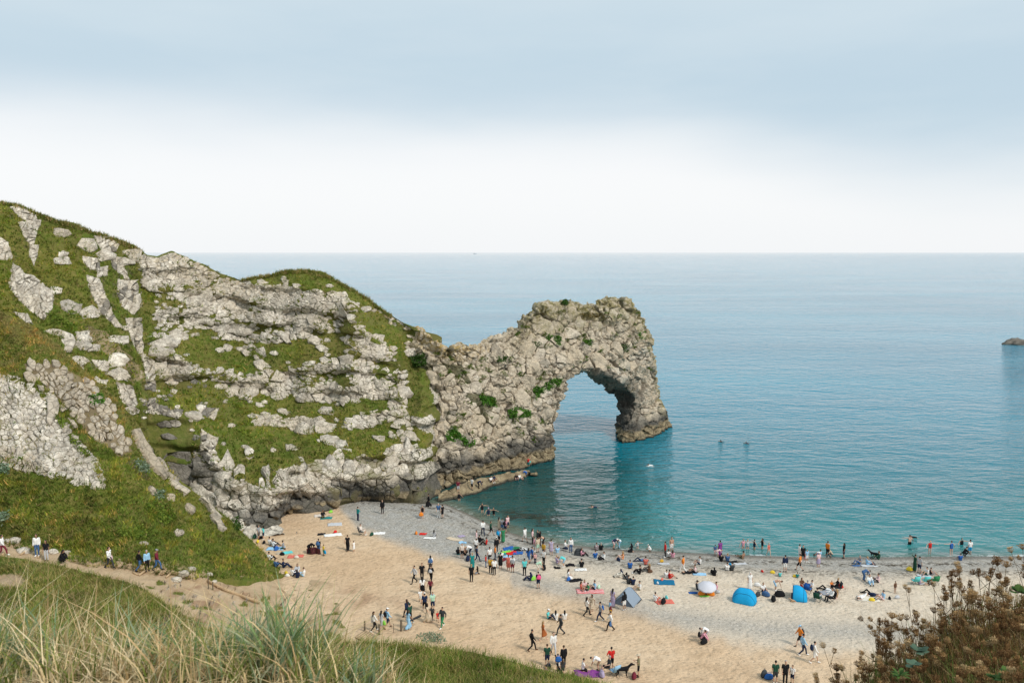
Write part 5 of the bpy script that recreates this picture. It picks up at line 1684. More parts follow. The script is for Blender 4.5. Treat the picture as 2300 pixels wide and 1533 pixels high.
def pose(name):
    """joint positions for a 1.72 m figure facing +Y, on the ground at z = 0"""
    J = dict(pel=A(0, 0, .93), chest=A(0, 0, 1.27), neck=A(0, 0, 1.45), head=A(0, .025, 1.60), hd=A(0, .08, 1.0),
             shl=A(-.18, 0, 1.40), shr=A(.18, 0, 1.40), ell=A(-.23, -.02, 1.12), elr=A(.23, -.02, 1.12), wrl=A(-.23, .06, .87), wrr=A(.23, .06, .87),
             hil=A(-.09, 0, .90), hir=A(.09, 0, .90), knl=A(-.10, .02, .49), knr=A(.10, .02, .49), anl=A(-.10, -.02, .08), anr=A(.10, -.02, .08), tol=A(-.12, .14, .035), tor=A(.12, .14, .035))
    def leg(s, kn, an, to): J['kn' + s] = A(*kn); J['an' + s] = A(*an); J['to' + s] = A(*to)
    def arm(s, e, w): J['el' + s] = A(*e); J['wr' + s] = A(*w)
    def body(pel, chest, neck, head, hd):
        dp = A(*pel) - J['pel']; dc = A(*chest) - J['chest']
        J['hil'] = J['hil'] + dp; J['hir'] = J['hir'] + dp
        J['pel'], J['chest'], J['neck'], J['head'], J['hd'] = A(*pel), A(*chest), A(*neck), A(*head), A(*hd)
        u = (J['neck'] - J['chest']); u = u / np.linalg.norm(u)
        for s, x in (('l', -.18), ('r', .18)): J['sh' + s] = J['neck'] - u * .06 + A(x, 0, 0)
    if name == 'walk':
        leg('l', (-.10, .22, .52), (-.10, .30, .09), (-.10, .46, .06)); leg('r', (.10, -.02, .48), (.10, -.34, .14), (.10, -.20, .04))
        arm('l', (-.24, -.14, 1.14), (-.25, -.10, .90)); arm('r', (.24, .10, 1.14), (.23, .26, .95))
    elif name == 'phone':
        arm('l', (-.23, .06, 1.13), (-.08, .30, 1.22)); arm('r', (.23, .06, 1.13), (.08, .30, 1.22)); J['hd'] = A(0, .25, 1)
    elif name == 'armup':
        arm('l', (-.42, .10, 1.55), (-.60, .15, 1.78)); arm('r', (.30, .12, 1.60), (.30, .2, 1.85))
    elif name == 'armsout':
        arm('l', (-.45, 0, 1.38), (-.70, .05, 1.36)); arm('r', (.36, .05, 1.18), (.45, .18, 1.0))
    elif name == 'hip':
        arm('l', (-.36, -.08, 1.15), (-.18, .08, 1.00)); arm('r', (.24, .08, 1.13), (.06, .24, 1.10))
    elif name == 'sit':
        body((0, 0, .13), (0, -.08, .46), (0, -.06, .64), (0, -.01, .80), (0, .15, 1))
        leg('l', (-.17, .36, .42), (-.15, .62, .08), (-.16, .76, .05)); leg('r', (.17, .38, .40), (.14, .66, .08), (.15, .80, .05))
        arm('l', (-.24, .06, .38), (-.14, .30, .40)); arm('r', (.24, .06, .38), (.14, .32, .38))
    elif name == 'sitflat':
        body((0, 0, .13), (0, -.12, .45), (0, -.14, .63), (0, -.10, .79), (0, .15, 1))
        leg('l', (-.12, .42, .15), (-.14, .82, .09), (-.18, .90, .18)); leg('r', (.14, .40, .22), (.15, .78, .08), (.2, .88, .16))
        arm('l', (-.27, -.24, .34), (-.30, -.34, .08)); arm('r', (.25, .02, .38), (.16, .22, .30))
    elif name == 'chair':
        body((0, 0, .46), (0, -.12, .80), (0, -.14, .98), (0, -.10, 1.14), (0, .12, 1))
        leg('l', (-.14, .42, .48), (-.14, .48, .08), (-.15, .62, .04)); leg('r', (.14, .42, .48), (.14, .50, .08), (.15, .64, .04))
        arm('l', (-.25, -.02, .70), (-.22, .24, .66)); arm('r', (.25, -.02, .70), (.22, .24, .66))
    elif name == 'crouch':
        body((0, -.10, .38), (0, .08, .66), (0, .16, .82), (0, .24, .95), (0, .5, 1))
        leg('l', (-.16, .26, .46), (-.13, -.02, .10), (-.14, .14, .04)); leg('r', (.16, .24, .40), (.13, -.04, .10), (.14, .12, .04))
        arm('l', (-.22, .32, .55), (-.10, .48, .32)); arm('r', (.22, .32, .55), (.12, .50, .30))
    elif name == 'kneel':
        body((0, 0, .28), (0, .02, .60), (0, .04, .78), (0, .08, .94), (0, .2, 1))
        leg('l', (-.12, .34, .07), (-.11, -.06, .09), (-.11, -.22, .06)); leg('r', (.12, .34, .07), (.11, -.06, .09), (.11, -.22, .06))
        arm('l', (-.24, .12, .52), (-.14, .32, .44)); arm('r', (.24, .12, .52), (.14, .32, .44))
    elif name == 'bend':
        body((0, -.10, .88), (0, .20, 1.02), (0, .37, 1.02), (0, .52, .96), (0, 1, -.15))
        arm('l', (-.20, .40, .76), (-.14, .48, .52)); arm('r', (.20, .40, .76), (.14, .50, .50))
        J['knl'] = A(-.10, .06, .48); J['knr'] = A(.10, .06, .48)
    elif name == 'lie':
        body((0, 0, .12), (0, -.34, .14), (0, -.52, .15), (0, -.68, .15), (0, -1, .1))
        leg('l', (-.12, .42, .16), (-.14, .82, .07), (-.18, .88, .18)); leg('r', (.12, .36, .38), (.13, .66, .08), (.14, .80, .05))
        arm('l', (-.34, -.30, .08), (-.40, -.06, .07)); arm('r', (.34, -.60, .10), (.12, -.78, .08))
    elif name == 'swim':
        body((0, -.45, -.02), (0, -.12, .02), (0, .06, .06), (0, .20, .14), (0, .6, 1))
        leg('l', (-.14, -.85, -.05), (-.16, -1.2, -.03), (-.16, -1.35, -.05)); leg('r', (.14, -.85, -.08), (.18, -1.2, -.12), (.18, -1.35, -.14))
        arm('l', (-.38, .22, .02), (-.30, .48, .03)); arm('r', (.40, .10, .01), (.52, -.12, .0))
    return J
def limbs(J, gar=False):
    return [('shl', 'ell', .048, .038), ('ell', 'wrl', .037, .025), ('shr', 'elr', .048, .038), ('elr', 'wrr', .037, .025),
            ('hil', 'knl', .083, .055), ('knl', 'anl', .053, .034), ('hir', 'knr', .083, .055), ('knr', 'anr', .053, .034)]
def fwd_of(J):
    u = J['neck'] - J['pel']; u = u / np.linalg.norm(u)
    r = A(1, 0, 0)
    return u, r, np.cross(u, r)
def torso(J, k=1.0, lo=0.0):
    u, r, f = fwd_of(J)
    p = []
    for s in (-1, 1):
        p.append(capsule(J['pel'] + r * s * .065, J['chest'] + r * s * .075 + f * .01, .098 * k, .098 * k))
        p.append(capsule(J['chest'] + r * s * .075, J['neck'] - u * .07 + r * s * .10, .098 * k, .062 * k))
    return p
def head_prims(J):
    u = J['hd'] / np.linalg.norm(J['hd'])                                  # crown direction
    r = A(1, 0, 0); f = np.cross(u, r); f /= np.linalg.norm(f)
    ax = [r, f, u]
    c = J['head']
    p = [capsule(J['neck'] - A(0, 0, .0), c - u * .06, .052, .048), ell(c + u * .02, (.074, .092, .112), ax), ell(c - u * .055 + f * .02, (.056, .066, .06), ax)]
    p += [capsule(c + f * .085 - u * .01, c + f * .108 - u * .03, .012, .014, 5), ell(c + r * .076, (.012, .022, .03), ax, 6, 5), ell(c - r * .076, (.012, .022, .03), ax, 6, 5),
          ell(c + f * .082 + r * .03 + u * .018, (.016, .01, .01), ax, 6, 5), ell(c + f * .082 - r * .03 + u * .018, (.016, .01, .01), ax, 6, 5), ell(c + f * .080 - u * .062, (.026, .012, .010), ax, 6, 5)]
    return p, ax, c
def hand(w, e, side):
    d = w - e; d /= np.linalg.norm(d)
    s = np.cross(d, A(0.2, 0.3, 1.0)); s /= np.linalg.norm(s); t = np.cross(d, s)
    p = [capsule(w, w + d * .075, .026, .032, 6)]
    for k, L in enumerate((.060, .072, .066, .050)):
        b = w + d * .085 + s * (k - 1.5) * .020
        m_ = b + d * L * .55 + t * .006
        p += [capsule(b, m_, .0095, .009, 5), capsule(m_, b + d * L * .9 + t * .028, .009, .008, 5)]
    b = w + d * .03 + s * -.034
    p.append(capsule(b, b + d * .045 - s * .028 + t * .012, .011, .009, 5))
    return p
PART = {}
def part(ps, kind):
    key = (ps, kind)
    if key in PART: return PART[key]
    base = 'stand' if ps == 'wade' else ps
    J = pose('armsout' if ps == 'wade' else base)
    u, r, f = fwd_of(J)
    if kind == 'body':
        hp, ax, c = head_prims(J)
        p = torso(J) + hp + [capsule(J[a], J[b], r0, r1) for a, b, r0, r1 in limbs(J)]
        for s in 'lr':
            p += hand(J['wr' + s], J['el' + s], s)
            p += [capsule(J['an' + s], J['to' + s], .042, .032)]
        me = fuse('body', p, .0125, 2)
    elif kind in ('tee', 'long', 'vest'):
        p = torso(J, 1.16)
        for s in 'lr':
            if kind == 'vest': continue
            e = J['el' + s]; sh = J['sh' + s]
            p.append(capsule(sh, sh + (e - sh) * (.72 if kind == 'tee' else 1), .066, .058))
            if kind == 'long': p.append(capsule(e, e + (J['wr' + s] - e) * .95, .055, .044))
        me = fuse('top', p, .022, 2)
    elif kind in ('dress', 'midi', 'coat'):
        p = torso(J, 1.16)
        for s in 'lr':
            e = J['el' + s]; sh = J['sh' + s]
            p.append(capsule(sh, sh + (e - sh) * (.5 if kind != 'coat' else 1), .062, .054))
            if kind == 'coat': p.append(capsule(e, J['wr' + s], .055, .046))
            kn, an = J['kn' + s], J['an' + s]
            p.append(capsule(J['hi' + s], kn, .125, .135))
            if kind != 'midi' : p.append(capsule(kn, kn + (an - kn) * .75, .13, .135))
        if ps in ('stand', 'phone', 'hip', 'armsout', 'walk', 'armup', 'wade'):
            mid = (J['knl'] + J['knr']) / 2
            p.append(capsule(J['pel'], mid, .15, .16))
            if kind != 'midi': p.append(capsule(mid, A(mid[0], mid[1] - .05, .2), .16, .17))
        me = fuse('dress', p, .024, 2)
    elif kind == 'skirt':
        p = [capsule(J['pel'] - r * .05, J['pel'] + r * .05, .125, .125)]
        for s in 'lr': p.append(capsule(J['hi' + s], J['kn' + s], .125, .14))
        p.append(capsule(J['pel'], (J['knl'] + J['knr']) / 2, .15, .17))
        me = fuse('skirt', p, .024, 2)
    elif kind in ('trousers', 'shorts', 'brief'):
        p = [capsule(J['pel'] - r * .06, J['pel'] + r * .06, .112, .112)]
        for s in 'lr':
            hi, kn, an = J['hi' + s], J['kn' + s], J['an' + s]
            p.append(capsule(hi, hi + (kn - hi) * {'trousers': 1, 'shorts': .85, 'brief': .22}[kind], .098, .07 if kind != 'shorts' else .082))
            if kind == 'trousers': p.append(capsule(kn, kn + (an - kn) * .93, .068, .055))
        me = fuse('bottoms', p, .022, 2)
    elif kind in ('shoe_l', 'shoe_r'):
        p = []
        for s in kind[-1]:
            p += [capsule(J['an' + s], J['to' + s], .052, .042), capsule(J['an' + s], J['an' + s] + A(0, 0, .03), .05, .046)]
        me = fuse('shoe', p, .02, 1)
    elif kind.startswith('hair'):
        hp, ax, c = head_prims(J)
        r_, f_, u_ = ax
        p = [ell(c + u_ * .045 - f_ * .022, (.088, .098, .098), ax)]
        if kind == 'hair_long':
            b = c - f_ * .075
            dn = -u_ if J['hd'][2] > .5 else -u_ * .5 - A(0, 0, .5)
            p += [capsule(b + u_ * .03, b + dn * .18 - f_ * .02, .075, .06), capsule(b + dn * .18 - f_ * .02, b + dn * .34 - f_ * .01, .06, .035), capsule(c + r_ * .06 - f_ * .03, c + r_ * .065 + dn * .15 - f_ * .04, .035, .03), capsule(c - r_ * .06 - f_ * .03, c - r_ * .065 + dn * .15 - f_ * .04, .035, .03)]
        if kind == 'hair_scarf':
            p = [ell(c + u_ * .01 - f_ * .018, (.098, .104, .132), ax), capsule(c - u_ * .08 - f_ * .02, J['neck'] - f_ * .02, .085, .11), capsule(J['neck'] - f_ * .06, J['chest'] - f_ * .09, .10, .10)]
        me = fuse('hair', p, .02, 1)
    elif kind in ('cap', 'hat'):
        hp, ax, c = head_prims(J)
        r_, f_, u_ = ax
        p = [ell(c + u_ * .065 - f_ * .008, (.092, .105, .082), ax)]
        if kind == 'cap': p.append(ell(c + u_ * .055 + f_ * .115, (.068, .075, .018), ax))
        else: p.append(ell(c + u_ * .06, (.20, .21, .024), ax, 14))
        me = fuse('hat', p, .018, 1)
    me.materials.clear()
    me.materials.append(None)
    PART[key] = me
    return me
CLOTH = {}
COLS = dict(white=(.78, .77, .75), offwhite=(.66, .62, .54), black=(.014, .014, .016), navy=(.018, .028, .065), blue=(.03, .12, .38), skyblue=(.30, .52, .72), denim=(.06, .13, .27), grey=(.27, .28, .30), lgrey=(.50, .51, .53),
            charcoal=(.05, .055, .06), maroon=(.16, .025, .04), red=(.58, .03, .025), coral=(.62, .16, .12), orange=(.72, .22, .03), rust=(.38, .12, .04), mustard=(.55, .32, .04), yellow=(.75, .55, .05), pink=(.68, .32, .40), hotpink=(.7, .1, .25),
            lpink=(.72, .50, .50), purple=(.22, .05, .25), lilac=(.38, .32, .46), teal=(.02, .22, .22), turq=(.12, .55, .55), aqua=(.015, .30, .58), petrol=(.015, .14, .26), green=(.04, .22, .10), dgreen=(.02, .07, .045), lime=(.25, .60, .08), mint=(.45, .66, .50),
            khaki=(.22, .20, .12), olive=(.10, .10, .05), beige=(.56, .46, .34), brown=(.12, .065, .04), tan=(.42, .27, .16))
def cloth(c):
    if c not in CLOTH: CLOTH[c] = mat_plain('cloth_' + c, COLS[c], .9, .16, .1, .004, 26.0)
    return CLOTH[c]
def mat_pattern(name, a, b, kind):
    m, nt, bs = newmat('cloth_' + name)
    k = NB(nt)
    t = k.n('ShaderNodeTexCoord')
    if kind == 'stripe':
        w = k.n('ShaderNodeTexWave', bands_direction='Z'); w.inputs['Scale'].default_value = 4.2
        nt.links.new(t.outputs['Object'], w.inputs[0]); fac = k.rng(w.outputs['Fac'], .45, .55)
    elif kind == 'stripey':
        w = k.n('ShaderNodeTexWave', bands_direction='Y'); w.inputs['Scale'].default_value = 2.0
        nt.links.new(t.outputs['Object'], w.inputs[0]); fac = k.rng(w.outputs['Fac'], .45, .55)
    elif kind == 'check':
        w = k.n('ShaderNodeTexChecker'); w.inputs['Scale'].default_value = 9
        nt.links.new(t.outputs['Object'], w.inputs[0]); fac = w.outputs['Fac']
    else:
        fac = k.rng(k.vor(t.outputs['Object'], 9.0), .22, .34)
    k.put(bs.inputs['Base Color'], k.mix(fac, COLS[a], COLS[b])); bs.inputs['Roughness'].default_value = .9
    CLOTH[name] = m
for nm, a, b, kd in (('floral', 'pink', 'offwhite', 'dots'), ('oflor', 'rust', 'coral', 'dots'), ('bwpat', 'black', 'white', 'dots'), ('bluepat', 'denim', 'grey', 'dots'), ('striped', 'navy', 'white', 'stripe'), ('redstripe', 'red', 'white', 'stripe'),
                     ('checked', 'maroon', 'lgrey', 'check'), ('plaid', 'maroon', 'black', 'check'), ('redmat', 'red', 'lpink', 'stripey'), ('bwdress', 'black', 'beige', 'dots'), ('wflor', 'offwhite', 'lilac', 'dots')):
    mat_pattern(nm, a, b, kd)
SKIN = [mat_plain('skin_' + str(i), c, .55, .06, .35) for i, c in enumerate([(.62, .40, .30), (.52, .31, .21), (.34, .19, .12), (.13, .07, .045)])]
HAIRM = {k: mat_plain('hair_' + k, c, .6, .2, .3) for k, c in dict(k=(.012, .010, .009), b=(.06, .032, .018), y=(.34, .22, .10), g=(.30, .29, .28)).items()}
BV_ALL = [BV_B, BV_P, BV_N, BV_SL, BV_L, BV_A, BV_C]
def sea_hit(px, py):
    return at(px, py, Yz(px, py, 0.0))
def dress(o, me, mat, nm):
    c = link(nm, me, None, o)
    c.material_slots[0].link = 'OBJECT'
    c.material_slots[0].material = mat
    return c
DIRS = dict(b=0, f=180, l=90, r=-90, bl=45, br=-45, fl=135, fr=-135)
NAMES = {'tee': 'shirt', 'long': 'shirt', 'vest': 'swimsuit', 'dress': 'dress', 'midi': 'dress', 'coat': 'coat', 'trousers': 'trousers', 'shorts': 'shorts', 'brief': 'swimwear', 'skirt': 'skirt'}
TK = dict(t='tee', L='long', v='vest', d='dress', m='midi', c='coat')
BK = dict(T='trousers', S='shorts', W='brief', K='skirt')
HK = dict(k=('hair_short', 'k'), K=('hair_long', 'k'), b=('hair_short', 'b'), B=('hair_long', 'b'), y=('hair_short', 'y'), Y=('hair_long', 'y'), g=('hair_short', 'g'))
PEOPLE = {}
def person(line, n):
    spec, label = line.split('|')
    x, y, ps, dr, h, sk, top, bot, hair = spec.split()[:9]
    x, y, h = float(x), float(y), float(h)
    depth = 0.0
    if ':' in ps: ps, dp = ps.split(':'); depth = float(dp)
    if ps in ('wade', 'swim'):
        p = sea_hit(x, y); p = Vector((p[0], p[1], -depth))
    else:
        hh = cast(BV_ALL, x, y)
        if hh is None: print('no ground', line); return
        p = hh[0]
    o = link('person', part(ps, 'body'))
    o.material_slots[0].link = 'OBJECT'; o.material_slots[0].material = SKIN[int(sk)]
    o.location = p - Vector((0, 0, 0.01))
    o.rotation_euler = (0, 0, math.radians(DIRS[dr] + random.uniform(-14, 14)))
    s = h / 1.72
    o.scale = (s, s, s)
    tag(o, label.strip(), 'person', 'people on the beach and path')
    if top != '-':
        k, c = top.split(':'); dress(o, part(ps, TK[k]), CLOTH.get(c) or cloth(c), NAMES[TK[k]])
    if bot != '-':
        k, c = bot.split(':'); dress(o, part(ps, BK[k]), CLOTH.get(c) or cloth(c), NAMES[BK[k]])
        if k in 'TS' and ps not in ('wade', 'swim'): 
            sc_ = cloth(random.choice(['white', 'black', 'charcoal', 'brown']))
            for q_ in ('shoe_l', 'shoe_r'): dress(o, part(ps, q_), sc_, 'shoe')
    if hair in HK:
        dress(o, part(ps, HK[hair][0]), HAIRM[HK[hair][1]], 'hair')
    elif hair != 'x':
        k, c = hair.split(':')
        dress(o, part(ps, 'hair_scarf' if k == 's' else 'hair_short'), cloth(c) if k == 's' else HAIRM['k'], 'headscarf' if k == 's' else 'hair')
        if k != 's': dress(o, part(ps, {'c': 'cap', 'h': 'hat'}[k]), cloth(c), 'hat')
    PEOPLE[n] = o
    return o
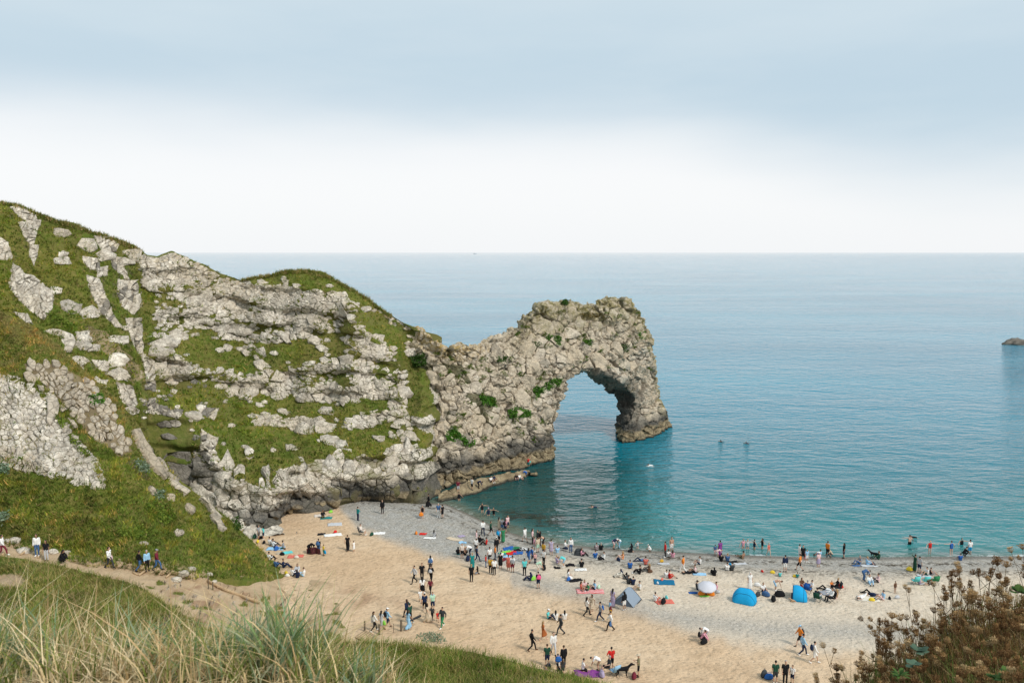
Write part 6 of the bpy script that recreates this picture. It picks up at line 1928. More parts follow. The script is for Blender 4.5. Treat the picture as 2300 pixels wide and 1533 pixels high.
CROWD = '''
6 1248 walk r 1.7 2 L:white T:maroon k | walker in white carrying a blue backpack at the left edge of the path
84 1248 stand f 1.78 2 L:white T:denim k | tall walker in white sweatshirt and blue jeans on the path
105 1259 stand f 1.68 2 t:black T:lgrey K | walker in black top and pale grey trousers beside the white sweatshirt
138 1263 crouch r 1.7 2 c:black T:lgrey K | person in black coat crouching on the path edge
246 1276 walk r 1.75 1 L:bwpat T:charcoal k | walker in black and white patterned top halfway along the path
314 1281 walk br 1.66 2 L:black T:denim k | walker in black top and jeans, left of three on the steps
331 1281 stand fr 1.7 1 L:skyblue T:black g | grey-haired walker in light blue shirt between two others on the steps
353 1280 walk r 1.75 2 L:maroon T:denim c:grey | walker in maroon jacket and grey cap leading down the steps
581 1211 stand r 1.62 1 t:grey S:charcoal K | person in grey top standing at the foot of the rock slab
592 1211 stand l 1.55 1 t:turq S:navy K | youth in turquoise top standing at the foot of the rock slab
606 1223 sit br 1.7 1 L:white T:charcoal k | left of two picnickers in white shirts under the green slope
614 1227 sit br 1.7 2 L:white T:charcoal k | right of two picnickers in white shirts under the green slope
637 1233 kneel l 1.6 2 t:grey S:dgreen k | kneeling person in grey tee by the blue mat
605 1258 sit br 1.7 1 L:white T:black k | seated person in white top against the slope edge
619 1273 sit br 1.7 1 L:denim T:navy k | seated person in denim jacket at the slope edge
637 1274 sit r 1.7 1 L:navy T:navy k | seated person in navy looking right at the slope edge
657 1292 sit br 1.7 1 L:white T:navy b | picnicker in white nearest the point of the green slope
668 1285 sit f 1.65 1 L:lgrey T:white K | picnicker with dark hair at the back of the lowest picnic
668 1297 sit b 1.6 1 t:navy S:navy K | picnicker in navy with long dark hair in front of the lowest picnic
682 1293 sit l 1.65 0 t:white S:skyblue b | picnicker in white at the right of the lowest picnic
695 1243 bend r 1.7 2 c:black T:black s:black | black-hooded person bending behind a maroon plaid blanket
716 1243 stand b 1.6 2 t:black S:denim k | person in black with a blue backpack beside the plaid blanket
727 1247 stand br 1.2 1 t:yellow S:green k | small child in yellow holding a turquoise bag
781 1236 walk b 1.7 1 d:black - b | person in long black dress walking over the sand
795 1238 stand bl 1.15 1 m:white - b | child in white dress beside the black dress
725 1163 kneel fr 1.7 2 L:black T:olive k | person in black on the colourful towels below the dark cliff
804 1169 phone br 1.72 1 L:teal T:navy k | person in dark teal photographing on the shingle
859 1153 stand f 1.72 1 L:black T:black k | person all in black in the middle of the shingle cove
812 1200 chair r 1.65 0 L:floral S:offwhite b | person in pink floral robe sitting at the edge of the shingle
949 1163 stand f 1.55 1 v:black W:black k | child in black swimsuit holding an orange board
963 1138 walk l 1.72 2 c:black - k | person in black stepping along the foot of the promontory
985 1161 stand f 1.72 0 t:denim T:white g | person in denim vest and white trousers by the cove water
994 1163 stand bl 1.65 1 t:black S:black k | person in black shorts by the cove water
1029 1106 stand b 1.75 1 t:maroon S:lgrey b | climber in maroon tee at the left end of the ledge
1031 1124 wade:.6 b 1.7 1 v:black W:black k | bather in black climbing out below the ledge
1060 1100 stand br 1.7 1 t:white S:black k | climber in white tee on the ledge
1075 1096 bend r 1.65 2 L:navy T:black k | climber in dark clothes bending on the ledge
1103 1082 sit fr 1.65 1 t:white S:black k | left of two people sitting mid ledge, in white and black
1110 1079 sit fr 1.6 2 t:navy S:black k | right of two people sitting mid ledge, in navy
1160 1077 sit f 1.65 1 t:black S:blue K | person in black top and blue shorts near the ledge tip
1167 1076 sit fr 1.65 0 t:white S:white b | person in white sitting near the ledge tip
1181 1073 bend l 1.65 1 t:blue S:blue b | person in blue bending at the very tip of the ledge
1187 1050 armup b 1.65 1 v:red S:teal y | climber in red with arms raised on the wall above the ledge
975 1206 sit b 1.6 1 t:striped S:navy K | long-haired person in striped top on the white towel in the shingle
1083 1151 wade:.5 f 1.65 1 v:black W:black K | standing bather in black, left of three in the green cove
1097 1157 wade:.8 f 1.7 1 v:navy W:navy c:lilac | middle bather of three in the green cove
1109 1156 wade:.8 fl 1.65 1 v:black W:black k | right bather of three in the green cove
1332 1138 swim l 1.7 1 v:navy W:black b | swimmer off the beach below the arch shadow
1459 1045 swim l 1.75 0 L:white W:black b | swimmer in white splashing under the right leg of the arch
1619 991 swim b 1.7 2 v:black W:black k | left of two far swimmers right of the arch
1677 995 swim b 1.7 2 v:navy W:black k | right of two far swimmers right of the arch
1085 1202 walk b 1.75 1 L:white T:navy k | person in white shirt striding to the cove water
1102 1202 walk r 1.65 2 L:dgreen S:black k | child in dark green top at the cove waterline
1121 1191 stand br 1.65 1 d:beige - K | person in beige dress standing at the water
1128 1193 stand b 1.6 1 t:grey S:denim k | person in grey between the beige dress and the pink top
1135 1196 stand br 1.65 1 t:pink S:navy K | person in pink with black backpack at the water
1140 1188 stand fr 1.7 1 t:lpink S:navy k | person facing inland behind the pink top
1121 1220 stand br 1.68 1 t:skyblue S:black k | person with bright blue backpack on the shingle
1130 1217 stand b 1.6 2 d:green - k | person in green dress on the shingle
1179 1217 walk bl 1.72 1 L:white S:white k | person in white carrying a small child at the water
1070 1222 stand r 1.6 2 L:lpink T:black k | person in pale pink standing over the seated group
1077 1217 sit br 1.6 2 L:black T:black k | seated person in black beside the pale pink top
1092 1223 sit l 1.6 2 t:red T:black k | seated child in bright red on the shingle
1196 1220 stand r 1.68 1 L:lpink T:black K | long-haired person in cream top in the waterside cluster
1208 1223 stand fl 1.7 1 L:charcoal T:black k | person in black at the middle of the waterside cluster
1213 1225 stand l 1.66 2 L:black T:black K | person in black at the right of the waterside cluster
1220 1226 bend l 1.72 1 - T:black k | shirtless person in black trousers leaning over at the water
1200 1238 stand r 1.6 1 t:pink S:lgrey b | person in pink top in front of the waterside cluster
1208 1240 stand bl 1.7 1 t:beige S:mint k | person in beige tee and pale green shorts in front of the cluster
1238 1245 stand b 1.65 1 m:wflor - k | person in lavender print dress on the pebbles
1252 1242 sit b 1.68 1 t:skyblue S:white k | seated person in pale blue shirt on the pebbles
1268 1232 kneel r 1.65 1 L:white T:navy k | kneeling person in white shirt at the water
1282 1240 stand f 1.68 1 L:white T:denim K | standing person in long white scarf with black hair
1029 1245 sit b 1.6 2 L:black T:teal s:black | veiled person in black at the left of the big group
1038 1253 stand f 1.6 1 t:floral S:black b | person in floral top at the left of the big group
1044 1246 sit b 1.6 1 L:black T:black k | seated person in black behind the floral top
1056 1248 bend l 1.75 1 t:white T:navy y | fair person in white leaning over a dark blue bag
1071 1262 walk r 1.75 2 t:navy T:navy k | person in navy striding across the shingle
1069 1240 stand b 1.6 1 t:white T:charcoal c:white | person in white cap behind the striding navy person
1061 1277 stand b 1.66 1 d:teal - y | person in long teal dress at the sand edge
1059 1306 stand b 1.74 1 t:black T:black y | person in black tee and black trousers alone on the sand
1073 1288 kneel l 1.3 1 t:black S:grey K | kneeling child in black beside the black-clad person
1091 1273 stand r 1.3 2 t:red T:denim k | child in red tee and jeans beside the big group
1100 1264 stand b 1.7 1 t:white T:black k | person in white tee at the back of the front row
1102 1288 stand b 1.7 1 t:mustard T:black g | person in mustard tee and black trousers
1110 1291 stand b 1.68 1 t:white T:black k | person in white tee with a strap beside the mustard tee
1115 1240 stand b 1.65 2 L:black T:black c:white | person in black with white cap behind the heap of towels
1112 1257 stand r 1.6 2 t:orange T:navy k | child in orange among the big group
1126 1253 sit b 1.65 1 t:white S:teal k | person in white seated before the heap of towels
1124 1277 stand b 1.66 1 m:black - k | person in short black dress before the heap of towels
1142 1281 stand b 1.64 2 m:oflor - b | person in orange floral dress
1151 1285 stand b 1.72 2 t:white S:maroon k | person in white tee and maroon shorts next to the floral dress
1178 1292 stand b 1.74 1 t:turq T:black k | person in turquoise tee and black trousers on the shingle
1187 1266 walk br 1.68 1 t:blue S:denim K | long-haired person in blue walking past the heap of towels
1195 1264 walk r 1.74 1 t:blue S:navy k | person in blue tee stepping right with arm out
1202 1266 stand f 1.2 1 t:redstripe T:navy k | small child in red stripes
1208 1284 bend r 1.66 1 t:mint S:offwhite k | person in mint top bending with a black bag
1209 1321 stand b 1.66 1 t:black S:navy k | person in black tee with a crimson backpack on the sand
1191 1303 sit l 1.6 1 L:navy T:navy s:navy | hooded person in navy sitting by a lime bag
1221 1252 stand br 1.68 1 t:mustard T:charcoal k | person in yellow tee behind the white tee
1221 1269 stand br 1.70 1 t:white T:black k | person in white tee and black trousers standing over a black rucksack
1251 1264 sit r 1.6 0 t:lilac S:lilac y | seated person in lilac on the pebbles
1266 1273 bend l 1.7 1 t:turq S:skyblue k | person in teal tee and pale shorts bending to the lilac one
1276 1299 kneel r 1.6 1 d:white - K | long-haired person in white dress kneeling on the sand
1307 1248 sit r 1.62 1 L:pink T:black B | person in pink jacket sitting by the small black shelter
1340 1235 sit b 1.65 1 L:checked T:black b | seated person in checked shirt at the water
1350 1235 sit b 1.68 1 L:black T:black g | seated person in black next to the checked shirt
1337 1253 sit b 1.65 1 t:blue S:skyblue b | seated person in strong blue tee
1356 1256 sit l 1.65 1 L:white T:black k | seated person in white shirt on black trousers
1378 1232 bend r 1.72 1 t:navy S:lpink k | person in navy bending at the water
1391 1231 bend l 1.7 1 L:white T:skyblue k | person in white bending at the water
1419 1239 kneel l 1.6 1 c:black - s:black | veiled person in black kneeling at the waterline
1432 1231 wade:.4 f 1.2 0 v:lgrey W:navy b | small child paddling right of the veiled person
1460 1238 crouch l 1.3 1 t:white S:white c:white | child in white crouching at the waterline
1494 1251 stand l 1.72 1 L:red T:black k | person in red jacket with white stripe at the water
1508 1240 stand f 1.74 1 - S:bwpat k | shirtless person in dark shorts at the waterline
1501 1250 sit b 1.6 1 t:white S:white k | seated person in white left of the pink one
1511 1252 sit b 1.6 1 t:pink S:lpink B | seated person in pink below the shirtless man
1398 1255 sit l 1.62 0 v:orange W:orange Y | long blond haired person in orange sitting on the shingle
1450 1268 sit b 1.72 1 t:coral T:navy k | seated person in coral shirt
1440 1260 lie l 1.7 1 L:denim T:navy k | person in denim lying behind the coral shirt
1415 1276 sit b 1.72 1 t:blue S:navy b | broad seated person in bright blue tee
1437 1288 sit l 1.72 1 L:black T:black k | seated person in black sweater
1457 1283 sit l 1.65 0 L:brown T:charcoal Y | fair-haired seated person in brown with dark bag
1394 1296 sit l 1.62 1 L:offwhite T:offwhite s:navy | seated person in cream with navy headscarf
1407 1297 lie b 1.7 1 L:charcoal T:black k | person in dark clothes reclining beside the cream coat
1306 1273 sit b 1.68 1 L:black T:charcoal k | seated person in black on the shingle above the striped rug
1497 1297 sit b 1.6 1 t:white S:white k | seated person in white behind the blue rug
1504 1298 sit r 1.6 1 t:red S:red k | seated person in red behind the blue rug
1306 1323 sit r 1.5 1 t:coral S:red B | child in coral on the red striped rug
1313 1321 sit f 1.6 1 t:lpink S:navy B | brown-haired person on the red striped rug
1320 1326 sit l 1.5 1 t:green S:charcoal k | child in green on the red striped rug
1335 1323 sit l 1.7 1 t:skyblue S:black k | person in pale blue shirt on the red striped rug
1318 1382 walk r 1.68 2 t:white T:black K | long-haired walker in white top and black trousers
1329 1375 walk fl 1.66 2 m:bwdress - K | walker in patterned dress facing the black trousers
1348 1395 walk l 1.76 1 t:bluepat T:navy k | walker in patterned shirt carrying a bright blue bag
1370 1380 stand l 1.35 1 t:skyblue S:navy b | child in pale blue behind the white jacket
1371 1398 stand l 1.45 1 L:mustard T:mustard s:maroon | person in maroon scarf and mustard robe behind the white jacket
1371 1416 walk l 1.7 1 L:white T:black b | walker in white jacket carrying folded blue cloth
1376 1362 stand br 1.68 1 d:lilac - K | person in long lilac dress reaching to the grey tent
1402 1370 stand bl 1.72 2 L:black S:white K | person in black top and white shorts in front of the grey tent
1412 1310 sit b 1.65 1 t:charcoal S:black k | person half hidden behind the grey tent
1422 1313 sit b 1.65 1 t:navy S:black k | person in navy behind the right side of the grey tent
1436 1324 sit l 1.65 1 t:white S:khaki k | seated person in white vest right of the grey tent
1472 1350 sit br 1.68 1 t:white S:coral k | person in white tee sitting by the orange towel
1232 1389 sit r 1.68 1 t:turq T:navy c:white | person in turquoise tee and white cap sitting on the sand
1248 1391 sit b 1.6 1 t:white S:white K | left of two long-haired people in white seen from behind
1268 1391 sit b 1.6 1 t:white S:white K | right of two long-haired people in white seen from behind
1259 1425 walk l 1.76 1 L:charcoal T:charcoal k | tall walker in charcoal passing the seated pair
1195 1461 walk r 1.76 1 L:black T:black k | walker in black with white soles low on the sand
1220 1437 walk r 1.6 0 m:rust - Y | walker in rust dress behind the black walker
1243 1468 walk f 1.78 0 L:white T:lgrey b | tall walker in white and pale trousers coming up
1229 1495 stand b 1.74 1 t:dgreen S:navy b | person in dark green tee at the foot of the bank
1266 1497 stand b 1.70 1 L:black T:black b | person in black jacket at the foot of the bank
1253 1506 stand b 1.35 1 t:black S:white k | child in white shorts with a blue backpack
1264 1516 stand b 1.25 1 t:charcoal S:charcoal B | smallest child in dark dress by the black dog
1226 1517 sit l 1.6 1 t:pink S:pink k | person in pink sitting half hidden by the bank
1309 1507 kneel r 1.66 1 t:white S:black k | person in white tee kneeling on the purple rug
1344 1505 bend l 1.66 1 t:white S:tan k | person in white bending over the purple rug
1373 1503 hip b 1.78 1 t:red S:black k | person in bright red tee and black shorts
1366 1508 chair l 1.7 0 t:charcoal S:black g | grey-haired person in dark vest sitting by the pale folding chair
1434 1519 phone l 1.74 1 t:khaki S:black h:beige | person in khaki shirt and straw hat by the black dog
1534 1285 walk bl 1.74 1 L:orange T:white k | person in orange hoodie and white trousers
1571 1267 sit l 1.68 1 t:white S:navy k | seated person in white alone on the shingle
1549 1287 lie r 1.65 1 L:black T:black K | long-haired person in black lying by the orange hoodie
1560 1286 sit l 1.65 1 t:lpink S:black b | person in pale top sitting by the one lying down
1606 1247 stand b 1.2 1 t:denim S:lpink k | small child in blue at the water
1617 1247 stand b 1.68 2 d:purple - k | person in purple robe at the waterline
1612 1250 bend r 1.3 0 t:lpink S:lpink y | child bending between the blue child and the purple robe
1620 1260 sit b 1.66 1 L:black T:black k | seated person in black under the purple robe
1634 1260 sit b 1.66 1 t:denim S:navy y | seated person in denim beside the one in black
1668 1254 sitflat bl 1.7 2 - S:olive k | shirtless person sitting at the waterline
1604 1292 sit b 1.6 2 c:black - s:black | veiled person in black sitting alone
1633 1281 sit b 1.66 1 L:white T:black k | seated person in white left of a dark-coated one
1644 1281 sit b 1.7 1 L:charcoal T:black k | seated person in dark coat right of the white one
1669 1231 wade:.6 f 1.6 1 v:pink W:pink k | bather in pink, leftmost of five in a row
1679 1232 wade:.6 f 1.6 0 v:lgrey W:teal y | fair bather, second of five in a row
1694 1233 wade:.55 r 1.6 1 v:navy W:black k | leaning bather, third of five in a row
1712 1232 wade:.5 l 1.62 1 v:black W:black K | bather in black, fourth of five in a row
1726 1247 walk f 1.4 0 v:coral W:coral y | child in coral swimsuit, rightmost of five in a row
1763 1284 stand b 1.74 1 L:navy S:white k | person in navy hoodie and white shorts
1752 1294 sit b 1.1 1 t:turq S:teal k | toddler in turquoise sitting by the navy hoodie
1566 1323 sit r 1.68 1 t:charcoal S:navy c:black | person in black cap at the left under the parasol
1586 1333 sit b 1.65 1 L:denim T:black k | person in denim under the parasol
1608 1325 sit l 1.6 1 t:pink S:purple b | person in pink at the right of the parasol
1684 1323 stand f 1.66 1 d:white - s:white | person in white robe behind the left blue shelter
1741 1326 bend r 1.72 1 - S:skyblue b | shirtless person bending over bags between the blue shelters
1714 1328 sit f 1.66 1 t:white S:navy b | person in white sitting among bags between the blue shelters
1795 1256 stand r 1.68 1 L:white T:white k | person in white, left of the family at the water
1803 1260 stand f 1.74 1 t:black S:black k | person in black tee in the family at the water
1807 1259 stand f 1.1 1 m:pink - b | small child in pink in the family at the water
1812 1261 stand f 1.35 1 t:skyblue S:white b | child in pale blue in the family at the water
1796 1281 walk bl 1.72 1 t:orange S:black k | person in peach tee and black shorts
1858 1250 stand br 1.74 1 t:orange T:black k | person in orange tee at the waterline
1866 1250 crouch l 1.65 1 t:beige S:charcoal k | person in beige crouching by the orange tee
1842 1249 sit bl 1.5 1 t:skyblue S:blue k | child in pale blue sitting at the waterline
1838 1273 stand b 1.6 1 t:lpink K:lilac h:white | person in pink top, lilac skirt and sun hat
1895 1253 stand l 1.66 1 t:black S:navy K | long-haired person in black top and navy shorts at the waterline
1791 1297 sit b 1.1 1 t:teal S:grey k | toddler with a yellow bucket
1931 1266 sit l 1.74 1 t:grey T:denim g | grey-haired person in grey tee reclining on the shingle
1948 1268 sit r 1.7 1 t:skyblue S:skyblue y | fair person in pale blue beside the grey tee
1973 1255 sit l 1.68 1 L:dgreen T:dgreen k | person in dark green sitting with the black and white dog
1940 1303 bend r 1.7 1 L:denim T:denim k | person in denim bending over a seated group
1953 1309 sit f 1.66 1 L:white T:skyblue b | person in white in the group under the bending one
1972 1307 sit l 1.68 1 L:lpink T:charcoal k | person in salmon shirt at the right of that group
2010 1331 stand f 1.15 2 v:brown W:navy k | small sunburnt child digging on the pale sand
1938 1341 lie br 1.7 0 t:white S:white b | person in white lying on the sand
1955 1335 lie bl 1.72 1 L:navy T:black k | person in navy lying behind the white one
1983 1346 sit l 1.7 1 t:skyblue S:lpink k | person in pale blue and pink propped up on the sand
1801 1317 sit f 1.66 1 t:brown S:red B | long-haired person in brown above the right blue shelter
1814 1330 chair br 1.72 1 t:blue T:charcoal g | person in the blue camp chair
1823 1321 sit l 1.6 1 t:white S:grey k | person in white behind the blue camp chair
1856 1325 lie bl 1.7 0 L:white T:black y | person in white reclining in the right hand circle
1868 1316 sit f 1.1 1 t:orange S:red y | small child in orange in the right hand circle
1879 1326 chair l 1.72 1 L:black T:black y | person in black in the right hand circle
1836 1348 chair br 1.7 1 t:charcoal T:lgrey k | person in the green camp chair
1866 1349 chair l 1.7 1 L:white T:black k | person in white and black in the low dark chair
1878 1343 sit l 1.65 0 t:tan S:lpink Y | fair-haired person at the right of the camp chairs
2043 1222 wade:.75 b 1.72 0 - S:black k | shirtless bather with dark hair up to the thighs
2088 1243 wade:.15 f 1.6 0 v:red W:red y | person in red swimsuit stepping into the sea
2136 1246 wade:.1 b 1.66 0 v:blue W:blue b | person in blue swimsuit stepping into the sea
2160 1222 wade:1.1 f 1.66 1 v:black W:black k | bather chest deep right of the blue swimsuit
2178 1246 stand b 1.72 1 t:white S:aqua k | person in white tee and turquoise shorts at the sea edge
2166 1248 crouch r 1.66 1 L:black T:black k | person in black crouching beside turquoise shorts
2157 1258 sit b 1.5 1 t:blue S:denim k | person in bright blue sitting above the brown thicket
2048 1206 swim l 1.72 1 L:black W:black k | swimmer in black far right near the beach
2054 1282 armsout r 1.74 2 c:dgreen - k | person in dark green coat with one arm stretched out
2064 1286 stand br 1.7 1 t:striped S:navy k | person in navy striped top
2081 1291 sit l 1.6 1 t:white S:dgreen k | left of two small seated people near the thicket
2091 1291 sit r 1.5 1 v:black S:grey k | right of two small seated people near the thicket
2066 1312 sitflat r 1.6 1 t:lilac S:lgrey b | person between the two turquoise chairs
1577 1441 crouch r 1.66 1 L:pink T:black k | person in pink crouching with a black backpack
1587 1436 bend l 1.6 1 L:white T:lgrey k | person in white bending towards the pink one
1796 1450 walk l 1.74 0 L:orange S:black c:skyblue | walker in orange jacket and pale blue cap
1803 1471 walk r 1.76 1 L:skyblue T:navy k | walker in pale blue shirt carrying a white bag
1828 1488 walk r 1.72 1 L:white S:white k | walker in white jacket with a dark blue backpack
1741 1534 stand b 1.74 1 t:dgreen S:charcoal k | person in dark green tee at the bottom edge
1763 1536 stand f 1.82 1 t:black T:black g | tall grey-haired person in black at the bottom edge
1779 1534 stand fl 1.4 1 t:white S:navy b | child in white top and navy shorts at the bottom edge
931 1309 walk fl 1.72 1 L:lgrey T:black k | walker in grey and black at the top left of the climbing line
948 1303 walk f 1.74 1 t:black T:black k | walker in black tee second in the climbing line
967 1284 stand b 1.68 1 t:white S:charcoal K | walker in white with a blue backpack at the top of the line
968 1307 walk b 1.7 1 L:black T:black b | walker in black with a pale patch on the back
967 1332 walk f 1.4 1 L:maroon T:black k | child in maroon in the line
949 1335 walk b 1.68 1 t:white K:black K | walker in white printed tee and black skirt
944 1352 walk f 1.2 1 t:white S:offwhite k | child in white beside the navy walker
954 1374 walk b 1.74 1 t:navy S:black c:white | walker in navy with a white cap
972 1371 walk f 1.7 1 t:mint S:navy b | walker in pale green tee with a blue pack
960 1397 walk r 1.66 1 d:beige - s:black | walker in beige dress and black headscarf
971 1391 walk f 1.2 1 t:charcoal T:black k | child in dark tee next to the beige dress
983 1395 walk f 0.9 1 t:red S:red k | toddler in red held by the hand
994 1408 walk fl 1.76 1 L:charcoal T:green k | walker in dark top and green trousers
914 1388 walk bl 1.68 1 L:navy T:black B | brown-haired walker in navy jacket
921 1398 walk bl 1.7 1 L:dgreen T:black c:dgreen | walker in dark green and cap behind the blue dress
917 1413 walk br 1.68 1 d:skyblue - K | walker in pale blue dress with a long black bag
840 1417 walk br 1.68 1 L:white T:black B | walker in white blouse and black trousers at the wooden platform
857 1413 walk br 1.62 1 m:lgrey - K | walker in grey dress at the wooden platform
870 1410 walk br 1.74 1 L:skyblue S:navy c:white | walker in pale blue shirt and white cap with a backpack
'''
n_ = 0
for ln in CROWD.strip().splitlines():
    person(ln, n_); n_ += 1
print('people', n_)
# ================================================================== things on the beach
def ground(px, py):
    h = cast(BV_ALL, px, py)
    return np.array(h[0]) if h else None
def colmat(c):
    return CLOTH.get(c) or cloth(c)
def towel(px, py, w, d, rot, col, label, cat='towel', name='towel', wav=0.05, crumple=0.22, lift=0.03):
    g = ground(px, py)
    nx, ny = 16, 12
    u, v = np.meshgrid(np.linspace(-.5, .5, nx), np.linspace(-.5, .5, ny))
    X_, Y_ = u * w, v * d
    sd = int(px * 7 + py) % 997
    X_ = X_ + crumple * .35 * fbm(np.stack([u * 3 + sd, v * 3], -1), 2, 4); Y_ = Y_ + crumple * .35 * fbm(np.stack([u * 3, v * 3 + sd], -1), 2, 6)
    c, s = math.cos(rot), math.sin(rot)
    XX, YY = X_ * c - Y_ * s, X_ * s + Y_ * c
    Z_ = np.zeros_like(XX)
    for i in range(ny):
        for j in range(nx):
            h = None
            for b in (BV_B, BV_P):
                t = b.ray_cast(Vector((g[0] + XX[i, j], g[1] + YY[i, j], 30)), Vector((0, 0, -1)))
                if t[0] is not None and (h is None or t[0][2] > h): h = t[0][2]
            Z_[i, j] = (h if h is not None else g[2]) - g[2]
    Z_ = Z_ + lift + (wav + crumple * .3) * np.abs(fbm(np.stack([u * 5 + sd, v * 5], -1), 3, 5))
    P_ = np.stack([XX, YY, Z_], -1).reshape(-1, 3)
    n = len(P_); F = gridfaces(ny, nx)
    idx = np.arange(n).reshape(ny, nx)
    ring = np.concatenate([idx[0, :], idx[1:, -1], idx[-1, -2::-1], idx[-2:0:-1, 0]])
    sidef = np.stack([ring, np.roll(ring, -1), np.roll(ring, -1) + n, ring + n], -1)
    V = np.concatenate([P_, P_ - np.array([0, 0, .035])])
    me = fastmesh(name, V, np.concatenate([F, F[:, ::-1] + n, sidef[:, ::-1]]), smooth=True)
    return tag(link(name, me, colmat(col), loc=tuple(g)), label, cat, 'towels and rugs on the beach')
for a in [
        (718, 1158, 1.5, 1.1, .3, 'floral', 'pink and white towel under the black-clad sunbather below the dark cliff'), (733, 1163, 1.6, .9, .1, 'teal', 'green mat beside the pink towel below the dark cliff'),
        (752, 1177, 1.9, 1.3, .25, 'lgrey', 'white sheet with dark clothes lying left of the shingle'), (748, 1201, 2.3, 1.1, .35, 'white', 'white cloth with a red hat on the sand'), (722, 1199, 1.0, .7, .2, 'black', 'black cloth at the left end of the white one'),
        (851, 1198, 1.6, 1.0, .1, 'white', 'white towel on the edge of the shingle by the floral robe'), (965, 1208, 1.6, .8, 0, 'white', 'white towel under the striped top in the shingle'), (1022, 1211, 2.2, 1.0, -.4, 'beige', 'cream towel spread on the upper shingle'),
        (619, 1232, 2.1, 1.3, .1, 'skyblue', 'light blue mat under the green slope'), (664, 1249, 1.9, .9, .15, 'coral', 'coral towel on the sand right of the slope'), (646, 1241, 1.2, .8, .4, 'turq', 'turquoise and white towel between the blue mat and the coral one'),
        (1325, 1327, 3.0, 1.3, 0, 'redmat', 'red and pink striped rug'), (1492, 1307, 2.3, 1.5, -.1, 'petrol', 'blue rug with bags on its corners'), (1493, 1351, 1.9, 1.0, .2, 'coral', 'orange towel beside the seated white tee'),
        (1320, 1513, 2.3, 1.2, 0, 'purple', 'purple rug under the kneeling person at the foot of the bank'), (1304, 1279, 1.4, .6, 0, 'bwpat', 'dark patterned scarf on the shingle'), (1571, 1289, 1.5, .6, -.2, 'skyblue', 'pale blue towel beside the person lying on the shingle'),
        (1490, 1266, 1.4, .9, 0, 'lgrey', 'pale cloth with a yellow bundle on the shingle'), (1663, 1266, 1.5, .7, .1, 'lgrey', 'grey towel at the right of the dark-coated pair'), (1951, 1270, 2.0, .9, 0, 'lgrey', 'pale blue rug under the older couple on the shingle'),
        (1860, 1330, 1.8, 1.2, .2, 'bluepat', 'blue patterned rug in the circle of chairs'), (1950, 1344, 2.2, 1.3, -.3, 'offwhite', 'pale rug under the people lying on the sand'), (2076, 1293, 1.6, .8, 0, 'lgrey', 'pale towel under the two small seated people')]:
    towel(*a)
for x, y, w, d, r, c, lb in [
        (1142, 1232, 1.3, .9, .3, 'blue', 'bright blue cloth at the back of the big heap'), (1158, 1231, 1.0, .7, 1.0, 'green', 'green cloth at the back of the big heap'), (1135, 1240, 1.4, .8, .6, 'lime', 'lime green cloth in the big heap'),
        (1150, 1243, 1.2, .8, .2, 'red', 'red cloth in the middle of the big heap'), (1163, 1242, 1.2, .7, -.3, 'blue', 'blue cloth at the right of the big heap'), (1167, 1234, 1.4, .9, .1, 'black', 'black coat on the big heap'), (1178, 1233, 1.1, .8, .4, 'white', 'white towel at the right end of the big heap'),
        (1138, 1250, 1.3, .9, .8, 'skyblue', 'pale blue cloth at the front of the big heap'), (1128, 1244, .9, .7, .2, 'teal', 'teal cloth at the left of the big heap'), (1132, 1256, 1.0, .6, .9, 'maroon', 'maroon cloth at the front of the big heap'),
        (1293, 1303, 1.5, .8, .2, 'black', 'black coat on the sand right of the white dress'), (1280, 1268, 1.0, .6, .1, 'black', 'black jacket on the pebbles by the teal tee'), (1252, 1275, .7, .5, 0, 'black', 'small black bundle below the lilac person'), (1037, 1204, .9, .6, .4, 'lilac', 'lilac cloth on the upper shingle'),
        (1039, 1218, 1.0, .7, 0, 'skyblue', 'blue and white bundle beside the cream towel'), (950, 1199, .9, .6, 0, 'red', 'red cloth beside the orange bag in the shingle'), (1647, 1262, 1.0, .6, .5, 'black', 'black clothes beside the waterside trio')]:
    towel(x, y, w, d, r, c, lb, 'cloth', 'beach_cloth', .05, .5)

def bag(px, py, s, col, label, cat='bag', name='bag', sq=(1, .6, .75), g=None):
    g = ground(px, py) if g is None else g
    me = BAGM.get(name)
    if me is None:
        p = [ell((0, 0, .42), (.5, .42, .44), None, 12, 9), ell((0, 0, .25), (.56, .48, .28), None, 12, 9)]
        me = fuse('pouch', p, .06, 1)
        hd = [capsule((-.25, 0, .75), (-.18, 0, 1.0), .035, .035, 6), capsule((-.18, 0, 1.0), (.18, 0, 1.0), .035, .035, 6), capsule((.18, 0, 1.0), (.25, 0, .75), .035, .035, 6)]
        mh = fuse('handle', hd, .025, 0)
        for m_ in (me, mh): m_.materials.clear(); m_.materials.append(None)
        BAGM[name] = (me, mh)
        me = BAGM[name]
    root = empty(name, tuple(g), random.uniform(0, 6.28))
    root.scale = (s * sq[0], s * sq[1], s * sq[2])
    for m_, nm in zip(me, ('pouch', 'handle')):
        dress(root, m_, colmat(col), nm)
    return tag(root, label, cat, 'bags on the beach')
BAGM = {}
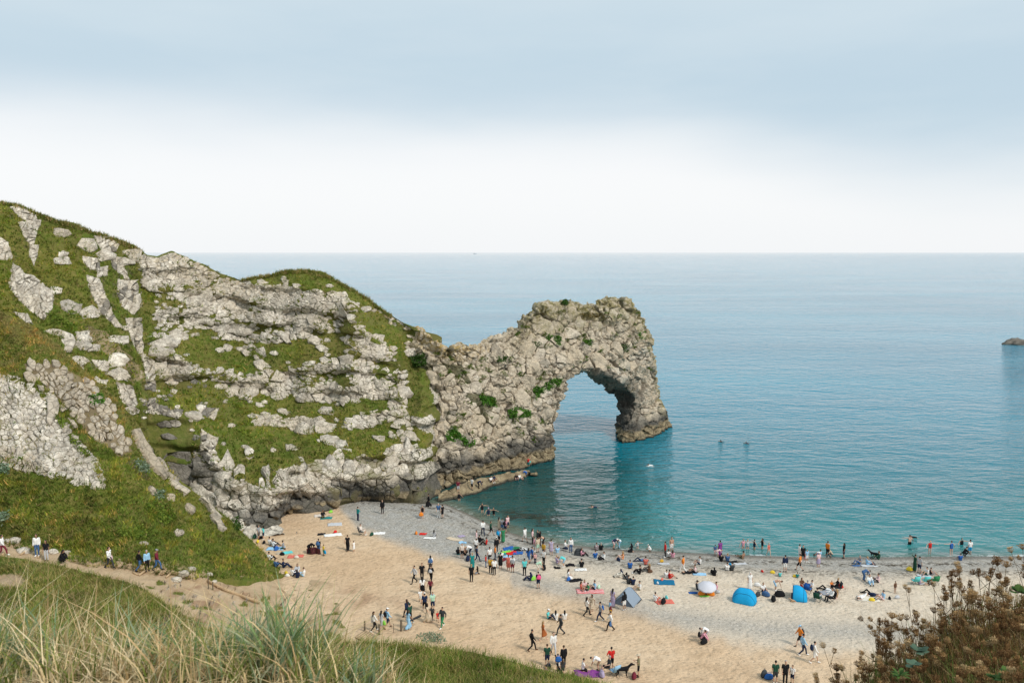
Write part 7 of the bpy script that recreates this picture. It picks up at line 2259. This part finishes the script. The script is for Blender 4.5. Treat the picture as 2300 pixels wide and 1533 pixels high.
for a in [
        (572, 1208, .9, 'dgreen', 'dark green bag at the foot of the rock slab'), (586, 1209, .6, 'black', 'black bag between the two youths at the rock slab'), (579, 1218, .6, 'yellow', 'yellow bag just below the youths at the rock slab'), (593, 1220, .6, 'black', 'black bag left of the picnickers in white'),
        (621, 1235, .8, 'blue', 'blue bag on the light blue mat'), (617, 1230, .5, 'navy', 'navy bag on the light blue mat'), (634, 1246, .6, 'black', 'black bag below the blue mat'), (666, 1253, .55, 'offwhite', 'cream bag in front of the coral towel'),
        (643, 1289, .6, 'yellow', 'yellow bag at the point of the green slope'), (646, 1294, .5, 'white', 'white bag at the point of the green slope'), (835, 1202, .7, 'dgreen', 'dark green bag beside the floral robe'), (935, 1199, .65, 'orange', 'orange bag in the shingle'),
        (743, 1151, .6, 'lime', 'lime green bag below the dark cliff'), (753, 1196, .55, 'red', 'red hat on the white cloth'), (1197, 1302, .75, 'lime', 'lime green bag beside the navy hood'), (1277, 1303, .65, 'blue', 'blue bag in front of the white dress'),
        (1222, 1278, .85, 'black', 'black rucksack at the feet of the white tee'), (1051, 1258, .95, 'navy', 'large dark blue bag at the sand edge'), (1389, 1259, .7, 'navy', 'dark bag beside the blond person in orange'), (1348, 1257, .55, 'black', 'black bag in front of the white shirt'),
        (1460, 1285, .6, 'brown', 'brown bag beside the fair-haired person'), (1486, 1262, .55, 'mustard', 'yellow bundle on the pale cloth'), (1477, 1310, .4, 'white', 'white bag on the left corner of the blue rug'), (1487, 1303, .5, 'coral', 'pink bag in the middle of the blue rug'),
        (1345, 1320, .6, 'mint', 'pale green bag at the right of the striped rug'), (1490, 1354, .9, 'black', 'black rucksack on the orange towel'), (1497, 1343, .5, 'turq', 'turquoise hat on the black rucksack'), (1576, 1336, .8, 'orange', 'left orange bag under the parasol'),
        (1596, 1337, .85, 'orange', 'right orange bag under the parasol'), (1612, 1331, .5, 'lgrey', 'pale bag right of the parasol'), (1702, 1338, .8, 'charcoal', 'dark bag right of the left blue shelter'), (1720, 1338, .9, 'denim', 'denim bag between the blue shelters'),
        (1737, 1349, .95, 'black', 'nearest black bag between the blue shelters'), (1751, 1339, 1.1, 'black', 'big black bag by the bending shirtless person'), (1701, 1316, .7, 'white', 'white bag behind the left blue shelter'), (1714, 1322, .6, 'brown', 'brown bag among the clothes behind the left shelter'),
        (1735, 1287, .55, 'yellow', 'yellow ball shaped bag alone on the sand'), (1712, 1284, .4, 'red', 'small red bag alone on the sand'), (1785, 1295, .45, 'yellow', 'yellow bucket beside the toddler'), (2043, 1281, .75, 'yellow', 'yellow bag behind the dark green coat'),
        (1352, 1518, .85, 'lilac', 'lilac rucksack beside the pale folding chair'), (1424, 1522, .8, 'maroon', 'dark red rucksack at the feet of the straw hat'), (1958, 1349, .6, 'yellow', 'yellow bag beside the lying person'), (1998, 1345, .5, 'black', 'small black bag right of the propped up person'),
        (1581, 1445, .8, 'black', 'black bag in front of the crouching pink person'), (1716, 1518, .9, 'charcoal', 'dark bag left of the green tee at the bottom edge'), (1727, 1524, .8, 'blue', 'blue bag next to the dark one at the bottom edge'), (1959, 1268, .6, 'navy', 'navy bag beside the older couple'),
        (1231, 1500, .7, 'navy', 'navy bag at the feet of the dark green tee'), (1640, 1268, .4, 'aqua', 'turquoise bag by the waterside trio'), (2015, 1343, .55, 'lgrey', 'white and blue bag by the digging child'), (1887, 1319, .7, 'red', 'red bag behind the right hand circle')]:
    bag(*a)
# carried bags and packs
WORN = []
def carried(key, off, s, col, label, cat, name, sq=(1, .6, 1.1)):
    for o in PEOPLE.values():
        if o['label'].startswith(key):
            sc = o.scale[0]
            p = o.location + o.rotation_euler.to_matrix() @ Vector(off) * sc
            b = bag(0, 0, s, col, label, cat, name, sq, g=np.array(p))
            b.rotation_euler = (0, 0, o.rotation_euler[2])
            WORN.append((b, o, off))
            return
    print('no carrier', key)
BP = (0, -.20, 1.02)
for a in [('walker in white carrying a blue', BP, .42, 'blue', 'blue backpack of the walker at the left edge'), ('person with bright blue backpack', BP, .44, 'aqua', 'bright blue backpack worn on the shingle'), ('person in black tee with a crimson', BP, .42, 'hotpink', 'crimson backpack worn by the black tee on the sand'),
          ('child in white shorts', BP, .46, 'blue', 'blue backpack worn by the child in white shorts'), ('walker in white with a blue backpack', BP, .44, 'denim', 'blue backpack at the top of the climbing line'), ('walker in pale blue shirt and white cap', BP, .46, 'black', 'black backpack of the white-capped walker'),
          ('walker in white jacket with a dark', BP, .46, 'navy', 'dark blue backpack of the walker in the white jacket'), ('person in pink crouching', (0, -.25, .45), .44, 'black', 'black backpack of the crouching pink person'), ('person in black with a blue backpack', BP, .44, 'denim', 'blue backpack beside the plaid blanket'),
          ('walker in pale green tee', BP, .44, 'skyblue', 'pale blue backpack of the walker in pale green'), ('person in pink with black backpack', BP, .42, 'black', 'black backpack of the pink top at the water'), ('person in white tee and maroon', BP, .42, 'grey', 'grey backpack worn with the maroon shorts'),
          ('walker in orange jacket', BP, .42, 'charcoal', 'dark backpack of the orange jacket'), ('walker in patterned shirt carrying', BP, .42, 'blue', 'bright blue backpack of the patterned shirt'), ('walker in black with a pale patch', BP, .34, 'lgrey', 'pale backpack of the walker in black')]:
    carried(*a, 'backpack', 'backpack')
for a in [('walker in black and white patterned', (-.28, -.1, .55), .42, 'lpink', 'pink bag carried along the path'), ('small child in yellow', (.3, .1, .35), .4, 'aqua', 'turquoise bag held by the small child'), ('walker in white blouse', (-.30, 0, .62), .4, 'white', 'white tote carried at the platform'),
          ('walker in pale blue shirt carrying', (-.3, 0, .5), .4, 'white', 'white carrier bag of the pale blue shirt'), ('walker in white jacket carrying', (-.3, 0, .55), .42, 'denim', 'folded blue cloth carried by the white jacket'), ('walker in grey dress', (.28, .05, .5), .38, 'lime', 'green and white bag held at the platform'),
          ('child in black swimsuit', (.2, .2, .35), .5, 'orange', 'orange board held by the child in the cove'), ('climber in red', (.22, 0, .85), .3, 'turq', 'turquoise bag of the climber in red')]:
    carried(*a, 'bag', 'hand_bag')

# ---- shelters
def shell_mesh(fn, nu, nv, th=0.015):
    P_ = np.array([[fn(u, v) for u in np.linspace(0, 1, nu)] for v in np.linspace(0, 1, nv)])
    N_ = gnormals(P_)
    V = np.concatenate([P_.reshape(-1, 3), (P_ - N_ * th).reshape(-1, 3)]); n = nu * nv
    F = gridfaces(nv, nu); idx = np.arange(n).reshape(nv, nu)
    ring = np.concatenate([idx[0, :], idx[1:, -1], idx[-1, -2::-1], idx[-2:0:-1, 0]])
    return V, np.concatenate([F, F[:, ::-1] + n, np.stack([ring, ring + n, np.roll(ring, -1) + n, np.roll(ring, -1)], -1)])
def tubes(lines, r):
    pr = []
    for l in lines:
        for a, b in zip(l[:-1], l[1:]): pr.append((*capsule(a, b, r, r, 5), (0, 0, 0)))
    return join(pr)[:2]
def dome(px, py, w, h, d, rz, col, label, cut=0.62, dark='navy'):
    g = ground(px, py)
    root = tag(empty('beach_shelter', tuple(g), rz), label, 'tent', 'shelters on the beach')
    def fn(u, v):
        a = math.pi * u; b = (math.pi * cut) * v                # u across, v from the back foot up and forward
        y = -math.cos(b) * d / 2; z = math.sin(b) * h
        k = math.sin(max(b, .12)) ** .5
        sag = 1 - .05 * math.sin(math.pi * 3 * u) ** 2
        return (-math.cos(a) * w / 2 * (0.35 + .65 * k), y, max(0.0, z * (math.sin(a) ** .75)) * sag)
    V, F = shell_mesh(fn, 25, 17)
    link('canopy', fastmesh('canopy', V, F, smooth=True), colmat(col), root)
    for v in (.45, 1.0):
        l = [np.array(fn(u, v)) + np.array([0, 0, .012]) for u in np.linspace(0, 1, 13)]
        V, F = tubes([l], .018); link('pole', fastmesh('pole', V, F), colmat(dark), root)
    P_ = np.array([[(-w / 2, -d * .3, .02), (w / 2, -d * .3, .02)], [(-w / 2, d * .35, .02), (w / 2, d * .35, .02)]])
    V = np.array([(-w * .45, -d * .42, .03), (w * .45, -d * .42, .03), (w * .5, d * .25, .03), (-w * .5, d * .25, .03)]); V = np.concatenate([V, V - [0, 0, .04]])
    link('groundsheet', fastmesh('groundsheet', V, np.array([[0, 1, 2, 3], [7, 6, 5, 4], [0, 4, 5, 1], [1, 5, 6, 2], [2, 6, 7, 3], [3, 7, 4, 0]])), colmat(dark), root)
    return root
dome(1672, 1349, 2.5, 1.45, 2.2, math.radians(-25), 'aqua', 'left of two bright blue dome shelters, its back turned')
dome(1789, 1342, 2.4, 1.35, 2.2, math.radians(70), 'aqua', 'right of two bright blue dome shelters, open to the left')
dome(1301, 1246, 1.3, .9, 1.1, math.radians(-10), 'charcoal', 'small black half-dome shelter by the pink jacket', .6, 'black')
# grey ridge tent
g = ground(1408, 1350)
root = tag(empty('grey_tent', tuple(g), math.radians(-28)), 'grey pitched tent on the shingle', 'tent')
def gt(u, v):
    s = (u - .5) * 2; e = (v - .5) * 2
    return (s * 1.2 * (1 - .0 * abs(e)), e * 1.25, 1.55 * (1 - abs(s) ** 1.15) * (1 - .30 * abs(e) ** 1.5))
V, F = shell_mesh(gt, 21, 17)
link('canopy', fastmesh('canopy', V, F, smooth=True), mat_plain('tent_grey', (.22, .27, .33), .7, .08, .3), root)
V = np.array([gt(u, 0.0) for u in np.linspace(0, 1, 9)]); V2 = np.concatenate([V, V + [0, .02, 0]])
i = np.arange(8); F_ = [[0, k + 1, k] for k in range(1, 8)] + [[9, 9 + k, 10 + k] for k in range(1, 8)]
link('door', fastmesh('door', V2, np.array(F_)), mat_plain('tent_mesh', (.13, .17, .22), .8, .08, .2), root)
for e in (0.0, 1.0):
    V, F = tubes([[np.array(gt(u, e)) + [0, 0, .015] for u in np.linspace(0, 1, 13)]], .022); link('pole', fastmesh('pole', V, F), colmat('charcoal'), root)
V, F = tubes([[np.array([-1.2, -1.25, .02]), np.array([1.2, -1.25, .02]), np.array([1.2, 1.25, .02]), np.array([-1.2, 1.25, .02]), np.array([-1.2, -1.25, .02])]], .04)
link('hem', fastmesh('hem', V, F), colmat('black'), root)
# parasol
g = ground(1588, 1334)
root = tag(empty('parasol', tuple(g), .2), 'pale grey beach parasol over an orange picnic', 'parasol')
def pf(u, v):
    a = 2 * math.pi * u; r = 1.02 * v
    sc_ = 1 - .05 * (1 - abs(math.cos(4 * a))) * v
    return (r * sc_ * math.cos(a), r * sc_ * math.sin(a), 1.42 - .42 * v ** 1.7)
V, F = shell_mesh(pf, 49, 8, .01)
cn = link('canopy', fastmesh('canopy', V, F), mat_plain('parasol_cloth', (.56, .56, .61), .7, .06, .2), root)
cn.rotation_euler = (math.radians(14), math.radians(-8), 0)
for k in range(8):
    V, F = tubes([[np.array(pf(k / 8, v)) + [0, 0, -.03] for v in (.05, .5, 1.0)]], .012); r_ = link('rib', fastmesh('rib', V, F), colmat('lgrey'), cn)
V, F = tubes([[np.array([0, 0, -.2]), np.array([0, .0, 1.5])]], .022); link('pole', fastmesh('pole', V, F), colmat('lgrey'), root)
# bodyboards
for x, y, rz, c, lb in ((1557, 1331, .05, 'blue', 'blue bodyboard sticking out left of the parasol'), (1582, 1338, .0, 'lime', 'green bodyboard in front of the parasol'), (1925 - 2, 1270, .2, 'denim', 'blue board beside the grey-haired person')):
    g = ground(x, y); bm = bmesh.new()
    o = [(t, .26 * (1 - max(0, (t - .1) / .45) ** 2) ** .5 if t > .1 else .24) for t in np.linspace(-.5, .54, 12)]
    V = np.array([(a, b, .06) for a, b in o] + [(a, -b, .06) for a, b in o[::-1]]); n = len(V); V = np.concatenate([V, V - [0, 0, .05]])
    F3 = [[0, k, k + 1] for k in range(1, n - 1)] + [[n, n + k + 1, n + k] for k in range(1, n - 1)]
    bm.free()
    F4 = [[k, (k + 1) % n + 0, (k + 1) % n + n, k + n] for k in range(n)]
    tag(link('bodyboard', fastmesh('bodyboard', V, [np.array(F3), np.array(F4)[:, ::-1]]), colmat(c), loc=tuple(g)), lb, 'bodyboard').rotation_euler = (0, 0, rz)
# camp chairs
def chair(px, py, rz, col, label, s=1.0):
    g = ground(px, py)
    root = tag(empty('camp_chair', tuple(g), rz), label, 'chair', 'camp chairs on the beach'); root.scale = (s,) * 3
    def slab_(a, b, c, d_, t):
        P_ = np.array([a, b, c, d_], float); n = np.cross(P_[1] - P_[0], P_[3] - P_[0]); n /= np.linalg.norm(n)
        V = np.concatenate([P_, P_ - n * t]); return V, np.array([[0, 1, 2, 3], [7, 6, 5, 4], [0, 4, 5, 1], [1, 5, 6, 2], [2, 6, 7, 3], [3, 7, 4, 0]])
    V, F = slab_((-.27, -.25, .40), (.27, -.25, .40), (.27, .26, .44), (-.27, .26, .44), .03); link('seat', fastmesh('seat', V, F), colmat(col), root)
    V, F = slab_((-.28, -.26, .42), (-.28, -.40, .95), (.28, -.40, .95), (.28, -.26, .42), .03); link('backrest', fastmesh('backrest', V, F), colmat(col), root)
    for sx in (-1, 1):
        for a, b in (((sx * .28, .26, .43), (sx * .25, -.28, 0)), ((sx * .28, -.27, .42), (sx * .26, .28, 0))):
            V, F = tubes([[np.array(a), np.array(b)]], .014); link('leg', fastmesh('leg', V, F), colmat('charcoal'), root)
        V, F = tubes([[np.array((sx * .28, -.40, .95)), np.array((sx * .28, -.27, .42))], [np.array((sx * .29, -.32, .64)), np.array((sx * .29, .22, .62))]], .014); link('armrest', fastmesh('armrest', V, F), colmat('charcoal'), root)
for a in ((2055, 1312, .1, 'turq', 'left turquoise camp chair by the brown thicket'), (2079, 1312, -.1, 'turq', 'middle turquoise camp chair by the brown thicket'), (2099, 1311, 0, 'green', 'green camp chair half hidden by the brown thicket'),
          (1814, 1331, -.7, 'blue', 'blue camp chair beside the right blue shelter'), (1836, 1350, -.7, 'dgreen', 'dark green camp chair nearest the viewer in the circle'), (1866, 1351, 1.6, 'black', 'low black camp chair in the circle'), (1880, 1328, 1.5, 'charcoal', 'dark camp chair at the back of the circle'),
          (1380, 1516, .5, 'skyblue', 'pale blue folding chair by the black dog'), (812, 1201, -1.5, 'charcoal', 'dark chair under the floral robe')):
    chair(*a)
# dogs
def dog(px, py, rz, s, col, label, lying=False, patch=None):
    g = ground(px, py)
    z = .12 if lying else .50
    p = [capsule((-.30, 0, z), (.02, 0, z - .02), .12, .125), capsule((.02, 0, z - .02), (.24, 0, z + .01), .125, .14), capsule((.28, 0, z + .05), (.46, 0, z + .22), .09, .075), ell((.52, 0, z + .26), (.105, .08, .085)), capsule((.56, 0, z + .25), (.70, 0, z + .22), .055, .04, 6),
         capsule((-.38, 0, z + .06), (-.62, 0, z + (.24 if not lying else 0)), .03, .018, 6), ell((.49, .085, z + .25), (.035, .02, .075)), ell((.49, -.085, z + .25), (.035, .02, .075))]
    for sy in (-.09, .09):
        if lying:
            p += [capsule((.22, sy, .08), (.48, sy, .04), .045, .03, 6), capsule((-.28, sy, .10), (-.02, sy * 1.6, .06), .06, .035, 6)]
        else:
            p += [capsule((.23, sy, .46), (.21, sy, .25), .06, .036, 6), capsule((.21, sy, .25), (.24, sy, .04), .034, .026, 6), capsule((.24, sy, .03), (.29, sy, .025), .03, .025, 6),
                  capsule((-.30, sy, .46), (-.24, sy, .29), .085, .05, 6), capsule((-.24, sy, .29), (-.38, sy, .17), .044, .03, 6), capsule((-.38, sy, .17), (-.35, sy, .04), .03, .025, 6), capsule((-.35, sy, .03), (-.29, sy, .025), .03, .025, 6)]
    me = fuse('dog', p, .022, 2)
    me.materials.clear()
    o = link('dog', me, colmat(col), loc=tuple(g)); o.rotation_euler = (0, 0, rz); o.scale = (s,) * 3
    if patch:
        q = fuse('coat_patch', [ell((.25, 0, z - .02), (.13, .135, .15)), ell((.60, 0, z + .225), (.07, .06, .05))], .025, 1); q.materials.clear()
        link('coat_patch', q, colmat(patch), o)
    tag(o, label, 'dog')
dog(1398, 1519, .05, 1.25, 'black', 'large black dog standing by the straw hat', patch='brown')
dog(1257, 1517, 1.9, .9, 'black', 'black dog at the foot of the bank beside the children')
dog(1962, 1252, 2.6, 1.0, 'black', 'black and white dog at the waterline', patch='white')
dog(1784, 1350, 3.2, .8, 'tan', 'tan dog lying in front of the right blue shelter', True)
# plaid blanket held upright
g = ground(704, 1246)
u, v = np.meshgrid(np.linspace(-1, 1, 18), np.linspace(0, 1, 10))
P_ = np.stack([u * .85, .12 * np.sin(u * 6) + .25 * (1 - v), .95 * v * (1 - .25 * u ** 2) + .03], -1)
V = np.concatenate([P_.reshape(-1, 3), P_.reshape(-1, 3) + [0, .03, 0]]); F = gridfaces(10, 18)
tag(link('blanket', fastmesh('blanket', V, np.concatenate([F, F[:, ::-1] + 180]), smooth=True), colmat('plaid'), loc=tuple(g)), 'maroon plaid blanket held up on the sand', 'blanket')
# long black bag
for o in PEOPLE.values():
    if o['label'].startswith('walker in pale blue dress'):
        me = fuse('long_bag', [capsule((0, 0, 0), (1.0, .1, .45), .10, .13)], .04, 1); me.materials.clear()
        tag(link('long_bag', me, colmat('charcoal'), loc=tuple(o.location + Vector((.15, .1, .85)))), 'long black bag carried with the pale blue dress', 'bag')

# ---- wooden steps, rail, posts and platform
M['wood'] = mat_plain('weathered_wood', (.46, .33, .20), .85, .22, .15, .01, 7.0)
M['post'] = mat_plain('dark_post', (.13, .10, .07), .9, .25, .1, .01, 9.0)
def plank(p, q, w, t, up_=0.0):
    p, q = np.array(p, float) + [0, 0, up_], np.array(q, float) + [0, 0, up_]
    d = q - p; d /= np.linalg.norm(d); s = np.cross(d, [0, 0, 1.0]); s /= np.linalg.norm(s); z = np.cross(s, d)
    V = np.array([e + s * a * w / 2 + z * b * t / 2 for e in (p, q) for a in (-1, 1) for b in (-1, 1)])
    return V, np.array([[0, 1, 3, 2], [4, 6, 7, 5], [0, 4, 5, 1], [2, 3, 7, 6], [0, 2, 6, 4], [1, 5, 7, 3]])
def flight(lines, label, w=.09, t=.22):
    root = None
    for x1, y1, x2, y2 in lines:
        a, b = cast([BV_P, BV_B, BV_N], x1, y1), cast([BV_P, BV_B, BV_N], x2, y2)
        if not a or not b: continue
        a, b = np.array(a[0]), np.array(b[0])
        if np.linalg.norm(a - b) > 4:
            b = a + (b - a) / np.linalg.norm(b - a) * 2.0
        if root is None: root = tag(empty('wooden_steps', tuple(a)), label, 'steps')
        V, F = plank(a, b, w, t, .08)
        link('step_board', fastmesh('step_board', V - np.array(root.location), F), M['wood'], root)
    return root
flight([(5, 1248, 17, 1234), (46, 1247, 68, 1233), (86, 1254, 94, 1243), (100, 1259, 108, 1250)], 'worn step boards at the top of the path, left edge')
flight([(297, 1286, 309, 1292), (312, 1293, 328, 1282), (350, 1288, 356, 1278), (362, 1292, 375, 1281), (373, 1298, 385, 1287)], 'upper wooden steps under the three walkers')
flight([(489, 1321, 495, 1311), (503, 1326, 513, 1316), (520, 1332, 529, 1322), (540, 1338, 546, 1330), (554, 1344, 560, 1334), (566, 1350, 575, 1341)], 'middle wooden steps alongside the long rail')
flight([(639, 1396, 651, 1380), (648, 1404, 661, 1386), (659, 1411, 673, 1391), (671, 1417, 684, 1398), (685, 1421, 697, 1403), (700, 1427, 711, 1409)], 'lower wooden steps below the dune tufts')
pts = [ground(*p) for p in ((384, 1288), (425, 1300), (466, 1308), (500, 1326), (545, 1343), (584, 1357))]
root = tag(empty('wooden_rail', tuple(pts[0])), 'long wooden board rail running down beside the path', 'rail')
for a, b in zip(pts[:-1], pts[1:]):
    V, F = plank(a, b, .07, .34, .2); link('rail_board', fastmesh('rail_board', V - pts[0], F), M['wood'], root)
pf_ = [ground(*p) for p in ((797, 1432), (820, 1417), (846, 1431), (826, 1446))]
if all(p is not None for p in pf_):
    root = tag(empty('wooden_platform', tuple(pf_[0])), 'small wooden landing where the path meets the sand', 'platform')
    for k in range(6):
        t0 = (k + .06) / 6; t1 = (k + .94) / 6
        A0 = pf_[0] * (1 - (t0 + t1) / 2) + pf_[3] * (t0 + t1) / 2; B0 = pf_[1] * (1 - (t0 + t1) / 2) + pf_[2] * (t0 + t1) / 2
        V, F = plank(A0, B0, np.linalg.norm(pf_[3] - pf_[0]) / 6 * .9, .07, .12); link('plank', fastmesh('plank', V - pf_[0], F), M['wood'], root)
def post(px, py, h, r, label):
    g = ground(px, py)
    V, F = tube((0, 0, -.2), (.02, .01, h), r, r * .92, 10)
    cap = np.array([[.02, .01, h + r * .25]]); n = 10
    V = np.concatenate([V, cap]); F3 = np.array([[n + k, n + (k + 1) % n, 2 * n] for k in range(n)])
    tag(link('fence_post', fastmesh('fence_post', V, [F, F3]), M['post'], loc=tuple(g)), label, 'post', 'posts along the path')
for a in ((819, 1416, 1.0, .09, 'left thick post by the wooden landing'), (852, 1424, 1.0, .10, 'middle post by the wooden landing'), (901, 1416, 1.05, .11, 'right thick post by the pale blue dress'), (884, 1420, .9, .03, 'thin stake between the posts at the landing'),
          (468, 1322, 1.3, .05, 'left thin post of the long rail'), (478, 1324, .8, .06, 'right thin post of the long rail')):
    post(*a)
# far boat on the horizon
p = at(1067, 570.0, Yz(1067, 570.0, 0.0))
root = tag(empty('boat', (p[0], p[1], 0)), 'tiny pale boat on the horizon', 'boat')
s = p[1] / 17000
V = np.array([(-34, -6, 0), (30, -6, 0), (44, 0, 9), (30, 6, 0), (-34, 6, 0), (-36, -7, 9), (30, -7, 9), (30, 7, 9), (-36, 7, 9)], float) * s
link('hull', fastmesh('hull', V, [np.array([[0, 1, 6, 5], [3, 4, 8, 7], [4, 0, 5, 8], [0, 4, 3, 1]]), np.array([[1, 2, 6], [3, 7, 2], [1, 3, 2], [6, 2, 7], [5, 6, 7], [5, 7, 8]])]), colmat('lgrey'), root)
V = np.array([(-30, -5, 9), (-14, -5, 9), (-14, 5, 9), (-30, 5, 9), (-30, -5, 22), (-16, -5, 22), (-16, 5, 22), (-30, 5, 22)], float) * s
link('cabin', fastmesh('cabin', V, np.array([[0, 1, 5, 4], [1, 2, 6, 5], [2, 3, 7, 6], [3, 0, 4, 7], [4, 5, 6, 7]])), colmat('lgrey'), root)
# ================================================================== plan units to metres
LIFE = ('person', 'backpack', 'hand_bag', 'camp_chair', 'dog')
for o in list(COL.objects):
    if o.parent is not None or o.type == 'LIGHT':
        continue
    o.location = o.location * KM
    if o.type != 'CAMERA' and o.name.split('.')[0] not in LIFE:
        o.scale = o.scale * KM
cam.dof.focus_distance *= KM
# packs and bags are worn by life-size people: put them back on their shoulders
for o, who, off in WORN:
    o.location = who.location + who.rotation_euler.to_matrix() @ Vector(off) * who.scale[0]
